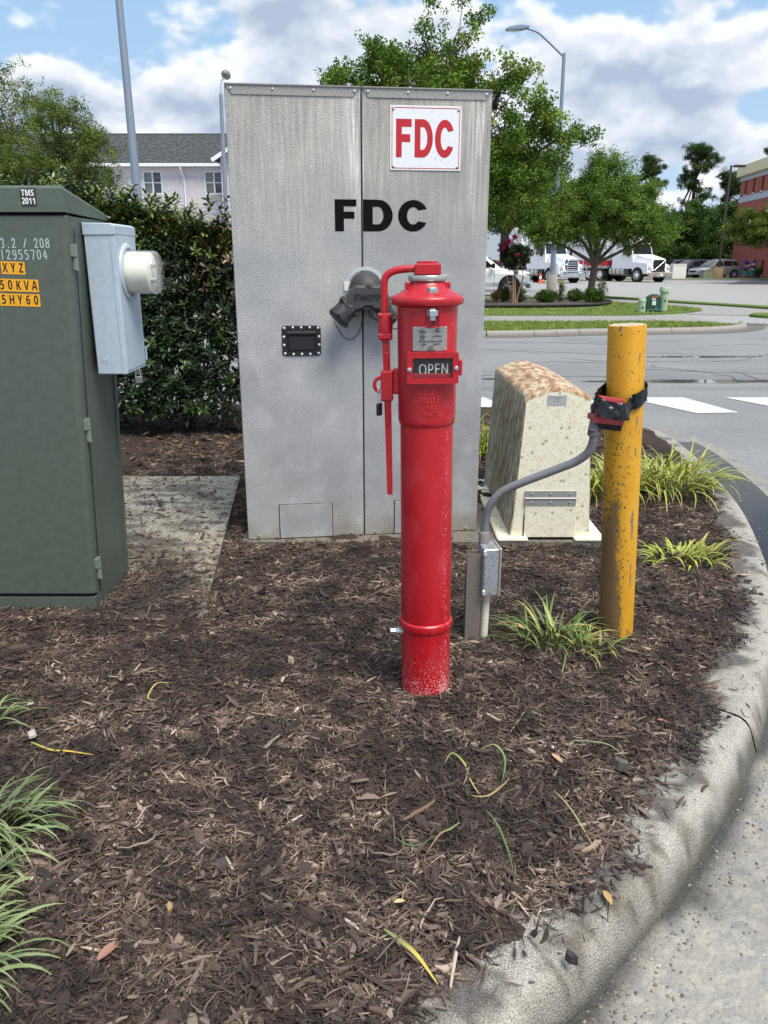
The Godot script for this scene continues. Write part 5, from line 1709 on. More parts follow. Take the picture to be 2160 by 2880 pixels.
# ---------------------------------------------------------------- the metal cabinet
func cabinet_material() -> StandardMaterial3D:
	var w := 560
	var h := 984
	var out := PackedByteArray()
	out.resize(w * h * 3)
	var a := FastNoiseLite.new()
	a.seed = 201; a.frequency = 2.2; a.fractal_octaves = 5
	var b := FastNoiseLite.new()
	b.seed = 202; b.frequency = 120.0; b.fractal_octaves = 2
	var s := FastNoiseLite.new()
	s.seed = 203; s.frequency = 14.0; s.fractal_octaves = 4
	for j in h:
		var y := 2.305 * (1.0 - (j + 0.5) / h)
		for i in w:
			var x := 1.314 * (i + 0.5) / w
			var e := a.get_noise_2d(x, y)
			var f := b.get_noise_2d(x, y)
			var st := s.get_noise_2d(x * 3.0, y * 0.16)
			var v := 180.0 + e * 22.0 + f * 20.0
			var warm := 0.0
			# weathered, streaked upper part; cleaner and bluer below
			var up := smoothstep(1.1, 2.2, y + e * 0.5)
			v += up * (st * 21.0 - 10.0) 
			warm = up * (4.0 + st * 4.0)
			# pale run-off beside the joint and down the right-hand side
			var lx := absf(x - 0.615 - st * 0.02) / 0.035
			v += 46.0 * exp(-lx * lx) * smoothstep(1.55, 2.1, y) * (0.7 + st)
			lx = absf(x - 1.235 - st * 0.03) / 0.04
			v += 42.0 * exp(-lx * lx) * smoothstep(1.5, 2.2, y) * (0.6 + st * 1.4)
			# blooms of oxide
			v += 11.0 * smoothstep(0.05, 0.6, a.get_noise_2d(x * 2.4 + 20.0, y * 2.0)) * smoothstep(1.7, 0.9, y)
			# right door greyer than the left
			if x > 0.657: v -= 9.0; 
			if f > 0.5 and e > 0.0: v -= 44.0 * up
			# splashed foot
			v -= 22.0 * smoothstep(0.16, 0.0, y + e * 0.1)
			warm += 12.0 * smoothstep(0.2, 0.0, y + e * 0.12)
			var cool := (1.0 - up) * 3.0
			var k := (j * w + i) * 3
			out[k] = clampi(int(v + warm * 0.5 - cool * 0.4), 0, 255); out[k + 1] = clampi(int(v + warm * 0.1), 0, 255); out[k + 2] = clampi(int(v - warm + cool), 0, 255)
	var m := mat("weathered_aluminium", Color.WHITE, 0.52, 0.35, ImageTexture.create_from_image(Image.create_from_data(w, h, false, Image.FORMAT_RGB8, out)), 0.0)
	var em := FastNoiseLite.new()
	em.seed = 204; em.frequency = 0.3; em.fractal_octaves = 2
	em.noise_type = FastNoiseLite.TYPE_SIMPLEX_SMOOTH
	var im := em.get_image(1024, 1796)
	im.convert(Image.FORMAT_RGBA8)
	im.bump_map_to_normal_map(5.0)
	m.normal_enabled = true
	m.normal_texture = ImageTexture.create_from_image(im)
	m.normal_scale = 0.5
	return m

func screw(parent: Node, at: Vector3, r: float, m: Material, called := "screw"):
	var mb := MB.new()
	mb.T = Transform3D(Basis(Vector3.RIGHT, PI / 2), at)
	mb.lathe([Vector2(r * 1.1, 0), Vector2(r, r * 0.35), Vector2(r * 0.6, r * 0.6), Vector2(r * 0.25, r * 0.62), Vector2(r * 0.2, r * 0.4), Vector2(0, r * 0.4)], 12)
	obj(called, mb, m, parent)

func build_cabinet():
	var pm := MB.new()
	var pn := FastNoiseLite.new()
	pn.seed = 92; pn.frequency = 2.0; pn.fractal_octaves = 5
	var nu := 70
	var nv := 80
	for j in nv + 1:
		for i in nu + 1:
			var z := lerpf(-5.5, -3.12, float(j) / nv)
			var x := lerpf(-3.0, -1.03 + (z + 5.5) * 0.105, float(i) / nu)
			var e := pn.get_noise_2d(x, z)
			var f := pn.get_noise_2d(x * 1.4 + 30.0, z * 4.0)
			var c := Color(0.98, 0.94, 0.86).lerp(Color(0.44, 0.41, 0.39), smoothstep(-0.12, 0.3, f + e * 0.6) * smoothstep(-5.42, -5.2, z))
			c = c.lerp(Color(1.3, 1.31, 1.33), smoothstep(0.05, 0.3, -f + e * 0.4) * smoothstep(-5.2, -4.8, z) * smoothstep(-4.1, -4.5, z))  # whitish sheen of the wet slab, painted into its colour
			c = c.lerp(Color(0.22, 0.18, 0.155), smoothstep(-4.1, -3.3, z + e * 0.9) * 0.9)
			pm.col = c
			pm.vert(Vector3(x, 0.035, z), Vector3.UP)
	for j in nv:
		for i in nu:
			var k := j * (nu + 1) + i
			pm.face(k, k + nu + 1, k + nu + 2); pm.face(k, k + nu + 2, k + 1)
	pm.col = Color(0.35, 0.32, 0.3)
	for q in [[-3.0, -5.5, -1.03, -5.5], [-1.03, -5.5, -0.78, -3.12], [-0.78, -3.12, -3.0, -3.12]]:
		pm.quad(Vector3(q[0], -0.15, q[1]), Vector3(q[2], -0.15, q[3]), Vector3(q[2], 0.035, q[3]), Vector3(q[0], 0.035, q[1]))
	struct("concrete_pad", pm, mats["weathered_concrete"])
	struct("equipment_pad", slab([[-0.8, -4.2], [1.245, -4.2], [1.245, -5.75], [-0.8, -5.6]], -0.15, 0.0), mat("damp_concrete", Color.WHITE, 0.9, 0.0, mottle(rgb(128, 122, 112), [[tile(42, 0.02, 4), 110.0, 190.0, rgb(98, 94, 88), 0.9], [tile(43, 0.35, 2), 150.0, 215.0, rgb(166, 160, 148), 0.7]]), 2.4, bump_tex(tile(41, 0.16, 3), 8.0), 1.0, true))
	var m := cabinet_material()
	var plain := mat("dull_aluminium", Color.WHITE, 0.55, 0.35, mottle(rgb(158, 158, 154), [[tile(91, 0.08, 4), 110.0, 200.0, rgb(128, 127, 122), 0.8], [tile(43, 0.35, 2), 160.0, 220.0, rgb(186, 186, 182), 0.7]]), 2.0)
	var steel := mat("rivet_steel", rgb(176, 178, 178), 0.35, 0.7)
	var gap := mat("gasket_black", rgb(22, 22, 23), 0.9)
	var t := thing("metal_cabinet", "tall weathered aluminium two-door cabinet marked FDC behind the red post", "cabinet", Vector3(-0.764, 0.001, -4.23), 0.1275)
	var b := MB.new()
	b.box(Vector3(0.657, 1.15, -0.39), Vector3(1.306, 2.29, 0.71), 0.006)
	obj("body", b, plain, t)
	b = MB.new()
	b.box(Vector3(0.657, 1.13, -0.032), Vector3(0.06, 2.24, 0.02))
	obj("door_gasket", b, gap, t)
	for q in [[0.0, 0.6535], [0.6605, 1.314]]:
		b = MB.new()
		b.box(Vector3((q[0] + q[1]) * 0.5, 1.151, -0.016), Vector3(q[1] - q[0], 2.298, 0.032), 0.003)
		set_uv(b, 0.0, 0.0, 1.314, 2.305)
		var d := obj("door", b, m, t)
		# folded channel along the top, mitred at its ends
		b = MB.new()
		b.prism(PackedVector2Array([Vector2(q[0] + 0.034, 2.262), Vector2(q[1] - 0.034, 2.262), Vector2(q[1], 2.306), Vector2(q[0], 2.306)]), 0.0005, 0.004, 0.001)
		b.box(Vector3((q[0] + q[1]) * 0.5, 2.3075, -0.2), Vector3(q[1] - q[0], 0.005, 0.42))
		obj("top_channel", b, plain, d)
		for k in 4: screw(d, Vector3(lerpf(q[0] + 0.03, q[1] - 0.03, k / 3.0), 2.287, 0.004), 0.0065, steel, "rivet")
	for q in [[0.179, 0.476, 0.2], [0.83, 1.13, 0.197]]:
		b = MB.new()
		b.box(Vector3((q[0] + q[1]) * 0.5, 0.1, 0.0012), Vector3(q[1] - q[0] + 0.005, 0.205, 0.002))
		obj("vent_gap", b, gap, t)
		b = MB.new()
		b.box(Vector3((q[0] + q[1]) * 0.5, 0.102, 0.0035), Vector3(q[1] - q[0] - 0.003, 0.195, 0.003), 0.001)
		set_uv(b, 0.0, -0.25, 1.314, 2.305)
		obj("vent_cover", b, m, t)
	for x in [0.06, 0.585, 0.72, 1.25]: screw(t, Vector3(x, 0.018, 0.001), 0.008, steel, "bolt")
	# black letters across the joint
	var ink := mat("black_vinyl", rgb(12, 12, 14), 0.5)
	ink.metallic_specular = 0.2
	ink.normal_enabled = true
	ink.normal_texture = bump_tex(tile(204, 0.12, 2), 4.0)
	ink.uv1_triplanar = true
	ink.uv1_scale = Vector3.ONE * 4.0
	for q in [["F", 0.519, 0.629], ["D", 0.6625, 0.815], ["C", 0.843, 0.993]]:
		obj("letter", letter(q[0], q[1], 1.645, q[2], 1.797, 0.046 if q[0] != "D" else 0.05, 0.034 if q[0] != "F" else 0.033, 0.0002, 0.0012), ink, t)
	# enamelled sign
	var sign_ := Node3D.new()
	sign_.name = "sign"
	t.add_child(sign_)
	sign_.position = Vector3(0, 0, 0.001)
	b = MB.new()
	b.prism(rrect(0.8, 1.936, 1.16, 2.231, 0.004), 0.0, 0.003, 0.001)
	obj("sign_plate", b, mat("sign_white", Color.WHITE, 0.4, 0.0, mottle(rgb(228, 231, 236), [[tile(43, 0.05, 3), 214.0, 222.0, rgb(60, 60, 60), 0.9]]), 3.0), sign_)
	var red := mat("sign_red", rgb(186, 30, 42), 0.45)
	b = MB.new()
	band_sheet(b, [Vector2(0.808, 1.944), Vector2(1.152, 1.944), Vector2(1.152, 2.223), Vector2(0.808, 2.223)], [Vector2(0.8115, 1.9475), Vector2(1.1485, 1.9475), Vector2(1.1485, 2.2195), Vector2(0.8115, 2.2195)], 0.003, 0.0036, true)
	obj("border", b, red, sign_)
	for q in [["F", 0.83, 0.908], ["D", 0.924, 1.016], ["C", 1.027, 1.122]]:
		obj("letter", letter(q[0], q[1], 1.996, q[2], 2.171, 0.029, 0.036, 0.003, 0.0038), red, sign_)
	for x in [0.817, 1.143]:
		for y in [1.953, 2.214]: screw(sign_, Vector3(x, y, 0.003), 0.006, steel)
	# recessed paddle handle
	var hn := Node3D.new()
	hn.name = "door_handle"
	t.add_child(hn)
	var blk := mat("handle_black", rgb(30, 31, 34), 0.38)
	var x0 := 0.23
	var x1 := 0.434
	var y0 := 1.022
	var y1 := 1.177
	b = MB.new()
	var ro := []
	var ri := []
	for p in rrect(x0, y0, x1, y1, 0.018): ro.append(p)
	for p in rrect(x0 + 0.024, y0 + 0.022, x1 - 0.024, y1 - 0.03, 0.012): ri.append(p)
	band_sheet(b, ro, ri, 0.0, 0.005, true)
	obj("bezel", b, blk, hn)
	b = MB.new()
	b.prism(rrect(x0 + 0.022, y0 + 0.02, x1 - 0.022, y1 - 0.026, 0.012), 0.0004, 0.0012)
	obj("recess", b, mat("handle_recess", rgb(20, 21, 24), 0.45), hn)
	b = MB.new()
	b.box(Vector3(0.332, 1.088, 0.004), Vector3(0.14, 0.076, 0.006), 0.003)
	b.box(Vector3(0.332, 1.139, 0.009), Vector3(0.156, 0.016, 0.01), 0.003)
	obj("paddle", b, mat("paddle_black", rgb(34, 35, 39), 0.3), hn)
	var rv := mat("white_rivet", rgb(222, 224, 224), 0.4, 0.2)
	var ds := mat("dark_stud", rgb(28, 28, 30), 0.5)
	for k in 5: screw(hn, Vector3(lerpf(x0 + 0.014, x1 - 0.014, k / 4.0), y0 + 0.012 - (0.004 if k % 4 != 0 else 0.0), 0.005), 0.006, rv, "rivet")
	for k in 5: screw(hn, Vector3(lerpf(x0 + 0.014, x1 - 0.014, k / 4.0), y1 - 0.012 + (0.003 if k % 4 != 0 else 0.0), 0.005), 0.006, rv, "rivet")
	for k in 4: screw(hn, Vector3(lerpf(x0 + 0.036, x1 - 0.036, k / 3.0), y1 - 0.01, 0.005), 0.0045, ds, "stud")
	for k in 2:
		for x in [x0 + 0.01, x1 - 0.01]: screw(hn, Vector3(x, 1.078 + k * 0.042, 0.005), 0.006, rv, "rivet")

func build_standpipe():
	var iron := mat("grey_cast_iron", Color.WHITE, 0.55, 0.2, mottle(rgb(66, 67, 67), [[tile(91, 0.08, 4), 120.0, 200.0, rgb(54, 55, 56), 0.8], [tile(43, 0.35, 2), 190.0, 225.0, rgb(100, 100, 98), 0.5]]), 4.0, bump_tex(tile(41, 0.16, 3), 3.0), 1.0)
	var t := thing("standpipe_connection", "dark grey two-way standpipe inlet with capped outlets and chains on the cabinet", "pipe fitting", Vector3(-0.764, 0.0, -4.23), 0.1275)
	var c := Vector3(0.671, 1.362, 0)
	# opening trim left pale where the sheet was cut
	var b := MB.new()
	b.T = Transform3D(Basis(Vector3.RIGHT, PI / 2), Vector3(0.671, 1.365, 0.0))
	b.lathe([Vector2(0.108, 0.0), Vector2(0.108, 0.002), Vector2(0.09, 0.003), Vector2(0.088, 0.001)], 40)
	obj("opening_trim", b, mat("bright_cut_metal", rgb(196, 198, 198), 0.4, 0.4), t)
	b = MB.new()
	b.box(Vector3(0.575, 1.375, 0.004), Vector3(0.03, 0.045, 0.004), 0.001)
	obj("backing_tab", b, mat("white_tab", rgb(220, 222, 222), 0.5), t)
	b = MB.new()
	b.ball(c + Vector3(0, 0, 0.02), Vector3(0.086, 0.088, 0.12), 28, 18)
	for s in [-1.0, 1.0]:
		b.tube([c + Vector3(s * 0.01, -0.01, 0.05), c + Vector3(s * 0.055, -0.05, 0.085), c + Vector3(s * 0.105, -0.1, 0.1)], [0.062, 0.058, 0.05], 22)
	obj("casting", b, iron, t)
	b = MB.new()
	var pl := PackedVector2Array([Vector2(0.53, 1.262), Vector2(0.573, 1.226), Vector2(0.612, 1.256), Vector2(0.643, 1.262), Vector2(0.658, 1.274), Vector2(0.684, 1.274), Vector2(0.7, 1.262), Vector2(0.731, 1.256), Vector2(0.77, 1.226), Vector2(0.813, 1.262), Vector2(0.762, 1.352), Vector2(0.735, 1.384), Vector2(0.607, 1.384), Vector2(0.58, 1.352)])
	b.prism(pl, 0.03, 0.148, 0.014)
	obj("face", b, iron, t)
	b = MB.new()
	b.T = Transform3D(Basis(Vector3.RIGHT, PI / 2), Vector3(0.676, 1.378, 0.13))
	b.lathe([Vector2(0.017, 0.0), Vector2(0.017, 0.016), Vector2(0.013, 0.018), Vector2(0, 0.018)], 18)
	obj("boss", b, iron, t)
	b = MB.new()
	b.add(text_mesh("STANDPIPE", 0.03, 0.005, false), X(Vector3(0.676, 1.325, 0.149), Vector3.ZERO, Vector3(0.74, 1, 1)))
	obj("raised_lettering", b, mat("shaded_letter", rgb(22, 23, 24), 0.7, 0.0), t)  # same paint as the casting; shade of the relief darkened into the colour
	for s in [-1.0, 1.0]:
		var o := Node3D.new()
		o.name = numbered("outlet", t)
		t.add_child(o, true)
		# local y runs out along the outlet
		var ax := Vector3(s * 0.7, -0.69, 0.2).normalized()
		var xx := ax.cross(Vector3.BACK).normalized()
		o.transform = Transform3D(Basis(xx, ax, xx.cross(ax)), c + Vector3(s * 0.088, -0.078, 0.09))
		b = MB.new()
		b.lathe([Vector2(0.05, -0.01), Vector2(0.058, 0.0), Vector2(0.058, 0.022), Vector2(0.05, 0.026), Vector2(0.05, 0.03)], 28)
		for k in 3:
			var a := TAU * k / 3.0 + 0.5
			b.box(Vector3(cos(a) * 0.06, 0.011, sin(a) * 0.06), Vector3(0.024, 0.022, 0.024), 0.004)
		obj("swivel_ring", b, iron, o)
		b = MB.new()
		b.lathe([Vector2(0.053, 0.03), Vector2(0.054, 0.074), Vector2(0.059, 0.077), Vector2(0.059, 0.094), Vector2(0.053, 0.1), Vector2(0, 0.102)], 28)
		for k in 3:
			var a := TAU * k / 3.0 + 1.3
			b.ball(Vector3(cos(a) * 0.058, 0.087, sin(a) * 0.058), Vector3.ONE * 0.011, 10, 6)
		obj("plug_cap", b, mat("plug_black", rgb(52, 54, 57), 0.5, 0.2), o)
	for q in [[[Vector3(0.5, 1.2, 0.125), Vector3(0.528, 1.152, 0.1), Vector3(0.556, 1.118, 0.07), Vector3(0.583, 1.106, 0.045), Vector3(0.612, 1.118, 0.03), Vector3(0.638, 1.158, 0.028), Vector3(0.664, 1.262, 0.06)]], [[Vector3(0.678, 1.262, 0.06), Vector3(0.7, 1.225, 0.03), Vector3(0.745, 1.195, 0.03), Vector3(0.79, 1.168, 0.05), Vector3(0.83, 1.165, 0.09), Vector3(0.842, 1.2, 0.125)]]]:
		var pts := smooth_path(q[0], 10)
		var ch := Node3D.new()
		ch.name = numbered("chain", t)
		t.add_child(ch, true)
		var ln := 0.0
		var nx := 0.0
		var k := 0
		for i in pts.size() - 1:
			var d: float = (pts[i + 1] - pts[i]).length()
			while nx <= ln + d:
				var at: Vector3 = pts[i].lerp(pts[i + 1], (nx - ln) / d)
				var dir: Vector3 = (pts[i + 1] - pts[i]).normalized()
				var sd := dir.cross(Vector3.BACK if k % 2 == 0 else Vector3(0.7, 0.7, 0.2)).normalized()
				var ring := []
				for e in 9:
					var a := TAU * e / 8.0
					ring.append(at + dir * cos(a) * 0.0075 + sd * sin(a) * 0.0042)
				b = MB.new()
				b.tube(ring, 0.0012, 5, false)
				obj("link", b, mat("chain_iron", rgb(40, 38, 38), 0.6, 0.3), ch)
				nx += 0.0118
				k += 1
			ln += d

# ---------------------------------------------------------------- green transformer and meter
func build_transformer():
	var sp := tile(43, 0.05, 3)
	var green := mat("transformer_green", Color.WHITE, 0.42, 0.0, mottle(rgb(84, 94, 85), [[tile(42, 0.02, 4), 100.0, 190.0, rgb(78, 88, 79), 0.8], [tile(91, 0.08, 4), 140.0, 200.0, rgb(89, 99, 90), 0.4]]), 1.6)
	var black: Material = mats["gasket_black"]
	var t := thing("transformer", "large dark green pad-mounted transformer with yellow tags at left edge", "transformer", Vector3(-1.2, 0, -3.23))
	var xr := func(y): return -0.067 + 0.061 * y / 1.67
	var hx := func(x0, y0, y1, z0, z1, ins): return [Vector3(x0, y0, z0), Vector3(xr.call(y0) - ins, y0, z0), Vector3(xr.call(y0) - ins, y0, z1), Vector3(x0, y0, z1), Vector3(x0, y1, z0), Vector3(xr.call(y1) - ins, y1, z0), Vector3(xr.call(y1) - ins, y1, z1), Vector3(x0, y1, z1)]
	var b := MB.new()
	b.hexa(hx.call(-1.5, -0.05, 1.665, -0.03, -0.44, 0.004))
	obj("tank", b, green, t)
	b = MB.new()
	b.hexa(hx.call(-1.5, -0.05, 1.62, -0.405, -0.435, -0.004))
	obj("rear_flange", b, green, t)
	b = MB.new()
	b.hexa(hx.call(-1.4, -0.05, 1.55, -0.41, -1.0, 0.3))
	obj("rear_tank", b, green, t)
	b = MB.new()
	b.hexa(hx.call(-1.5, -0.05, 0.092, 0.012, -0.05, 0.002))
	obj("sill", b, green, t)
	# door with a rolled right edge
	b = MB.new()
	for q in [[0.018, 0.004], [0.006, 0.0]]: pass
	var de := [[-1.5, 0.012], [-0.022, 0.012], [-0.009, 0.008], [-0.003, 0.0], [-0.001, -0.03]]
	var ys := [0.106, 0.112, 1.66, 1.667]
	for i in de.size() - 1:
		for j in ys.size() - 1:
			var zz := 0.004 if j != 1 else 0.0
			var p := []
			for e in [[i, j], [i + 1, j], [i + 1, j + 1], [i, j + 1]]:
				var yy: float = ys[e[1]]
				var xx: float = de[e[0]][0] + (xr.call(yy) if e[0] > 0 else 0.0)
				p.append(Vector3(xx, yy, de[e[0]][1] - (0.006 if e[1] == 0 or e[1] == 3 else 0.0)))
			b.quad(p[0], p[1], p[2], p[3])
	b.quad(Vector3(-1.5, 1.667, 0.006), Vector3(xr.call(1.667), 1.667, -0.006), Vector3(xr.call(1.667), 1.667, -0.03), Vector3(-1.5, 1.667, -0.03))
	b.quad(Vector3(-1.5, 0.106, -0.03), Vector3(xr.call(0.106), 0.106, -0.03), Vector3(xr.call(0.106), 0.106, -0.006), Vector3(-1.5, 0.106, 0.006))
	obj("door", b, green, t)
	b = MB.new()
	b.hexa(hx.call(-1.5, 0.09, 1.7, -0.014, -0.028, 0.007))
	obj("door_shadow_gap", b, black, t)
	# sloping lid
	b = MB.new()
	b.hexa([Vector3(-1.5, 1.678, 0.02), Vector3(-0.008, 1.678, 0.02), Vector3(-0.006, 1.668, -0.46), Vector3(-1.5, 1.668, -0.46), Vector3(-1.5, 1.762, 0.016), Vector3(-0.012, 1.762, 0.016), Vector3(-0.01, 1.69, -0.46), Vector3(-1.5, 1.69, -0.46)])
	b.hexa([Vector3(-1.5, 1.762, 0.016), Vector3(-0.012, 1.762, 0.016), Vector3(-0.01, 1.69, -0.46), Vector3(-1.5, 1.69, -0.46), Vector3(-1.5, 1.772, 0.006), Vector3(-0.02, 1.772, 0.006), Vector3(-0.018, 1.698, -0.455), Vector3(-1.5, 1.698, -0.455)])
	obj("lid", b, green, t)
	for y in [1.515, 0.83, 0.215]:
		b = MB.new()
		var x: float = xr.call(y)
		b.box(Vector3(x + 0.003, y + 0.024, -0.03), Vector3(0.014, 0.046, 0.046), 0.002); b.box(Vector3(x + 0.003, y - 0.026, -0.036), Vector3(0.012, 0.046, 0.034), 0.002)
		b.tube([Vector3(x + 0.008, y - 0.05, -0.03), Vector3(x + 0.008, y - 0.002, -0.03)], 0.009, 10)
		b.tube([Vector3(x + 0.008, y + 0.002, -0.03), Vector3(x + 0.008, y + 0.05, -0.03)], 0.009, 10)
		obj("hinge", b, mat("hinge_green", rgb(112, 122, 112), 0.4), t)
	b = MB.new()
	b.hexa([Vector3(-0.063, 0.1, -0.041), Vector3(-0.061, 0.1, -0.041), Vector3(-0.061, 0.1, -0.046), Vector3(-0.063, 0.1, -0.046), Vector3(-0.0045, 1.62, -0.041), Vector3(-0.0025, 1.62, -0.041), Vector3(-0.0025, 1.62, -0.046), Vector3(-0.0045, 1.62, -0.046)])
	obj("door_seam", b, black, t)
	# tags: yellow tiles with black characters, world x minus -1.2
	var yel := mat("tag_yellow", rgb(236, 168, 30), 0.5)
	var ink := mat("tag_ink", rgb(26, 22, 22), 0.6)
	for row in [["XYZ", -0.2805, 1.4765, 0.0308, 0.046, 0.0295], ["50KVA", -0.3015, 1.4125, 0.0315, 0.046, 0.0295], ["5HY60", -0.3025, 1.3575, 0.0315, 0.046, 0.0295]]:
		var tg := Node3D.new()
		tg.name = numbered("number_tag", t)
		t.add_child(tg, true)
		tg.position = Vector3(row[1], row[2], 0.0125)
		tg.rotation.z = -0.03
		for k in row[0].length():
			b = MB.new()
			b.prism(rect(k * row[3] + 0.0003, -0.0235, (k + 1) * row[3] - 0.0005, 0.0235), 0.0, 0.0008)
			obj("tile", b, yel, tg)
			b = MB.new()
			b.add(text_mesh(row[0][k], row[5], 0.0006), X(Vector3((k + 0.5) * row[3], 0.0005, 0.0011), Vector3.ZERO, Vector3(0.82, 1.18, 1)))
			obj("character", b, ink, tg)
	b = MB.new()
	b.prism(rect(-0.167, 1.699, -0.11, 1.762), 0.0202, 0.0212)
	var st := obj("date_sticker", b, mat("sticker_dark", rgb(44, 48, 46), 0.6), t, X(Vector3.ZERO, Vector3(0, 0, 0)))
	b = MB.new()
	b.add(text_mesh("TMS", 0.022, 0.0006), X(Vector3(-0.1385, 1.745, 0.0218), Vector3.ZERO, Vector3(0.8, 1, 1)))
	b.add(text_mesh("2011", 0.022, 0.0006), X(Vector3(-0.1375, 1.716, 0.0218), Vector3.ZERO, Vector3(0.8, 1, 1)))
	obj("lettering", b, mat("sticker_white", rgb(232, 234, 234), 0.6), st)
	# stencilled numbers: strokes with the bridges left open
	var G := {"1": [[[0.5, 0], [0.5, 1]]], "3": [[[0.1, 0.85], [0.3, 1], [0.65, 1], [0.8, 0.8], [0.7, 0.6]], [[0.55, 0.52], [0.8, 0.35], [0.75, 0.1], [0.5, 0], [0.2, 0.05]]], "2": [[[0.1, 0.75], [0.2, 0.95], [0.5, 1.0], [0.8, 0.85], [0.75, 0.6]], [[0.65, 0.5], [0.1, 0.05], [0.9, 0.05]]], "0": [[[0.4, 0.98], [0.12, 0.8], [0.12, 0.2], [0.4, 0.02]], [[0.6, 0.98], [0.88, 0.8], [0.88, 0.2], [0.6, 0.02]]], "8": [[[0.4, 0.98], [0.15, 0.85], [0.15, 0.65], [0.4, 0.53], [0.1, 0.35], [0.12, 0.12], [0.4, 0.02]], [[0.6, 0.98], [0.85, 0.85], [0.85, 0.65], [0.6, 0.53], [0.9, 0.35], [0.88, 0.12], [0.6, 0.02]]], "9": [[[0.4, 0.98], [0.12, 0.85], [0.12, 0.6], [0.4, 0.48]], [[0.6, 0.98], [0.88, 0.8], [0.88, 0.3], [0.6, 0.02], [0.2, 0.05]], [[0.55, 0.48], [0.85, 0.5]]], "5": [[[0.85, 0.97], [0.15, 0.97], [0.15, 0.62]], [[0.3, 0.6], [0.7, 0.58], [0.88, 0.35], [0.7, 0.04]], [[0.55, 0.02], [0.1, 0.05]]], "7": [[[0.05, 0.97], [0.9, 0.97]], [[0.85, 0.85], [0.45, 0.0]]], "4": [[[0.65, 1], [0.05, 0.38]], [[0.15, 0.3], [0.95, 0.3]], [[0.7, 0.75], [0.7, 0.42]], [[0.7, 0.2], [0.7, 0]]], "/": [[[0.1, 0], [0.9, 1]]], ".": [[[0.5, 0], [0.5, 0.08]]]}
	b = MB.new()
	for row in [["13.2 / 208", -0.2915, 1.549, 0.0215, 0.034, 0.0145], ["12955704", -0.277, 1.507, 0.0235, 0.034, 0.0155]]:
		for k in row[0].length():
			if not G.has(row[0][k]): continue
			for line in G[row[0][k]]:
				for i in line.size() - 1:
					var p := Vector2(row[1] + k * row[3] + line[i][0] * row[5], row[2] + line[i][1] * row[4])
					var q := Vector2(row[1] + k * row[3] + line[i + 1][0] * row[5], row[2] + line[i + 1][1] * row[4])
					var d := (q - p).normalized()
					var w := Vector2(-d.y, d.x) * 0.0019
					p -= d * 0.0012; q += d * 0.0012
					b.quad_out(Vector3(p.x + w.x, p.y + w.y, 0.0125 + i * 0.00002), Vector3(q.x + w.x, q.y + w.y, 0.0125 + i * 0.00002), Vector3(q.x - w.x, q.y - w.y, 0.0125 + i * 0.00002), Vector3(p.x - w.x, p.y - w.y, 0.0125 + i * 0.00002), Vector3.BACK)
	obj("stencilled_number", b, mat("stencil_paint", rgb(178, 190, 190), 0.7), t)
	# scratches in the paint
	b = MB.new()
	var g := RandomNumberGenerator.new()
	g.seed = 88
	for k in 26:
		var p := Vector2(g.randf_range(-0.4, -0.08), g.randf_range(1.2, 1.74) if k < 18 else g.randf_range(0.15, 0.6))
		if p.y > 1.66 and p.y < 1.69: continue
		var d := Vector2.from_angle(g.randf_range(-1.2, -0.5)) * g.randf_range(0.002, 0.01)
		var w := Vector2(-d.y, d.x).normalized() * 0.0007
		var z := 0.0128 if p.y < 1.67 else 0.0212
		b.quad_out(Vector3(p.x + w.x, p.y + w.y, z), Vector3(p.x + d.x + w.x, p.y + d.y + w.y, z), Vector3(p.x + d.x - w.x, p.y + d.y - w.y, z), Vector3(p.x - w.x, p.y - w.y, z), Vector3.BACK)
	obj("scratches", b, mat("scratch_pale", rgb(150, 158, 150), 0.7), t)
	# meter box hung on the side
	var gp := mat("meter_grey_paint", Color.WHITE, 0.4, 0.0, mottle(rgb(176, 190, 204), [[tile(42, 0.02, 4), 110.0, 200.0, rgb(168, 182, 197), 0.8]]), 2.2)
	var m := thing("meter_box", "pale blue-grey electric meter box hung on the transformer's right side", "meter", Vector3(-1.142, 1.045, -3.37))
	b = MB.new()
	b.box(Vector3(0, 0.29, -0.135), Vector3(0.124, 0.58, 0.27), 0.004)
	obj("enclosure", b, gp, m)
	b = MB.new()
	b.prism(PackedVector2Array([Vector2(-0.064, 0.555), Vector2(0.06, 0.555), Vector2(0.0655, 0.56), Vector2(0.0655, 0.592), Vector2(0.05, 0.6), Vector2(-0.064, 0.602)]), -0.276, 0.004, 0.003)
	obj("rain_cap", b, gp, m)
	b = MB.new()
	b.box(Vector3(0.046, 0.275, 0.0012), Vector3(0.003, 0.55, 0.003))
	b.box(Vector3(0.0635, 0.285, -0.135), Vector3(0.003, 0.54, 0.262), 0.001)
	obj("cover", b, gp, m)
	b = MB.new()
	b.T = Transform3D(Basis(Vector3.RIGHT, PI / 2), Vector3(-0.028, 0.065, 0.0))
	b.lathe([Vector2(0.0172, 0.0), Vector2(0.0165, 0.0014), Vector2(0.0155, 0.0014), Vector2(0.0148, 0.0)], 26)
	b.lathe([Vector2(0.0115, 0.0), Vector2(0.0108, 0.0012), Vector2(0.0, 0.0014)], 26)
	obj("knockout", b, gp, m)
	b = MB.new()
	for x in [-0.02, -0.006]:
		for y in [0.235, 0.253]: b.box(Vector3(x, y, 0.0006), Vector3(0.0022, 0.0022, 0.001))
	obj("stamp_mark", b, mat("mark_dark", rgb(112, 120, 128), 0.7), m)
	var cy := 0.41
	var cz := -0.13
	b = MB.new()
	b.T = Transform3D(Basis(Vector3.BACK, -PI / 2), Vector3(0.064, cy, cz))
	b.lathe([Vector2(0.118, 0.0), Vector2(0.114, 0.008), Vector2(0.103, 0.012), Vector2(0.097, 0.006)], 40)
	obj("socket_ring", b, gp, m)
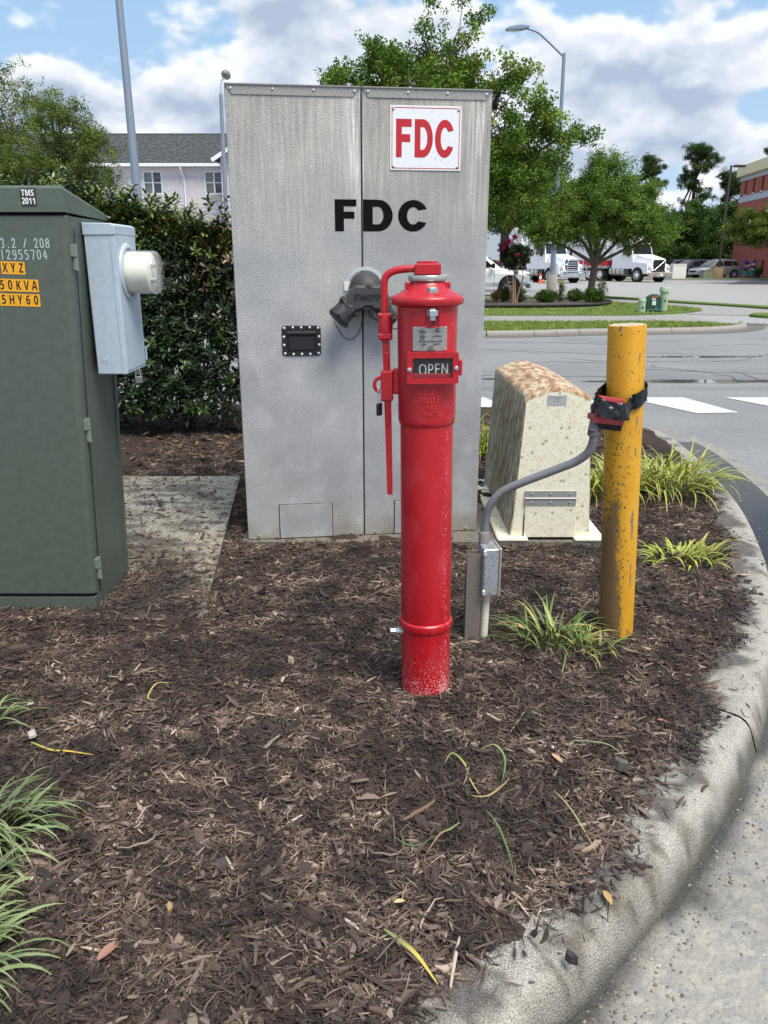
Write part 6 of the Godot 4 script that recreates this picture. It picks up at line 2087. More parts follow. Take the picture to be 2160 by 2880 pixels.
	b = MB.new()
	b.T = Transform3D(Basis(Vector3.BACK, -PI / 2), Vector3(0.064, cy, cz))
	b.lathe([Vector2(0.083, 0.0), Vector2(0.081, 0.098), Vector2(0.074, 0.103), Vector2(0, 0.104)], 40)
	obj("meter_body", b, mat("meter_cream", rgb(226, 226, 212), 0.35), m)
	var clear := mat("clear_cover", Color(0.9, 0.92, 0.9, 0.16), 0.03)
	clear.transparency = BaseMaterial3D.TRANSPARENCY_ALPHA
	b = MB.new()
	b.T = Transform3D(Basis(Vector3.BACK, -PI / 2), Vector3(0.064, cy, cz))
	b.lathe([Vector2(0.0885, 0.002), Vector2(0.087, 0.11), Vector2(0.084, 0.124), Vector2(0.076, 0.131), Vector2(0, 0.133)], 40)
	obj("cover_glass", b, clear, m)
	for q in [[0.03, 0.02], [-0.03, 0.03]]:
		b = MB.new()
		b.tube([Vector3(0.166, cy + q[0], cz + q[1]), Vector3(0.192, cy + q[0], cz + q[1])], 0.011, 12)
		obj("dial_post", b, mat("meter_metal", rgb(186, 190, 190), 0.3, 0.6), m)
	b = MB.new()
	b.box(Vector3(0.07, 0.06, -0.262), Vector3(0.008, 0.06, 0.012), 0.002)
	obj("latch", b, gp, m)
	b = MB.new()
	b.box(Vector3(0.05, -0.008, -0.17), Vector3(0.014, 0.03, 0.003), 0.001)
	obj("hasp", b, steel_mat(), m)
	padlock("weathered grey padlock hanging under the meter box", Vector3(-1.086, 0.985, -3.53), 0.6, 0.036, 0.03, 0.034, mat("padlock_grey", rgb(122, 122, 120), 0.5, 0.5))

func steel_mat() -> StandardMaterial3D:
	return mat("zinc_steel", rgb(186, 194, 198), 0.28, 0.75)

func padlock(label: String, at: Vector3, turn: float, w: float, h: float, shackle: float, m: Material):
	var t := thing("padlock", label, "padlock", at, turn)
	var b := MB.new()
	b.box(Vector3(0, h * 0.5, 0), Vector3(w, h, w * 0.45), 0.003)
	obj("lock_body", b, m, t)
	b = MB.new()
	var r := w * 0.3
	b.tube([Vector3(-r, h, 0), Vector3(-r, h + shackle - r, 0), Vector3(-r * 0.7, h + shackle - r * 0.3, 0), Vector3(0, h + shackle, 0), Vector3(r * 0.7, h + shackle - r * 0.3, 0), Vector3(r, h + shackle - r, 0), Vector3(r, h, 0)], w * 0.09, 8)
	obj("shackle", b, steel_mat(), t)

# ---------------------------------------------------------------- beige enclosure on the pad
func build_enclosure():
	var t := thing("beige_enclosure", "stained beige fibreglass enclosure with arched brown top beside the cabinet", "utility box", Vector3(0.936, 0.0, -4.24))
	var spots := tile(211, 0.045, 1, 512, FastNoiseLite.TYPE_CELLULAR)
	var cream := mat("beige_fibreglass", Color.WHITE, 0.6, 0.0, mottle(rgb(230, 225, 204), [[tile(42, 0.02, 4), 110.0, 200.0, rgb(222, 215, 190), 0.8], [spots, 30.0, 8.0, rgb(126, 120, 102), 0.85], [tile(218, 0.012, 1, 512, FastNoiseLite.TYPE_CELLULAR), 26.0, 8.0, rgb(140, 136, 122), 0.7], [tile(43, 0.35, 2), 215.0, 236.0, rgb(140, 132, 110), 0.6]]), 1.5)
	var streak := mat("streaked_fibreglass", Color.WHITE, 0.75, 0.0, mottle(rgb(216, 210, 188), [[tile(212, 0.02, 5), 105.0, 165.0, rgb(140, 126, 100), 0.9], [tile(213, 0.05, 4), 130.0, 190.0, rgb(84, 74, 58), 0.85]]), 1.0)
	streak.uv1_scale = Vector3(2.4, 0.34, 2.4)
	var rust := mat("brown_stained_top", Color.WHITE, 0.85, 0.0, mottle(rgb(204, 190, 162), [[tile(214, 0.014, 5), 96.0, 150.0, rgb(140, 98, 70), 0.95], [tile(217, 0.06, 4), 125.0, 190.0, rgb(112, 78, 58), 0.7], [tile(215, 0.02, 5), 140.0, 190.0, rgb(190, 172, 146), 0.65]]), 1.3)
	rust.uv1_scale = Vector3(2.4, 1.3, 0.7)
	# cross-section from left foot over the arch to the right foot; taper and arch
	var sec := []
	for q in [[-0.228, 0.02], [-0.222, 0.08]]: sec.append(Vector2(q[0], q[1]))
	for k in 9:
		var y := lerpf(0.14, 0.74, k / 8.0)
		sec.append(Vector2(lerpf(-0.218, -0.182, k / 8.0), y))
	for p in ell(Vector2(-0.142, 0.79), Vector2(0.038, 0.034), 180, 108, 5): sec.append(p)
	for k in range(1, 10): sec.append(Vector2(lerpf(-0.142, 0.142, k / 10.0), 0.823 + 0.042 * sin(PI * k / 10.0)))
	for p in ell(Vector2(0.142, 0.79), Vector2(0.038, 0.034), 72, 0, 5): sec.append(p)
	for k in 9: sec.append(Vector2(lerpf(0.182, 0.218, k / 8.0), lerpf(0.74, 0.14, k / 8.0)))
	for q in [[0.222, 0.08], [0.228, 0.02]]: sec.append(Vector2(q[0], q[1]))
	var n := sec.size()
	var zs := [0.0, -0.006, -0.018, -0.4, -0.8, -1.22]
	var sc := [0.966, 0.988, 1.0, 1.0, 1.0, 0.99]
	var parts := {"left": MB.new(), "right": MB.new(), "top": MB.new()}
	for i in n - 1:
		var d: Vector2 = (sec[i + 1] - sec[i]).normalized()
		var which: String = "top" if absf(d.x) > 0.55 and sec[i].y > 0.78 else ("left" if sec[i].x < 0 else "right")
		var mb: MB = parts[which]
		for j in zs.size() - 1:
			var p := []
			for e in [[i, j], [i + 1, j], [i + 1, j + 1], [i, j + 1]]:
				var s: Vector2 = sec[e[0]]
				var f: float = sc[e[1]]
				p.append(Vector3(s.x * f, 0.02 + (s.y - 0.02) * f, zs[e[1]]))
			mb.quad_out(p[0], p[1], p[2], p[3], Vector3(-d.y, d.x, 0.05))
	obj("side_shell", parts["left"], streak, t)
	obj("side_shell", parts["right"], streak, t)
	obj("top_shell", parts["top"], rust, t)
	var b := MB.new()
	var face := PackedVector2Array()
	for i in n: face.append(Vector2(sec[n - 1 - i].x * 0.966, 0.02 + (sec[n - 1 - i].y - 0.02) * 0.966))
	face.reverse()
	var rev := PackedVector2Array()
	for i in n: rev.append(face[n - 1 - i])
	b.prism(rev, -0.02, 0.0, 0.0)
	obj("front_panel", b, cream, t)
	# flange
	b = MB.new()
	b.box(Vector3(-0.262, 0.012, -0.6), Vector3(0.08, 0.022, 1.25), 0.006); b.box(Vector3(0.262, 0.012, -0.6), Vector3(0.08, 0.022, 1.25), 0.006)
	b.box(Vector3(-0.215, 0.012, 0.02), Vector3(0.17, 0.021, 0.05), 0.006); b.box(Vector3(0.215, 0.012, 0.02), Vector3(0.17, 0.021, 0.05), 0.006)
	obj("flange", b, cream, t)
	b = MB.new()
	b.box(Vector3(-0.006, 0.112, 0.006), Vector3(0.288, 0.19, 0.006), 0.002)
	var fl := obj("drain_flap", b, cream, t)
	b = MB.new()
	b.box(Vector3(-0.02, 0.06, 0.0025), Vector3(0.27, 0.17, 0.002))
	obj("flap_gap", b, mats["gasket_black"], t)
	b = MB.new()
	b.box(Vector3(-0.012, 0.268, 0.006), Vector3(0.285, 0.042, 0.004), 0.001); b.box(Vector3(-0.012, 0.222, 0.01), Vector3(0.285, 0.038, 0.004), 0.001)
	b.tube([Vector3(-0.154, 0.2445, 0.011), Vector3(0.13, 0.2445, 0.011)], 0.0055, 8)
	var hg := obj("hinge", b, mat("hinge_aluminium", rgb(168, 168, 166), 0.45, 0.5), fl)
	for x in [-0.118, -0.012, 0.094]:
		screw(t, Vector3(x, 0.27, 0.008), 0.0065, steel_mat(), "screw"); screw(t, Vector3(x, 0.221, 0.012), 0.0065, steel_mat(), "screw")
	b = MB.new()
	b.prism(rrect(-0.062, 0.762, 0.042, 0.816, 0.003), 0.0004, 0.0016)
	var np := obj("name_plate", b, mat("name_plate_grey", rgb(178, 182, 186), 0.4, 0.3), t)
	b = MB.new()
	for q in [[0.806, 0.004, "SAFETY ENCLOSURE"], [0.795, 0.0035, "INSTALL AND DRAIN"], [0.784, 0.0035, "SEE MANUAL"]]: b.box(Vector3(-0.008, q[0], 0.0019), Vector3(0.06 if q[0] > 0.8 else 0.034, 0.002, 0.0004))
	b.T = Transform3D(Basis(Vector3.RIGHT, PI / 2), Vector3(-0.045, 0.806, 0.0016))
	b.lathe([Vector2(0.0085, 0), Vector2(0.0085, 0.0005), Vector2(0.0075, 0.0005), Vector2(0.0075, 0)], 20)
	obj("plate_print", b, mat("plate_print_dark", rgb(96, 100, 106), 0.6), np)

# ---------------------------------------------------------------- yellow bollard
func build_bollard():
	var w := 640
	var h := 900
	var out := PackedByteArray()
	out.resize(w * h * 3)
	var a := FastNoiseLite.new()
	a.seed = 301; a.frequency = 4.0; a.fractal_octaves = 5
	var s := FastNoiseLite.new()
	s.seed = 302; s.frequency = 70.0; s.fractal_octaves = 2
	var g := FastNoiseLite.new()
	g.seed = 303; g.frequency = 18.0; g.fractal_octaves = 4
	for j in h:
		var y := 1.3 * (1.0 - (j + 0.5) / h)
		for i in w:
			var an := TAU * (i + 0.5) / w
			var px := sin(an) * 0.07
			var pz := cos(an) * 0.07
			var e := a.get_noise_3d(px * 3.0, y, pz * 3.0)
			var f := s.get_noise_3d(px, y * 0.8, pz)
			var q := g.get_noise_3d(px, y * 0.45, pz)
			var r := 208.0 + e * 12.0
			var gg := 153.0 + e * 16.0
			var b := 34.0 + e * 10.0
			# splashed mud: thick low down on the left, thinning upward
			var left := smoothstep(0.35, -0.9, sin(an) - 0.15)
			var dirt := smoothstep(0.25, 0.75, left * smoothstep(1.02, 0.25, y) * 1.25 + e * 0.5 + f * 0.3) * 0.88
			dirt = maxf(dirt, smoothstep(0.06, 0.0, y + e * 0.05) * 0.9)
			dirt = maxf(dirt, smoothstep(0.38, 0.55, f + left * 0.12) * smoothstep(0.1, 0.4, left) * smoothstep(1.3, 0.7, y) * 0.8)
			r = lerpf(r, 104.0, dirt); gg = lerpf(gg, 84.0, dirt); b = lerpf(b, 62.0, dirt)
			# black pinholes and bare grey flakes along one seam
			var seam := exp(-pow((sin(an) - 0.42) / 0.1, 2.0)) * (1.0 if cos(an) > 0 else 0.0)
			var fl := smoothstep(0.2, 0.26, q * 0.8 + seam * 0.42 - 0.28 + e * 0.2)
			if fl > 0.0:
				r = lerpf(r, 128.0, fl); gg = lerpf(gg, 116.0, fl); b = lerpf(b, 92.0, fl)
			if f > 0.62: r = 46.0; gg = 34.0; b = 22.0
			var k := (j * w + i) * 3
			out[k] = clampi(int(r), 0, 255); out[k + 1] = clampi(int(gg), 0, 255); out[k + 2] = clampi(int(b), 0, 255)
	var m := mat("yellow_bollard_paint", Color.WHITE, 0.55, 0.0, ImageTexture.create_from_image(Image.create_from_data(w, h, false, Image.FORMAT_RGB8, out)), 0.0)
	var bim := g.get_image(512, 720)
	bim.convert(Image.FORMAT_RGBA8)
	bim.bump_map_to_normal_map(2.0)
	m.normal_enabled = true
	m.normal_texture = ImageTexture.create_from_image(bim)
	m.normal_scale = 0.5
	var t := thing("bollard", "leaning yellow post with muddy foot and black tape round its middle", "bollard", Vector3(0.985, -0.02, -3.07))
	t.rotation = Vector3(0.0, 0.0, 0.052)
	var b := MB.new()
	b.lathe([Vector2(0.0705, -0.15), Vector2(0.0705, 0.4), Vector2(0.0708, 0.8), Vector2(0.071, 1.283), Vector2(0.0695, 1.2925), Vector2(0.066, 1.2945)], 48)
	# irregular girth
	for i in b.v.size():
		var p := b.v[i]
		var an := atan2(p.x, p.z)
		var d := 1.0 + 0.014 * sin(an * 3.0 + 0.6) + 0.008 * sin(an * 5.0 + p.y * 2.0)
		b.v[i] = Vector3(p.x * d, p.y, p.z * d)
	obj("post", b, m, t)
	b = MB.new()
	var nz := FastNoiseLite.new()
	nz.seed = 305; nz.frequency = 90.0
	for rr in 6:
		for k in 40:
			var p := []
			for e in [[rr, k], [rr + 1, k], [rr + 1, k + 1], [rr, k + 1]]:
				var an: float = TAU * e[1] / 40.0
				var r0: float = 0.0672 * e[0] / 6.0
				var d := 1.0 + 0.014 * sin(an * 3.0 + 0.6) + 0.008 * sin(an * 5.0 + 2.6)
				p.append(Vector3(sin(an) * r0 * d, 1.294 + nz.get_noise_2d(sin(an) * r0, cos(an) * r0) * 0.004 + 0.004 * (1.0 - r0 / 0.067), cos(an) * r0 * d))
			b.quad(p[0], p[1], p[2], p[3])
	obj("rough_top", b, mat("rough_top", Color.WHITE, 0.95, 0.0, mottle(rgb(206, 196, 176), [[tile(43, 0.35, 2), 120.0, 60.0, rgb(74, 60, 46), 0.95], [tile(41, 0.16, 3), 150.0, 200.0, rgb(146, 112, 70), 0.7]]), 7.0), t)
	# red box strapped on with tape
	var rb := thing("taped_red_box", "small red plastic box strapped to the yellow post with black tape", "box", Vector3(0.834, 0.93, -2.955), 0.1)
	rb.rotation.z = -0.12
	var red := mat("faded_red_plastic", Color.WHITE, 0.5, 0.0, mottle(rgb(166, 58, 62), [[tile(91, 0.08, 4), 120.0, 200.0, rgb(142, 46, 52), 0.8], [tile(43, 0.35, 2), 214.0, 232.0, rgb(214, 190, 186), 0.8]]), 6.0)
	b = MB.new()
	b.hexa([Vector3(-0.06, 0.004, 0.045), Vector3(0.045, 0.004, 0.05), Vector3(0.066, 0.004, 0.0), Vector3(-0.05, 0.004, -0.05), Vector3(-0.045, 0.086, 0.034), Vector3(0.04, 0.086, 0.038), Vector3(0.056, 0.086, 0.0), Vector3(-0.038, 0.086, -0.04)])
	obj("housing", b, red, rb)
	b = MB.new()
	b.hexa([Vector3(-0.064, -0.006, 0.049), Vector3(0.047, -0.006, 0.054), Vector3(0.07, -0.006, 0.0), Vector3(-0.054, -0.006, -0.054), Vector3(-0.064, 0.014, 0.049), Vector3(0.047, 0.014, 0.054), Vector3(0.07, 0.014, 0.0), Vector3(-0.054, 0.014, -0.054)])
	obj("rim", b, red, rb)
	b = MB.new()
	b.hexa([Vector3(-0.03, -0.03, 0.03), Vector3(0.05, -0.03, 0.04), Vector3(0.066, -0.03, -0.01), Vector3(-0.02, -0.03, -0.03), Vector3(-0.055, -0.0065, 0.042), Vector3(0.046, -0.0065, 0.05), Vector3(0.068, -0.0065, -0.005), Vector3(-0.045, -0.0065, -0.045)])
	obj("base", b, mat("black_plastic", rgb(24, 24, 26), 0.5), rb)
	b = MB.new()
	b.tube([Vector3(-0.05, -0.045, 0.02), Vector3(-0.044, -0.004, 0.01)], 0.02, 18)
	obj("gland", b, mat("gland_grey", rgb(112, 108, 110), 0.6), rb)
	# tape: one band round box and post, creased
	var tape := thing("black_tape", "shiny black tape wound round the red box and yellow post", "tape", Vector3(0, 0, 0))
	var loop := [Vector3(0.783, 0.992, -2.9), Vector3(0.83, 0.98, -2.884), Vector3(0.875, 0.974, -2.884), Vector3(0.9, 0.976, -2.91), Vector3(0.925, 0.985, -2.985), Vector3(0.955, 0.999, -2.99), Vector3(0.985, 1.012, -3.012), Vector3(1.004, 1.022, -3.05), Vector3(1.005, 1.026, -3.09), Vector3(0.98, 1.028, -3.13), Vector3(0.935, 1.028, -3.144), Vector3(0.89, 1.024, -3.125), Vector3(0.855, 1.018, -3.08), Vector3(0.81, 1.008, -3.0), Vector3(0.777, 1.0, -2.93)]
	loop.append(loop[0])
	var lp := smooth_path(loop, 6)
	var g2 := FastNoiseLite.new()
	g2.seed = 308; g2.frequency = 30.0
	b = MB.new()
	var cols := 7
	for i in lp.size():
		var d: Vector3 = (lp[(i + 1) % lp.size()] - lp[maxi(i - 1, 0)]).normalized()
		var o := Vector3(-d.z, 0, d.x).normalized()
		if o.dot(lp[i] - Vector3(0.9, lp[i].y, -3.02)) < 0: o = -o
		for j in cols:
			var f := float(j) / (cols - 1)
			var p: Vector3 = lp[i] + Vector3(0, (f - 0.5) * 0.062, 0) + o * (0.0035 + 0.012 * g2.get_noise_2d(i * 0.004, f * 0.13 + i * 0.006))
			if lp[i].x < 0.9 and lp[i].z > -2.97: p += o * 0.014 * (0.5 - f)
			b.vert(p, o)
	for i in lp.size() - 1:
		for j in cols - 1:
			var k := i * cols + j
			if (b.v[k + 1] - b.v[k]).cross(b.v[k + cols + 1] - b.v[k]).dot(b.n[k]) >= 0.0:
				b.face(k, k + 1, k + cols + 1); b.face(k, k + cols + 1, k + cols)
			else:
				b.face(k, k + cols + 1, k + 1); b.face(k, k + cols, k + cols + 1)
	for i in lp.size():
		for j in cols:
			var k := i * cols + j
			var da: Vector3 = b.v[mini(i + 1, lp.size() - 1) * cols + j] - b.v[maxi(i - 1, 0) * cols + j]
			var db: Vector3 = b.v[i * cols + mini(j + 1, cols - 1)] - b.v[i * cols + maxi(j - 1, 0)]
			var nn := da.cross(db).normalized()
			b.n[k] = nn if nn.dot(b.n[k]) > 0 else -nn
	obj("band", b, mat("black_tape", rgb(18, 18, 20), 0.28), tape)

# ---------------------------------------------------------------- junction box, strut and conduits
func build_junction():
	var zinc := mat("dull_galvanised", Color.WHITE, 0.45, 0.5, mottle(rgb(178, 185, 193), [[tile(91, 0.08, 4), 110.0, 200.0, rgb(152, 159, 168), 0.8], [tile(42, 0.02, 4), 150.0, 210.0, rgb(132, 120, 108), 0.7]]), 5.0)
	var old := mat("brown_steel", Color.WHITE, 0.55, 0.4, mottle(rgb(140, 132, 126), [[tile(91, 0.08, 4), 110.0, 190.0, rgb(110, 101, 94), 0.9], [tile(43, 0.35, 2), 196.0, 226.0, rgb(168, 160, 150), 0.7]]), 4.0)
	var t := thing("strut_post", "short rusty steel strut channel standing beside the grey junction box", "strut", Vector3(0.364, -0.06, -3.02), 0.06)
	var b := MB.new()
	# C section open to the left
	var o := [Vector2(-0.03, 0.012), Vector2(-0.03, 0.022), Vector2(0.031, 0.022), Vector2(0.031, -0.022), Vector2(-0.03, -0.022), Vector2(-0.03, -0.01), Vector2(-0.022, -0.01)]
	var n := [Vector2(-0.0265, 0.012), Vector2(-0.0265, 0.0185), Vector2(0.0275, 0.0185), Vector2(0.0275, -0.0185), Vector2(-0.0265, -0.0185), Vector2(-0.0265, -0.0132), Vector2(-0.022, -0.0132)]
	b.T = Transform3D(Basis(Vector3.RIGHT, -PI / 2), Vector3.ZERO)
	band_sheet(b, o, n, 0.0, 0.438, false)
	obj("channel", b, old, t)
	var j := thing("junction_box", "galvanised junction box on a white conduit between strut and grass clump", "junction box", Vector3(0.424, 0.0, -3.03), 0.12)
	b = MB.new()
	b.box(Vector3(0.0, 0.305, 0.0), Vector3(0.062, 0.2, 0.11), 0.004)
	obj("box_body", b, zinc, j)
	b = MB.new()
	b.box(Vector3(0.036, 0.305, 0.0), Vector3(0.009, 0.206, 0.116), 0.003)
	obj("cover", b, mat("cover_plate", rgb(176, 176, 168), 0.4, 0.4), j)
	for z in [0.005, 0.032]:
		b = MB.new()
		b.T.origin = Vector3(0.002, 0.4052, z)
		b.lathe([Vector2(0.0125, 0), Vector2(0.0122, 0.0012), Vector2(0.0105, 0.0012), Vector2(0.01, 0.0)], 18)
		obj("knockout", b, old, j)
	for y in [0.22, 0.39]:
		b = MB.new()
		b.box(Vector3(-0.028, y, 0.056), Vector3(0.012, 0.022, 0.006), 0.002)
		obj("lug", b, mat("lug_bright", rgb(206, 208, 206), 0.4, 0.3), j)
	b = MB.new()
	b.tube([Vector3(-0.008, -0.08, 0.0), Vector3(-0.002, 0.19, 0.0)], 0.0168, 16)
	b.tube([Vector3(-0.002, 0.178, 0.0), Vector3(-0.002, 0.207, 0.0)], 0.0215, 16)
	obj("white_conduit", b, mat("dirty_white_pvc", Color.WHITE, 0.6, 0.0, mottle(rgb(226, 223, 214), [[tile(91, 0.08, 4), 150.0, 200.0, rgb(150, 138, 120), 0.8], [tile(43, 0.35, 2), 185.0, 225.0, rgb(110, 98, 84), 0.6]]), 5.0), j)
	b = MB.new()
	b.T.origin = Vector3(-0.012, 0.4, -0.034)
	b.lathe([Vector2(0.0225, 0.0), Vector2(0.0225, 0.044), Vector2(0.0195, 0.052), Vector2(0.0165, 0.055)], 20)
	obj("conduit_fitting", b, mat("fitting_grey", rgb(128, 122, 120), 0.6), j)
	var c := thing("flexible_conduit", "grey ribbed flexible conduit curving from junction box up to red box", "conduit", Vector3.ZERO)
	var pts := smooth_path([Vector3(0.409, 0.43, -3.062), Vector3(0.412, 0.5, -3.06), Vector3(0.428, 0.57, -3.05), Vector3(0.47, 0.625, -3.04), Vector3(0.54, 0.668, -3.02), Vector3(0.66, 0.727, -2.99), Vector3(0.735, 0.768, -2.965), Vector3(0.775, 0.81, -2.945), Vector3(0.788, 0.86, -2.935), Vector3(0.786, 0.892, -2.935)], 18)
	var rad := []
	for i in pts.size(): rad.append(0.0165 + (0.0006 if i % 2 == 0 else -0.0006))
	b = MB.new()
	b.tube(pts, rad, 16)
	obj("conduit", b, mat("conduit_grey", Color.WHITE, 0.5, 0.0, mottle(rgb(122, 124, 130), [[tile(91, 0.08, 4), 120.0, 200.0, rgb(104, 103, 105), 0.8]]), 4.0), c)
	var e := pts.size() - 1
	b = MB.new()
	b.tube([pts[e - 9], pts[e - 4], pts[e]], [0.024, 0.024, 0.022], 18)
	obj("end_collar", b, mats["gland_grey"], c)

# ---------------------------------------------------------------- the red indicator post
func red_material(key: String, h: float, low: float) -> StandardMaterial3D:
	var w := 512
	var hh := 700
	var out := PackedByteArray()
	out.resize(w * hh * 3)
	var a := FastNoiseLite.new()
	a.seed = 401; a.frequency = 5.0; a.fractal_octaves = 4
	var s := FastNoiseLite.new()
	s.seed = 402; s.frequency = 150.0; s.fractal_octaves = 2
	var d := FastNoiseLite.new()
	d.seed = 403; d.frequency = 30.0; d.fractal_octaves = 3
	for j in hh:
		var y := h * (1.0 - (j + 0.5) / hh)
		for i in w:
			var an := TAU * (i + 0.5) / w
			var px := sin(an) * 0.09
			var pz := cos(an) * 0.09
			var e := a.get_noise_3d(px * 2.0, y, pz * 2.0)
			var f := s.get_noise_3d(px, y, pz)
			var q := d.get_noise_3d(px, y * 0.5, pz)
			var r := 176.0 + e * 12.0
			var g := 18.0 + e * 6.0
			var b := 32.0 + e * 8.0
			# pale lime specks: dense at the foot, a run down the right-hand side
			var dens := 0.0
			if low > 0.0: dens = 0.62 * smoothstep(0.36, 0.02, y) + 0.08 * smoothstep(0.7, 0.2, y)
			var run := exp(-pow((sin(an) - 0.72) / 0.2, 2.0)) * (1.0 if cos(an) > -0.2 else 0.3)
			dens += run * (0.3 if low > 0.0 else 0.34 * smoothstep(0.14, 0.0, y))
			var sp := smoothstep(0.0, 0.12, f * 0.9 + q * 0.3 + dens - 0.66)
			r = lerpf(r, 224.0, sp * 0.85); g = lerpf(g, 178.0, sp * 0.85); b = lerpf(b, 176.0, sp * 0.85)
			# rubbed dust
			var du := smoothstep(0.15, 0.5, e + 0.5 * smoothstep(-0.2, -0.95, sin(an))) * 0.22
			if low > 0.0: du += 0.35 * smoothstep(0.14, 0.0, y + e * 0.06)
			r = lerpf(r, 172.0, du); g = lerpf(g, 96.0, du); b = lerpf(b, 92.0, du)
			var k := (j * w + i) * 3
			out[k] = int(r); out[k + 1] = int(g); out[k + 2] = int(b)
	var m := mat(key, Color.WHITE, 0.36, 0.0, ImageTexture.create_from_image(Image.create_from_data(w, hh, false, Image.FORMAT_RGB8, out)), 0.0)
	m.clearcoat_enabled = true
	m.clearcoat = 0.16
	m.clearcoat_roughness = 0.25
	return m

func hexnut(at: Vector3, r: float, h: float, axis: Basis) -> MB:
	var b := MB.new()
	b.T = Transform3D(axis, at)
	var p := ngon(r, 6)
	b.prism(p, 0.0, h, r * 0.08)
	return b

func build_post():
	var red := mat("red_paint", Color.WHITE, 0.36, 0.0, mottle(rgb(176, 18, 32), [[tile(42, 0.02, 4), 100.0, 200.0, rgb(164, 15, 29), 0.8], [tile(43, 0.35, 2), 228.0, 238.0, rgb(206, 120, 120), 0.6]]), 3.0)
	red.clearcoat_enabled = true
	red.clearcoat = 0.16
	red.clearcoat_roughness = 0.25
	var zn := steel_mat()
	var t := thing("indicator_post", "bright red fire main indicator post with window reading OPEN in the mulch", "indicator post", Vector3(0.154, 0.0, -2.625))
	t.rotation.z = 0.0114
	var b := MB.new()
	b.lathe([Vector2(0.0885, -0.12), Vector2(0.0885, 0.246), Vector2(0.0945, 0.25), Vector2(0.0965, 0.262), Vector2(0.0945, 0.274), Vector2(0.0885, 0.279), Vector2(0.0885, 1.0)], 56)
	obj("pipe", b, red_material("red_pipe", 1.12, 1.0), t)
	b = MB.new()
	b.lathe([Vector2(0.09, 0.985), Vector2(0.0925, 0.989), Vector2(0.0955, 1.004), Vector2(0.0957, 1.2), Vector2(0.0968, 1.33), Vector2(0.098, 1.362), Vector2(0.104, 1.368)], 56)
	obj("barrel", b, red_material("red_barrel", 0.383, 0.0), t)
	b = MB.new()
	b.lathe([Vector2(0.1, 1.366), Vector2(0.113, 1.369), Vector2(0.1165, 1.376), Vector2(0.1165, 1.387), Vector2(0.113, 1.393), Vector2(0.104, 1.398), Vector2(0.088, 1.406), Vector2(0.072, 1.417), Vector2(0.06, 1.429), Vector2(0.055, 1.436), Vector2(0.054, 1.441), Vector2(0, 1.442)], 56)
	for s in [-1.0, 1.0]: b.box(Vector3(s * 0.06, 1.428, 0.01), Vector3(0.024, 0.02, 0.03), 0.003)
	obj("cap", b, red, t)
	b = MB.new()
	b.lathe([Vector2(0.059, 1.441), Vector2(0.0605, 1.443), Vector2(0.0605, 1.456), Vector2(0.059, 1.458), Vector2(0.0, 1.4585)], 40)
	b.box(Vector3(0.058, 1.457, 0.0), Vector3(0.018, 0.003, 0.02), 0.001)
	obj("collar", b, mat("collar_zinc", rgb(178, 180, 176), 0.4, 0.6), t)
	# wrench: socket head, round bar over the side, hinge boss, flat lower bar
	b = MB.new()
	b.prism(PackedVector2Array([Vector2(-0.042, 1.459), Vector2(0.037, 1.459), Vector2(0.041, 1.463), Vector2(0.041, 1.489), Vector2(0.037, 1.494), Vector2(-0.036, 1.494), Vector2(-0.042, 1.488)]), -0.04, 0.04, 0.005)
	b.lathe([Vector2(0.034, 1.494), Vector2(0.034, 1.499), Vector2(0.03, 1.501), Vector2(0, 1.501)], 24)
	var wr := obj("wrench_head", b, red, t)
	b = MB.new()
	b.tube(smooth_path([Vector3(-0.03, 1.479, 0.0), Vector3(-0.075, 1.477, 0.0), Vector3(-0.105, 1.472, 0.0), Vector3(-0.127, 1.46, 0.0), Vector3(-0.137, 1.438, 0.0), Vector3(-0.1375, 1.39, 0.0), Vector3(-0.1375, 1.33, 0.0)], 6), 0.0118, 16)
	obj("wrench_bar", b, red, t)
	b = MB.new()
	b.T = Transform3D(Basis.IDENTITY, Vector3(-0.135, 1.302, 0.0))
	b.lathe([Vector2(0.019, -0.041), Vector2(0.0215, -0.036), Vector2(0.0225, -0.02), Vector2(0.024, 0.0), Vector2(0.0225, 0.02), Vector2(0.0215, 0.036), Vector2(0.019, 0.041)], 20, 50.0)
	b.box(Vector3(0, -0.032, 0), Vector3(0.046, 0.022, 0.044), 0.005); b.box(Vector3(0, 0.034, 0.0), Vector3(0.048, 0.014, 0.04), 0.004)
	obj("hinge_boss", b, red, t)
	b = MB.new()
	b.hexa([Vector3(-0.1425, 1.14, 0.009), Vector3(-0.1185, 1.14, 0.009), Vector3(-0.1185, 1.14, -0.009), Vector3(-0.1425, 1.14, -0.009), Vector3(-0.147, 1.272, 0.011), Vector3(-0.122, 1.272, 0.011), Vector3(-0.122, 1.272, -0.011), Vector3(-0.147, 1.272, -0.011)])
	b.hexa([Vector3(-0.1345, 0.738, 0.007), Vector3(-0.1155, 0.738, 0.007), Vector3(-0.1155, 0.738, -0.007), Vector3(-0.1345, 0.738, -0.007), Vector3(-0.143, 1.14, 0.0085), Vector3(-0.118, 1.14, 0.0085), Vector3(-0.118, 1.14, -0.0085), Vector3(-0.143, 1.14, -0.0085)])
	b.box(Vector3(-0.131, 1.1, 0.0095), Vector3(0.012, 0.24, 0.008), 0.003)
	obj("lever_bar", b, red, t)
	b = MB.new()
	b.prism(rrect(-0.152, 1.06, -0.111, 1.16, 0.008), -0.022, 0.016, 0.004)
	b.prism(rrect(-0.112, 1.083, -0.085, 1.166, 0.006), -0.02, 0.012, 0.004)
	var ring := []
	for k in 17:
		var a := PI * 0.45 + PI * 1.12 * k / 16.0
		ring.append(Vector3(-0.153 + cos(a) * 0.02, 1.114 + sin(a) * 0.023, 0.0))
	b.tube(ring, 0.0062, 10)
	obj("lock_bracket", b, red, t)
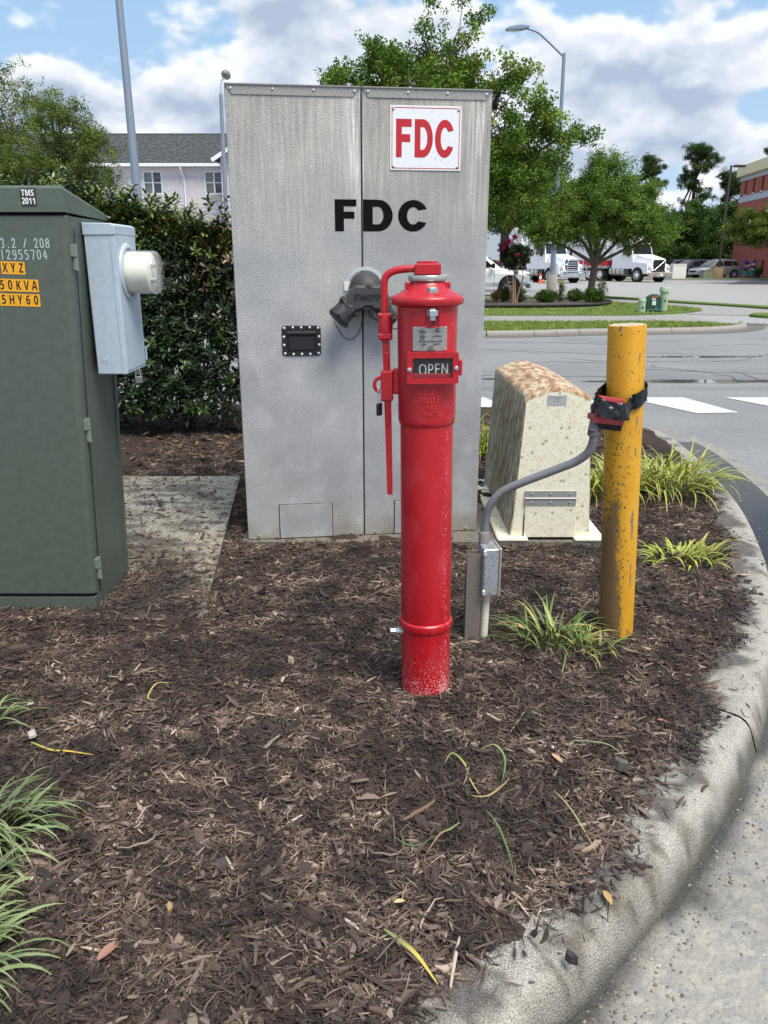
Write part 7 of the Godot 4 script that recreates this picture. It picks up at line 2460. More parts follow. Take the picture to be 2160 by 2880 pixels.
	# bolts of the cap
	obj("bolt", hexnut(Vector3(0.012, 1.408, 0.078), 0.0175, 0.0145, Basis(Vector3.RIGHT, -PI / 2)), zn, t)
	b = MB.new()
	b.box(Vector3(0.012, 1.398, 0.083), Vector3(0.04, 0.018, 0.03), 0.004)
	obj("bolt_boss", b, red, t)
	b = MB.new()
	b.prism(rrect(-0.009, 1.304, 0.031, 1.368, 0.006), 0.09, 0.0962)
	obj("bolt_pocket", b, mat("pocket_red", rgb(128, 16, 28), 0.6), t)  # plate, not cut in: the darker red paints the shade of a recess
	b = MB.new()
	for x in [-0.0105, 0.0325]: b.box(Vector3(x, 1.336, 0.0955), Vector3(0.004, 0.064, 0.008), 0.0015)
	b.box(Vector3(0.011, 1.3035, 0.0965), Vector3(0.046, 0.004, 0.007), 0.0015)
	obj("pocket_lip", b, red, t)
	obj("bolt", hexnut(Vector3(0.011, 1.34, 0.106), 0.0172, 0.017, Basis(Vector3.RIGHT, -PI / 2)), zn, t)
	b = MB.new()
	b.tube([Vector3(0.011, 1.326, 0.106), Vector3(0.011, 1.362, 0.106)], 0.0095, 14)
	obj("bolt_thread", b, zn, t)
	# bent metal plate
	var R := 0.0975
	b = MB.new()
	for k in 12:
		var p := []
		for e in [[k, 0], [k + 1, 0], [k + 1, 1], [k, 1]]:
			var an: float = (-0.05 + 0.111 * e[0] / 12.0) / R
			var rr: float = R + 0.0012 + (0.002 if e[0] == 0 or e[0] == 12 else 0.0) + 0.0014 * sin(e[0] * 1.9)
			p.append(Vector3(sin(an) * rr, 1.2315 if e[1] == 0 else 1.306, cos(an) * rr))
		b.quad(p[0], p[1], p[2], p[3])
	var pl := obj("rating_plate", b, mat("plate_tin", Color.WHITE, 0.3, 0.65, mottle(rgb(172, 172, 168), [[tile(42, 0.02, 4), 110.0, 200.0, rgb(148, 148, 146), 0.8]]), 8.0), t)
	var pc := 0.0055
	b = MB.new()
	var tx := [["UL", -0.026, 1.2925, 0.0075], ["c", -0.037, 1.2915, 0.004], ["us", -0.017, 1.2915, 0.004], ["FM", 0.021, 1.2925, 0.0075], ["LISTED", -0.025, 1.277, 0.0042], ["APPROVED", 0.021, 1.277, 0.0042], ["50E9", -0.025, 1.27, 0.0042], ["Fire Main Indicator Post", 0.0, 1.2615, 0.0048], ["5400", -0.02, 1.2525, 0.0046], ["6X9112", 0.02, 1.2525, 0.0046], ["2075", 0.0, 1.2435, 0.0046], ["UNITED", 0.0, 1.2352, 0.0052]]
	for q in tx:
		b.add(text_mesh(q[0], q[3], 0.0005), X(Vector3(pc + q[1], q[2], 0.0035), Vector3.ZERO, Vector3(0.95, 1, 1)), R)
	# ring round UL, lozenge round FM
	var arcs := [[], []]
	for k in 25:
		arcs[0].append(Vector2(pc - 0.026 + cos(TAU * k / 24.0) * 0.0088, 1.2925 + sin(TAU * k / 24.0) * 0.0088))
	arcs[1] = [Vector2(pc + 0.003, 1.2925), Vector2(pc + 0.021, 1.284), Vector2(pc + 0.039, 1.2925), Vector2(pc + 0.021, 1.301), Vector2(pc + 0.003, 1.2925)]
	for ar in arcs:
		for k in ar.size() - 1:
			var nsub := 4
			for e in nsub:
				var p0: Vector2 = ar[k].lerp(ar[k + 1], float(e) / nsub)
				var p1: Vector2 = ar[k].lerp(ar[k + 1], float(e + 1) / nsub)
				var dd := Vector2(-(p1 - p0).y, (p1 - p0).x).normalized() * 0.0004
				var pp := []
				for z in [p0 + dd, p1 + dd, p1 - dd, p0 - dd]: pp.append(Vector3(sin(z.x / R) * (R + 0.0037), z.y, cos(z.x / R) * (R + 0.0037)))
				b.quad_out(pp[0], pp[1], pp[2], pp[3], Vector3.BACK)
	for i in b.v.size():
		if b.v[i].z < 0.05: b.v[i].z += R
	obj("plate_print", b, mat("print_black", rgb(34, 34, 36), 0.6), pl)
	for x in [-0.044, 0.055]:
		for y in [1.236, 1.3015]:
			var an: float = x / R
			b = MB.new()
			b.ball(Vector3(sin(an) * (R + 0.002), y, cos(an) * (R + 0.002)), Vector3(0.003, 0.003, 0.002), 8, 6)
			obj("rivet", b, zn, pl)
	# window
	var cx := 0.0125
	b = MB.new()
	var fo := []
	var fi := []
	for p in rrect(cx - 0.081, 1.131, cx + 0.081, 1.2285, 0.006, 3): fo.append(p)
	for p in rrect(cx - 0.0625, 1.1485, cx + 0.0625, 1.211, 0.002, 3): fi.append(p)
	band_sheet(b, fo, fi, 0.05, 0.1135, true)
	var wn := obj("window_frame", b, red, t)
	b = MB.new()
	b.box(Vector3(cx + 0.087, 1.18, 0.09), Vector3(0.012, 0.05, 0.03), 0.003)
	obj("window_tab", b, red, t)
	b = MB.new()
	b.prism(rrect(cx - 0.064, 1.147, cx + 0.064, 1.2125, 0.002), 0.088, 0.0968)
	obj("target_plate", b, mat("target_black", rgb(20, 20, 23), 0.5), t)
	b = MB.new()
	b.add(text_mesh("OPEN", 0.034, 0.0012, false), X(Vector3(cx + 0.004, 1.1745, 0.0975), Vector3(0, 0, 0.02), Vector3(0.8, 1, 1)))
	obj("target_lettering", b, mat("target_white", rgb(206, 206, 206), 0.6), t)
	b = MB.new()
	b.box(Vector3(cx, 1.1555, 0.101), Vector3(0.124, 0.014, 0.006), 0.002)
	obj("inner_ledge", b, mats["pocket_red"], t)
	b = MB.new()
	b.box(Vector3(cx, 1.18, 0.1085), Vector3(0.1245, 0.062, 0.002))
	var gm := mat("window_pane", Color(0.8, 0.82, 0.82, 0.012), 0.04)
	gm.metallic_specular = 0.15
	gm.transparency = BaseMaterial3D.TRANSPARENCY_ALPHA
	obj("pane", b, gm, t)
	for q in [[-0.0735, 1.1755], [0.0735, 1.179]]: screw(t, Vector3(cx + q[0], q[1], 0.1135), 0.0068, zn)
	# raised foundry marks
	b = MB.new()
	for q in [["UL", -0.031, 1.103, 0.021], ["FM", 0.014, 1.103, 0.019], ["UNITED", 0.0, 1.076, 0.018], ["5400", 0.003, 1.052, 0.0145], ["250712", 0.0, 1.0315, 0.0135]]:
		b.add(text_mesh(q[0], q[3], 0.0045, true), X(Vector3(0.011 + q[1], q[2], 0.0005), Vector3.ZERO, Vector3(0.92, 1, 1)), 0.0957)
	for sg in [[[-0.018, 1.103, -0.004, 1.113], [-0.018, 1.103, -0.004, 1.093]], [[0.043, 1.103, 0.03, 1.113], [0.043, 1.103, 0.03, 1.093]]]:
		for l in sg:
			var d := Vector2(l[2] - l[0], l[3] - l[1])
			var nn := Vector2(-d.y, d.x).normalized() * 0.0013
			var pp := []
			for z in [Vector2(l[0], l[1]) + nn, Vector2(l[2], l[3]) + nn, Vector2(l[2], l[3]) - nn, Vector2(l[0], l[1]) - nn]:
				var an: float = (z.x + 0.005) / 0.0957
				pp.append(Vector3(sin(an) * 0.0978, z.y, cos(an) * 0.0978 - 0.0957))
			b.quad_out(pp[0], pp[1], pp[2], pp[3], Vector3.BACK)
	for l in [[-0.041, 1.042, 0.041, 1.042], [-0.041, 1.118, 0.041, 1.118], [-0.041, 1.042, -0.041, 1.118], [0.041, 1.042, 0.041, 1.118]]:
		for k in 8:
			var p0 := Vector2(lerpf(l[0], l[2], k / 8.0), lerpf(l[1], l[3], k / 8.0))
			var p1 := Vector2(lerpf(l[0], l[2], (k + 1) / 8.0), lerpf(l[1], l[3], (k + 1) / 8.0))
			var nn := Vector2(-(p1 - p0).y, (p1 - p0).x).normalized() * 0.0009
			var pp := []
			for z in [p0 + nn, p1 + nn, p1 - nn, p0 - nn]:
				var an: float = (z.x + 0.011) / 0.0957
				pp.append(Vector3(sin(an) * 0.0971, z.y, cos(an) * 0.0971 - 0.0957))
			b.quad_out(pp[0], pp[1], pp[2], pp[3], Vector3.BACK)
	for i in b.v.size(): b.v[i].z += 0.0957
	obj("raised_lettering", b, mat("edge_lit_red", rgb(190, 44, 54), 0.5), t)  # paler red paints in the light caught on the raised edges
	# plug low on the left
	b = MB.new()
	b.T = Transform3D(Basis(Vector3.UP, -PI / 2), Vector3(-0.084, 0.226, 0.01))
	b.prism(ngon(0.0145, 12), 0.0, 0.008)
	b.prism(ngon(0.0125, 6), 0.0, 0.026, 0.001)
	b.prism(ngon(0.0105, 6, 0.3), 0.026, 0.044, 0.001)
	obj("plug", b, zn, t)
	padlock("small black padlock hanging from the red post's lever bracket", Vector3(-0.0155, 1.014, -2.6), 0.9, 0.024, 0.042, 0.052, mat("padlock_black", rgb(26, 27, 30), 0.35))

# ---------------------------------------------------------------- plants in the bed
var blade_meshes := []

func blade(l: float, w: float, bend: float, c0: Color, c1: Color, tip: Color, twist := 0.0) -> MB:
	# arching strap leaf, folded along its rib; grows up and over towards +z
	var mb := MB.new()
	var k := 8
	var p := Vector3.ZERO
	var ang := 0.12
	var rows := []
	for i in k + 1:
		var t := float(i) / k
		var ww := w * (0.75 + 0.25 * sin(PI * minf(t * 1.6, 1.0))) * (1.0 if t < 0.55 else (1.0 - pow((t - 0.55) / 0.45, 1.6)))
		var sd := Vector3(cos(twist * t), 0, sin(twist * t))
		rows.append([p, sd, maxf(ww, 0.0004), Vector3(0, -sin(ang), cos(ang)).normalized(), t])
		p += Vector3(0, cos(ang), sin(ang)) * l / k
		ang += bend / k * (0.5 + t)
	for i in k:
		for s in [-1.0, 1.0]:
			var a: Array = rows[i]
			var b: Array = rows[i + 1]
			var fa: Vector3 = a[0] + a[1] * s * a[2] * 0.5 + a[3] * a[2] * 0.18
			var fb: Vector3 = b[0] + b[1] * s * b[2] * 0.5 + b[3] * b[2] * 0.18
			var ca := c0.lerp(c1, smoothstep(0.0, 0.45, a[4])).lerp(tip, smoothstep(0.72, 1.0, a[4]))
			var cb := c0.lerp(c1, smoothstep(0.0, 0.45, b[4])).lerp(tip, smoothstep(0.72, 1.0, b[4]))
			var nn: Vector3 = (a[3] - a[1] * s * 0.35).normalized()
			mb.col = ca
			var i0 := mb.vert(a[0], nn)
			var i1 := mb.vert(fa, nn)
			mb.col = cb
			var i2 := mb.vert(fb, nn)
			var i3 := mb.vert(b[0], nn)
			if s > 0: mb.face(i0, i1, i2); mb.face(i0, i2, i3)
			else: mb.face(i0, i2, i1); mb.face(i0, i3, i2)
	return mb

func clump(label: String, at: Vector2, n: int, l: float, spread: float, set_: int, seed_: int, group := "strap-leaved grass clumps in the mulch", lean := Vector2.ZERO, stretch := 1.0):
	var g := RandomNumberGenerator.new()
	g.seed = seed_
	var y := ground_y(at.x, at.y)
	var t := thing("grass_clump", label, "grass clump", Vector3(at.x, y, at.y), 0.0, group)
	for k in mini(int(n * 1.5), 295):
		var a := g.randf() * TAU
		var r := spread * sqrt(g.randf())
		var off := Vector3(cos(a) * r * stretch, 0, sin(a) * r)
		off.y = ground_y(at.x + off.x, at.y + off.z) - y - 0.008
		var dir := atan2(off.x + lean.x + g.randfn() * spread * 0.6, off.z + lean.y + g.randfn() * spread * 0.6)
		var out := clampf(r / spread, 0.0, 1.0) * 0.5 + g.randf_range(-0.15, 0.35)
		var s := l * g.randf_range(0.55, 1.15)
		var ms: Array = blade_meshes[set_]
		put("leaf_blade", ms[g.randi() % ms.size()], t, Transform3D(Basis(Vector3.UP, dir) * Basis(Vector3.RIGHT, out) * Basis(Vector3.UP, g.randf_range(-0.5, 0.5)), off) * Transform3D(Basis.from_scale(Vector3(g.randf_range(0.8, 1.2), s, s)), Vector3.ZERO))

func build_plants():
	var m := leaf_mat("strap_leaf", 0.42, 0.25)
	var g := RandomNumberGenerator.new()
	g.seed = 601
	# sets: fresh green, yellow-green, dusty green
	for st in [[lin(146, 154, 98), lin(96, 122, 58), lin(146, 146, 82)], [lin(156, 158, 92), lin(142, 152, 56), lin(186, 168, 90)], [lin(146, 150, 118), lin(118, 134, 90), lin(146, 152, 106)]]:
		var ms := []
		for k in 12:
			var c0: Color = st[0] * g.randf_range(0.85, 1.1)
			var c1: Color = st[1] * g.randf_range(0.6, 1.3)
			var tip: Color = st[2] if g.randf() < 0.45 else c1 * 1.1
			if g.randf() < (0.02 if blade_meshes.size() == 2 else 0.12): 
				c1 = lin(184, 164, 100)
				tip = lin(160, 126, 84)
			ms.append(blade(1.0, [0.0098, 0.0125, 0.011][blade_meshes.size()], g.randf_range(0.5, 2.5) + [0.0, 0.55, 0.5][blade_meshes.size()], c0, c1, tip, g.randf_range(-0.7, 0.7)).mesh(m))
		blade_meshes.append(ms)
	clump("loose green strap-leaved clump between junction box and yellow post", Vector2(0.7, -2.98), 62, 0.22, 0.1, 0, 1, "strap-leaved grass clumps in the mulch", Vector2(-0.01, 0.02), 1.5)
	clump("thinner clump at the yellow post's foot, right of the junction box", Vector2(0.85, -2.93), 26, 0.15, 0.06, 0, 2)
	clump("tall yellow-green clump between the beige enclosure and yellow post", Vector2(1.5, -5.2), 150, 0.38, 0.16, 1, 3, "strap-leaved grass clumps in the mulch", Vector2.ZERO, 1.3)
	clump("largest spilling yellow-green clump by the kerb, right of the yellow post", Vector2(1.93, -5.25), 210, 0.43, 0.2, 1, 4, "strap-leaved grass clumps in the mulch", Vector2(0.05, 0.02), 1.4)
	clump("low yellowing clump on the kerb's edge, nearest the wet gutter", Vector2(1.6, -3.96), 80, 0.18, 0.11, 1, 5, "strap-leaved grass clumps in the mulch", Vector2(0.02, 0.0), 1.7)
	clump("pale clump seen between the metal cabinet and beige enclosure, at the back", Vector2(0.78, -6.3), 110, 0.5, 0.16, 1, 6)
	clump("yellow-green clump mostly hidden behind the beige enclosure", Vector2(1.15, -6.4), 90, 0.48, 0.16, 1, 7)
	clump("small dusty green tuft at the left edge below the transformer", Vector2(-1.36, -2.36), 34, 0.17, 0.07, 2, 8)
	clump("dusty green clump on the left edge, upper of the two large ones", Vector2(-1.09, -1.8), 92, 0.21, 0.1, 2, 9, "strap-leaved grass clumps in the mulch", Vector2(0.05, 0.03), 1.2)
	clump("dusty green clump in the bottom left corner", Vector2(-0.98, -1.36), 120, 0.2, 0.1, 2, 10, "strap-leaved grass clumps in the mulch", Vector2(0.04, 0.02), 1.0)
	clump("dusty green tuft between the two large clumps on the left edge", Vector2(-1.02, -1.57), 40, 0.15, 0.07, 2, 11, "strap-leaved grass clumps in the mulch", Vector2(0.05, 0.0))

# ---------------------------------------------------------------- mulch and what lies on it
func splinter(l: float, w: float, h: float, seed_: int, taper := 0.5, ends := 3) -> MB:
	# shredded wood: an irregular four-sided sliver with ragged ends
	var g := RandomNumberGenerator.new()
	g.seed = seed_
	var mb := MB.new()
	var rows := []
	for i in ends + 1:
		var t := float(i) / ends
		var k := 1.0 - taper * absf(t - 0.45) * 1.6
		if i == 0 or i == ends: k *= g.randf_range(0.25, 0.8)
		var c := Vector3(g.randf_range(-0.14, 0.14) * w * 2.0, g.randf_range(-0.2, 0.3) * h, (t - 0.5) * l)
		rows.append([c + Vector3(-w * 0.5 * k, -h * 0.3, g.randf_range(-0.06, 0.06) * l), c + Vector3(w * 0.5 * k, -h * 0.4, g.randf_range(-0.06, 0.06) * l), c + Vector3(w * 0.34 * k, h * 0.5 * k, g.randf_range(-0.05, 0.05) * l), c + Vector3(-w * 0.36 * k, h * 0.42 * k, g.randf_range(-0.05, 0.05) * l)])
	for i in ends:
		for j in 4:
			var a: Array = rows[i]
			var b: Array = rows[i + 1]
			mb.quad(a[j], a[(j + 1) % 4], b[(j + 1) % 4], b[j])
	mb.quad(rows[0][3], rows[0][2], rows[0][1], rows[0][0])
	mb.quad(rows[ends][0], rows[ends][1], rows[ends][2], rows[ends][3])
	return mb

func shard(r: float, h: float, seed_: int) -> MB:
	# flake of bark: thin uneven polygon
	var g := RandomNumberGenerator.new()
	g.seed = seed_
	var mb := MB.new()
	var n := 6
	var lo := []
	var hi := []
	for i in n:
		var a := TAU * i / n + g.randf_range(-0.3, 0.3)
		var rr := r * g.randf_range(0.55, 1.1)
		var p := Vector3(cos(a) * rr * 0.65, 0, sin(a) * rr)
		lo.append(p + Vector3(0, -h * 0.5, 0)); hi.append(p * g.randf_range(0.75, 0.95) + Vector3(0, h * g.randf_range(0.3, 0.7), 0))
	for i in n:
		var j := (i + 1) % n
		mb.quad_out(lo[i], lo[j], hi[j], hi[i], lo[i] + lo[j])
		mb.tri_out(Vector3(0, h * 0.6, 0), hi[j], hi[i], Vector3.UP)
	return mb

func fibre(l: float, r: float, seed_: int) -> MB:
	# a thread of torn bark, curled
	var g := RandomNumberGenerator.new()
	g.seed = seed_
	var pts := []
	var p := Vector3(-l * 0.4, 0, 0)
	var a := g.randf_range(-0.6, 0.6)
	for k in 6:
		pts.append(p)
		a += g.randf_range(-0.2, 0.7)
		p += Vector3(cos(a), g.randf_range(-0.25, 0.3), sin(a)) * l / 5.0
	var mb := MB.new()
	mb.tube(pts, [r * 0.6, r, r * 1.2, r, r * 0.8, r * 0.4], 4, false)
	return mb

func clod(r: float, seed_: int) -> MB:
	var nz := FastNoiseLite.new()
	nz.seed = seed_; nz.frequency = 60.0
	var mb := MB.new()
	mb.ball(Vector3.ZERO, Vector3(r, r * 0.6, r * 1.3), 7, 5)
	for i in mb.v.size():
		mb.v[i] *= 1.0 + nz.get_noise_3dv(mb.v[i]) * 0.9
	var f := MB.new()
	for k in range(0, mb.ix.size(), 3): f.tri_out(mb.v[mb.ix[k]], mb.v[mb.ix[k + 1]], mb.v[mb.ix[k + 2]], mb.v[mb.ix[k]])
	return f

func build_litter():
	var wood := tinted(mat("shredded_wood", Color.WHITE, 0.88))
	var g := RandomNumberGenerator.new()
	g.seed = 700
	var kinds := [splinter(0.045, 0.0048, 0.003, 1), splinter(0.034, 0.0036, 0.0026, 2, 0.7), splinter(0.06, 0.0055, 0.0034, 3, 0.4), splinter(0.024, 0.0065, 0.003, 4, 0.3, 2), splinter(0.05, 0.0022, 0.0018, 5, 0.3), splinter(0.03, 0.0017, 0.0015, 6, 0.2), shard(0.012, 0.004, 7), shard(0.018, 0.005, 8), splinter(0.036, 0.009, 0.005, 9, 0.5), splinter(0.04, 0.0028, 0.0022, 10, 0.6)]
	kinds.append_array([fibre(0.05, 0.0011, 21), fibre(0.034, 0.0009, 22)])
	var wts := [0.1, 0.14, 0.035, 0.1, 0.1, 0.14, 0.02, 0.01, 0.055, 0.1, 0.1, 0.1]
	var pal := [lin(90, 73, 64), lin(68, 54, 47), lin(106, 88, 77), lin(122, 104, 90), lin(144, 126, 110), lin(48, 39, 36), lin(170, 154, 136), lin(78, 62, 54), lin(98, 76, 62)]
	var pw := [0.2, 0.16, 0.17, 0.1, 0.05, 0.11, 0.025, 0.11, 0.075]
	var xf := []
	var cl := []
	for k in kinds.size():
		xf.append([]); cl.append([])
	var dn := FastNoiseLite.new()
	dn.seed = 71; dn.frequency = 1.6; dn.fractal_octaves = 3
	var count := 0
	while count < 270000:
		var z := -1.05 - pow(g.randf(), 1.25) * 6.5
		var x := g.randf_range(-1.9, 2.2)
		if absf(x) > 0.62 * -z + 0.2: continue
		count += 1
		var d := fieldat(fdist, x, z)
		var e := dn.get_noise_2d(x, z)
		if d < 0.3:
			if d < 0.05 or g.randf() > lerpf(0.03, 1.0, smoothstep(-0.07, 0.03, d + e * 0.1 - lerpf(0.155, 0.215, smoothstep(-1.7, -2.9, z)))): continue
		if Vector2(x - 0.154, z + 2.625).length() < 0.085 or Vector2(x - 0.985, z + 3.07).length() < 0.065: continue
		if z < -4.2 and z > -5.7 and x > -0.8 and x < 1.24: continue
		if in_slab(x, z) and ground_y(x, z) < 0.04 and g.randf() > 0.08 + 0.5 * smoothstep(-4.2, -3.3, z + e * 0.4): continue
		var y := ground_y(x, z)
		if in_slab(x, z): y = maxf(y, 0.036)
		if d < 0.24: y = maxf(y, 0.003 - maxf(0.0, 0.11 - d) * 0.3)
		var r := g.randf()
		var kk := 0
		while r > wts[kk] and kk < kinds.size() - 1:
			r -= wts[kk]; kk += 1
		# very dark, coarser patches and finer ones
		var s := g.randf_range(0.38, 1.1) * (1.15 if z > -2.5 else 1.0)
		if g.randf() < 0.07: s *= 1.8
		if z < -3.2: s *= 1.15
		var tilt := g.randfn() * 0.22
		xf[kk].append(Transform3D(Basis(Vector3.UP, g.randf() * TAU) * Basis(Vector3.RIGHT, tilt) * Basis(Vector3.BACK, g.randfn() * 0.4) * Basis.from_scale(Vector3(s * g.randf_range(0.8, 1.8), s, s)), Vector3(x, y + g.randf_range(-0.001, 0.011), z)))
		r = g.randf()
		var pi_ := 0
		while r > pw[pi_] and pi_ < pal.size() - 1:
			r -= pw[pi_]; pi_ += 1
		var c: Color = pal[pi_].lerp(Color(1, 1, 1) * pal[pi_].get_luminance(), 0.18) * g.randf_range(0.7, 1.1)
		var e2 := dn.get_noise_2d(x * 3.1 + 20.0, z * 3.1)
		c = c * clampf(1.0 + e2 * 1.4, 0.45, 1.6)
		if e > 0.18: c = c.lerp(lin(40, 33, 31), 0.6)
		cl[kk].append(c)
	var root := thing("bark_mulch", "dark brown shredded bark mulch spread over the whole planting bed", "mulch")
	root.set_meta("kind", "stuff")
	var nm := ["wood_slivers", "wood_slivers", "wood_slivers", "wood_chips", "wood_fibres", "wood_fibres", "bark_flakes", "bark_flakes", "wood_chips", "wood_fibres", "curled_fibres", "curled_fibres"]
	for k in kinds.size(): many(nm[k], kinds[k].mesh(wood), xf[k], cl[k], root)
	# clods and bark lumps pushed up between the slivers
	var cx := [[], [], []]
	var cc := [[], [], []]
	for k in 9000:
		var z := -1.05 - pow(g.randf(), 1.2) * 3.4
		var x := g.randf_range(-1.9, 1.9)
		if absf(x) > 0.62 * -z + 0.2: continue
		if fieldat(fdist, x, z) < 0.17 or dn.get_noise_2d(x * 2.2, z * 2.2 + 60.0) < -0.05: continue
		if Vector2(x - 0.154, z + 2.625).length() < 0.1 or Vector2(x - 0.985, z + 3.07).length() < 0.08: continue
		if in_slab(x, z) and z < -3.4 or (z < -4.1 and x > -0.85): continue
		var s := g.randf_range(0.4, 1.0) if g.randf() < 0.9 else g.randf_range(1.0, 2.0)
		var q := g.randi() % 3
		cx[q].append(Transform3D(Basis(Vector3.UP, g.randf() * TAU) * Basis(Vector3.RIGHT, g.randfn() * 0.5) * Basis.from_scale(Vector3(s, s, s * g.randf_range(0.8, 1.6))), Vector3(x, ground_y(x, z) + 0.003, z)))
		cc[q].append((lin(66, 53, 47).lerp(lin(40, 33, 31), g.randf())) * g.randf_range(0.7, 1.3))
	for q in 3: many("soil_clods", clod(0.011, 80 + q).mesh(wood), cx[q], cc[q], root)
	# dry leaves under the hedge
	var lm := leaf_mat("dry_leaf", 0.7, 0.15)
	var lf := []
	var lc := []
	for k in 1300:
		var x := g.randf_range(-3.0, 0.2)
		var z := g.randf_range(-8.1, -5.6)
		if g.randf() > smoothstep(-5.6, -6.8, z) + 0.12: continue
		lf.append(Transform3D(Basis(Vector3.UP, g.randf() * TAU) * Basis(Vector3.RIGHT, g.randfn() * 0.35) * Basis(Vector3.BACK, g.randfn() * 0.4) * Basis.from_scale(Vector3.ONE * g.randf_range(0.6, 1.2)), Vector3(x, ground_y(x, z) + 0.012, z)))
		lc.append(lin(126, 104, 80).lerp(lin(80, 62, 50), g.randf()) * g.randf_range(0.6, 1.2))
	tag(many("leaf_litter", broad_leaf(0.075, 0.03).mesh(lm), lf, lc), "dry brown leaves scattered under the hedge", "leaf litter")
	# petals and sand on the wet gutter
	var pt := []
	var pc := []
	for k in 420:
		var i := g.randi() % (kerb.size() - 1)
		var p: Vector2 = kerb[i].lerp(kerb[i + 1], g.randf())
		if p.y > -2.4 or p.x < 1.0 or p.y < -6.5: continue
		var t: Vector2 = (kerb[i + 1] - kerb[i]).normalized()
		p -= Vector2(-t.y, t.x) * g.randf_range(0.02, 0.4)
		pt.append(X(Vector3(p.x, -0.1225, p.y), Vector3(0, g.randf() * 6, 0), Vector3.ONE * g.randf_range(0.5, 1.3)))
		pc.append(lin(196, 190, 172) * g.randf_range(0.6, 1.1))
	tag(many("petals", shard(0.007, 0.002, 12).mesh(wood), pt, pc), "pale petals floating on the dark gutter water", "petals")
	# grit and crumbs washed along the gutter
	var gx := []
	var gc := []
	for k in 2600:
		var i := g.randi() % (kerb.size() - 1)
		var p: Vector2 = kerb[i].lerp(kerb[i + 1], g.randf())
		if p.y > -0.9 or p.x < 0.0 or p.y < -5.0: continue
		var t: Vector2 = (kerb[i + 1] - kerb[i]).normalized()
		var u := absf(g.randfn()) * 0.09 if g.randf() < 0.6 else g.randf_range(0.0, 0.42)
		p -= Vector2(-t.y, t.x) * (0.008 + u)
		gx.append(X(Vector3(p.x, -0.1285, p.y), Vector3(0, g.randf() * 6, 0), Vector3.ONE * g.randf_range(0.08, 0.36)))
		gc.append(lin(150, 144, 132).lerp(lin(84, 78, 70), g.randf()) * g.randf_range(0.7, 1.2))
	tag(many("gutter_grit", clod(0.011, 90).mesh(wood), gx, gc), "small crumbs of grit lying along the kerb's foot in the gutter", "grit")
	# single things that catch the eye
	var lay := func(called, label, cat, x, z, turn, mb, col, rough):
		var o := obj(called, mb, mat("lit_" + label, col, rough), null, X(Vector3(x, maxf(ground_y(x, z), 0.0) + 0.012, z), Vector3(g.randf_range(-0.1, 0.1), turn, g.randf_range(-0.12, 0.12))))
		tag(o, label, cat)
	lay.call("dry_leaf", "large pinkish-brown dry leaf lying near the bottom left grass clump", "leaf", -0.64, -1.39, 2.75, broad_leaf(0.085, 0.026), rgb(150, 112, 96), 0.7)
	lay.call("dry_leaf", "orange-brown dead leaf at the mulch's edge beside the kerb", "leaf", 0.93, -2.37, 1.4, broad_leaf(0.035, 0.016), rgb(160, 108, 76), 0.7)
	lay.call("dry_leaf", "tan dead leaf on the mulch right of the grass blades", "leaf", 0.53, -2.17, 0.6, broad_leaf(0.05, 0.016), rgb(172, 142, 112), 0.7)
	lay.call("dry_leaf", "curled tan leaf on the muddy back of the kerb, lower right", "leaf", 0.545, -1.6, 0.2, broad_leaf(0.045, 0.018), rgb(170, 138, 88), 0.7)
	lay.call("dry_leaf", "reddish-brown dead leaf against the transformer's sill", "leaf", -1.45, -3.16, 1.2, broad_leaf(0.06, 0.022), rgb(120, 72, 52), 0.7)
	lay.call("dry_leaf", "pale straw-coloured leaf in the middle of the mulch, left of the kerb", "leaf", 0.024, -1.56, 1.9, broad_leaf(0.03, 0.015), rgb(190, 168, 120), 0.7)
	lay.call("dry_leaf", "tan leaf lying on the bed behind the concrete pad", "leaf", -1.15, -5.95, 1.5, broad_leaf(0.11, 0.035), rgb(184, 152, 110), 0.7)
	lay.call("stone", "rough tan stone lying in the mulch at lower left", "stone", -0.514, -1.54, 0.4, shard(0.022, 0.026, 51), rgb(150, 126, 92), 0.9)
	lay.call("stone", "dark grey speckled stone beside the kerb under green blades", "stone", 0.735, -2.12, 1.0, shard(0.034, 0.03, 52), rgb(88, 86, 80), 0.8)
	lay.call("stone", "small black stone at the lower edge of the mulch by the kerb", "stone", 0.42, -1.4, 1.0, shard(0.018, 0.02, 53), rgb(46, 44, 46), 0.7)
	lay.call("wood_chunk", "bleached pale wood chunk at the far left of the mulch", "wood chip", -1.16, -2.28, 0.4, splinter(0.05, 0.03, 0.014, 61, 0.2), rgb(176, 168, 164), 0.9)
	lay.call("wood_chunk", "pale split wood chip lying on the kerb's muddy back", "wood chip", 0.56, -1.76, -0.9, splinter(0.09, 0.02, 0.01, 62, 0.4), rgb(150, 130, 112), 0.9)
	lay.call("wood_chunk", "grey weathered wood chip right of the mulch's centre", "wood chip", 0.28, -1.56, -0.5, splinter(0.06, 0.018, 0.01, 63, 0.3), rgb(138, 120, 114), 0.9)
	lay.call("wood_chunk", "long brown stick right of the mulch's centre", "stick", 0.1, -1.9, -0.9, splinter(0.12, 0.01, 0.008, 64, 0.3, 5), rgb(122, 98, 80), 0.9)
	lay.call("wood_chunk", "black charred bark piece by the bottom left grass clump", "wood chip", -0.84, -1.62, 0.7, splinter(0.12, 0.03, 0.02, 65, 0.3), rgb(40, 36, 35), 0.8)
	lay.call("wood_chunk", "flat black bark flake in the left of the mulch", "wood chip", -0.42, -1.68, 0.2, shard(0.035, 0.01, 66), rgb(70, 62, 60), 0.8)
	lay.call("wood_chunk", "white splinter left of the mulch's centre", "wood chip", -0.25, -1.86, -0.8, splinter(0.055, 0.006, 0.004, 67, 0.3), rgb(186, 178, 168), 0.9)
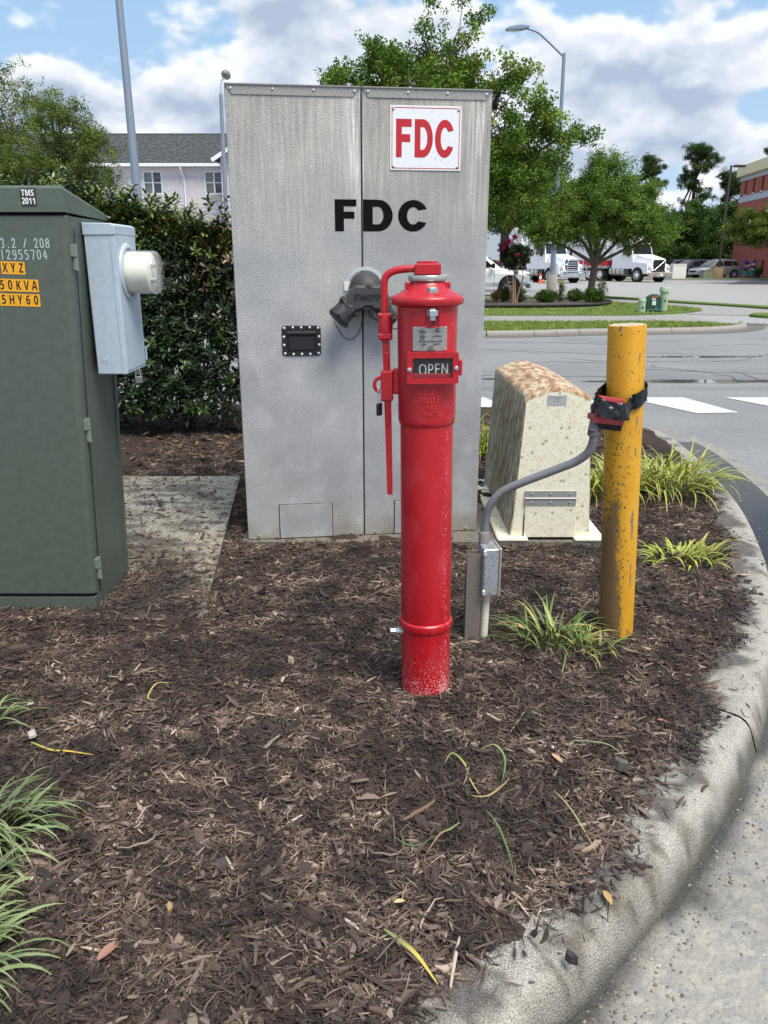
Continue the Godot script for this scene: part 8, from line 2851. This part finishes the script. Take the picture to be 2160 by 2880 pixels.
	# fallen and sprouting single blades
	var sl: StandardMaterial3D = mats["strap_leaf"]
	var strip := func(called, label, pts, w, c0, c1):
		var q := []
		for p in pts: q.append(Vector3(p[0], maxf(ground_y(p[0], p[1]), 0.0) + p[2], p[1]))
		var line := smooth_path(q, 6)
		var mb := MB.new()
		for i in line.size():
			var tt := float(i) / (line.size() - 1)
			var d: Vector3 = (line[mini(i + 1, line.size() - 1)] - line[maxi(i - 1, 0)]).normalized()
			var s := d.cross(Vector3.UP).normalized()
			var ww: float = w * sin(PI * clampf(tt * 0.86 + 0.1, 0.0, 1.0))
			mb.col = c0.lerp(c1, smoothstep(0.3, 0.7, tt))
			mb.vert(line[i] - s * ww * 0.5 + Vector3(0, 0.001, 0), Vector3.UP); mb.vert(line[i], Vector3.UP); mb.vert(line[i] + s * ww * 0.5 + Vector3(0, 0.001, 0), Vector3.UP)
		for i in line.size() - 1:
			for j in 2:
				var k := i * 3 + j
				mb.face(k, k + 1, k + 4); mb.face(k, k + 4, k + 3)
		tag(obj(called, mb, sl), label, "grass blade")
	strip.call("fallen_blade", "yellow and green fallen strap leaf near the picture's bottom centre", [[0.0, -1.475, 0.016], [0.035, -1.44, 0.02], [0.075, -1.4, 0.016], [0.115, -1.325, 0.018]], 0.011, lin(122, 136, 80), lin(190, 174, 84))
	strip.call("fallen_blade", "bright yellow strap leaf lying at the left above the grass clumps", [[-1.14, -2.225, 0.02], [-1.06, -2.185, 0.018], [-1.0, -2.17, 0.02], [-0.915, -2.16, 0.016]], 0.009, lin(174, 164, 84), lin(200, 172, 76))
	strip.call("green_blade", "curved green blade with yellow base sprouting right of the red post", [[0.3, -2.18, 0.02], [0.345, -2.15, 0.06], [0.37, -2.09, 0.05], [0.352, -2.02, 0.012]], 0.006, lin(150, 160, 104), lin(104, 136, 84))
	strip.call("green_blade", "bent yellow-green blade below the red post, leftmost of the sprouts", [[0.19, -2.13, 0.01], [0.215, -2.15, 0.03], [0.25, -2.12, 0.012], [0.262, -2.03, 0.012], [0.285, -1.95, 0.014]], 0.006, lin(146, 156, 86), lin(176, 170, 100))
	strip.call("green_blade", "dry straw blade arching over the green sprouts", [[0.255, -1.96, 0.015], [0.3, -1.94, 0.03], [0.35, -1.98, 0.035], [0.38, -2.05, 0.012]], 0.007, lin(164, 146, 98), lin(140, 118, 80))
	strip.call("green_blade", "long thin green blade trailing down toward the kerb", [[0.29, -1.9, 0.014], [0.315, -1.82, 0.02], [0.33, -1.7, 0.014], [0.325, -1.58, 0.014]], 0.005, lin(92, 118, 66), lin(80, 104, 60))
	strip.call("green_blade", "small green hook-shaped blade in the mulch's centre", [[0.03, -1.78, 0.02], [0.06, -1.74, 0.03], [0.1, -1.74, 0.03], [0.135, -1.79, 0.02]], 0.0045, lin(96, 124, 72), lin(86, 114, 66))
	strip.call("green_blade", "yellow-tipped blade pair crossing below the sprouts", [[0.21, -1.84, 0.02], [0.18, -1.8, 0.03], [0.15, -1.79, 0.02], [0.11, -1.72, 0.014]], 0.007, lin(116, 140, 82), lin(142, 112, 84))
	strip.call("green_blade", "pale green blade above the dark speckled stone", [[0.6, -2.23, 0.02], [0.66, -2.215, 0.03], [0.72, -2.19, 0.03], [0.75, -2.12, 0.03]], 0.005, lin(130, 150, 110), lin(138, 156, 112))
	strip.call("green_blade", "thin yellow stalk lying right of the sprouts, toward the kerb", [[0.5, -1.99, 0.014], [0.53, -1.9, 0.016], [0.55, -1.8, 0.014], [0.56, -1.72, 0.014]], 0.0035, lin(176, 166, 104), lin(164, 158, 92))
	strip.call("green_blade", "yellow curl of leaf in the mulch below the transformer", [[-0.78, -2.6, 0.02], [-0.83, -2.58, 0.03], [-0.84, -2.5, 0.02], [-0.8, -2.47, 0.02]], 0.006, lin(184, 172, 108), lin(168, 164, 88))
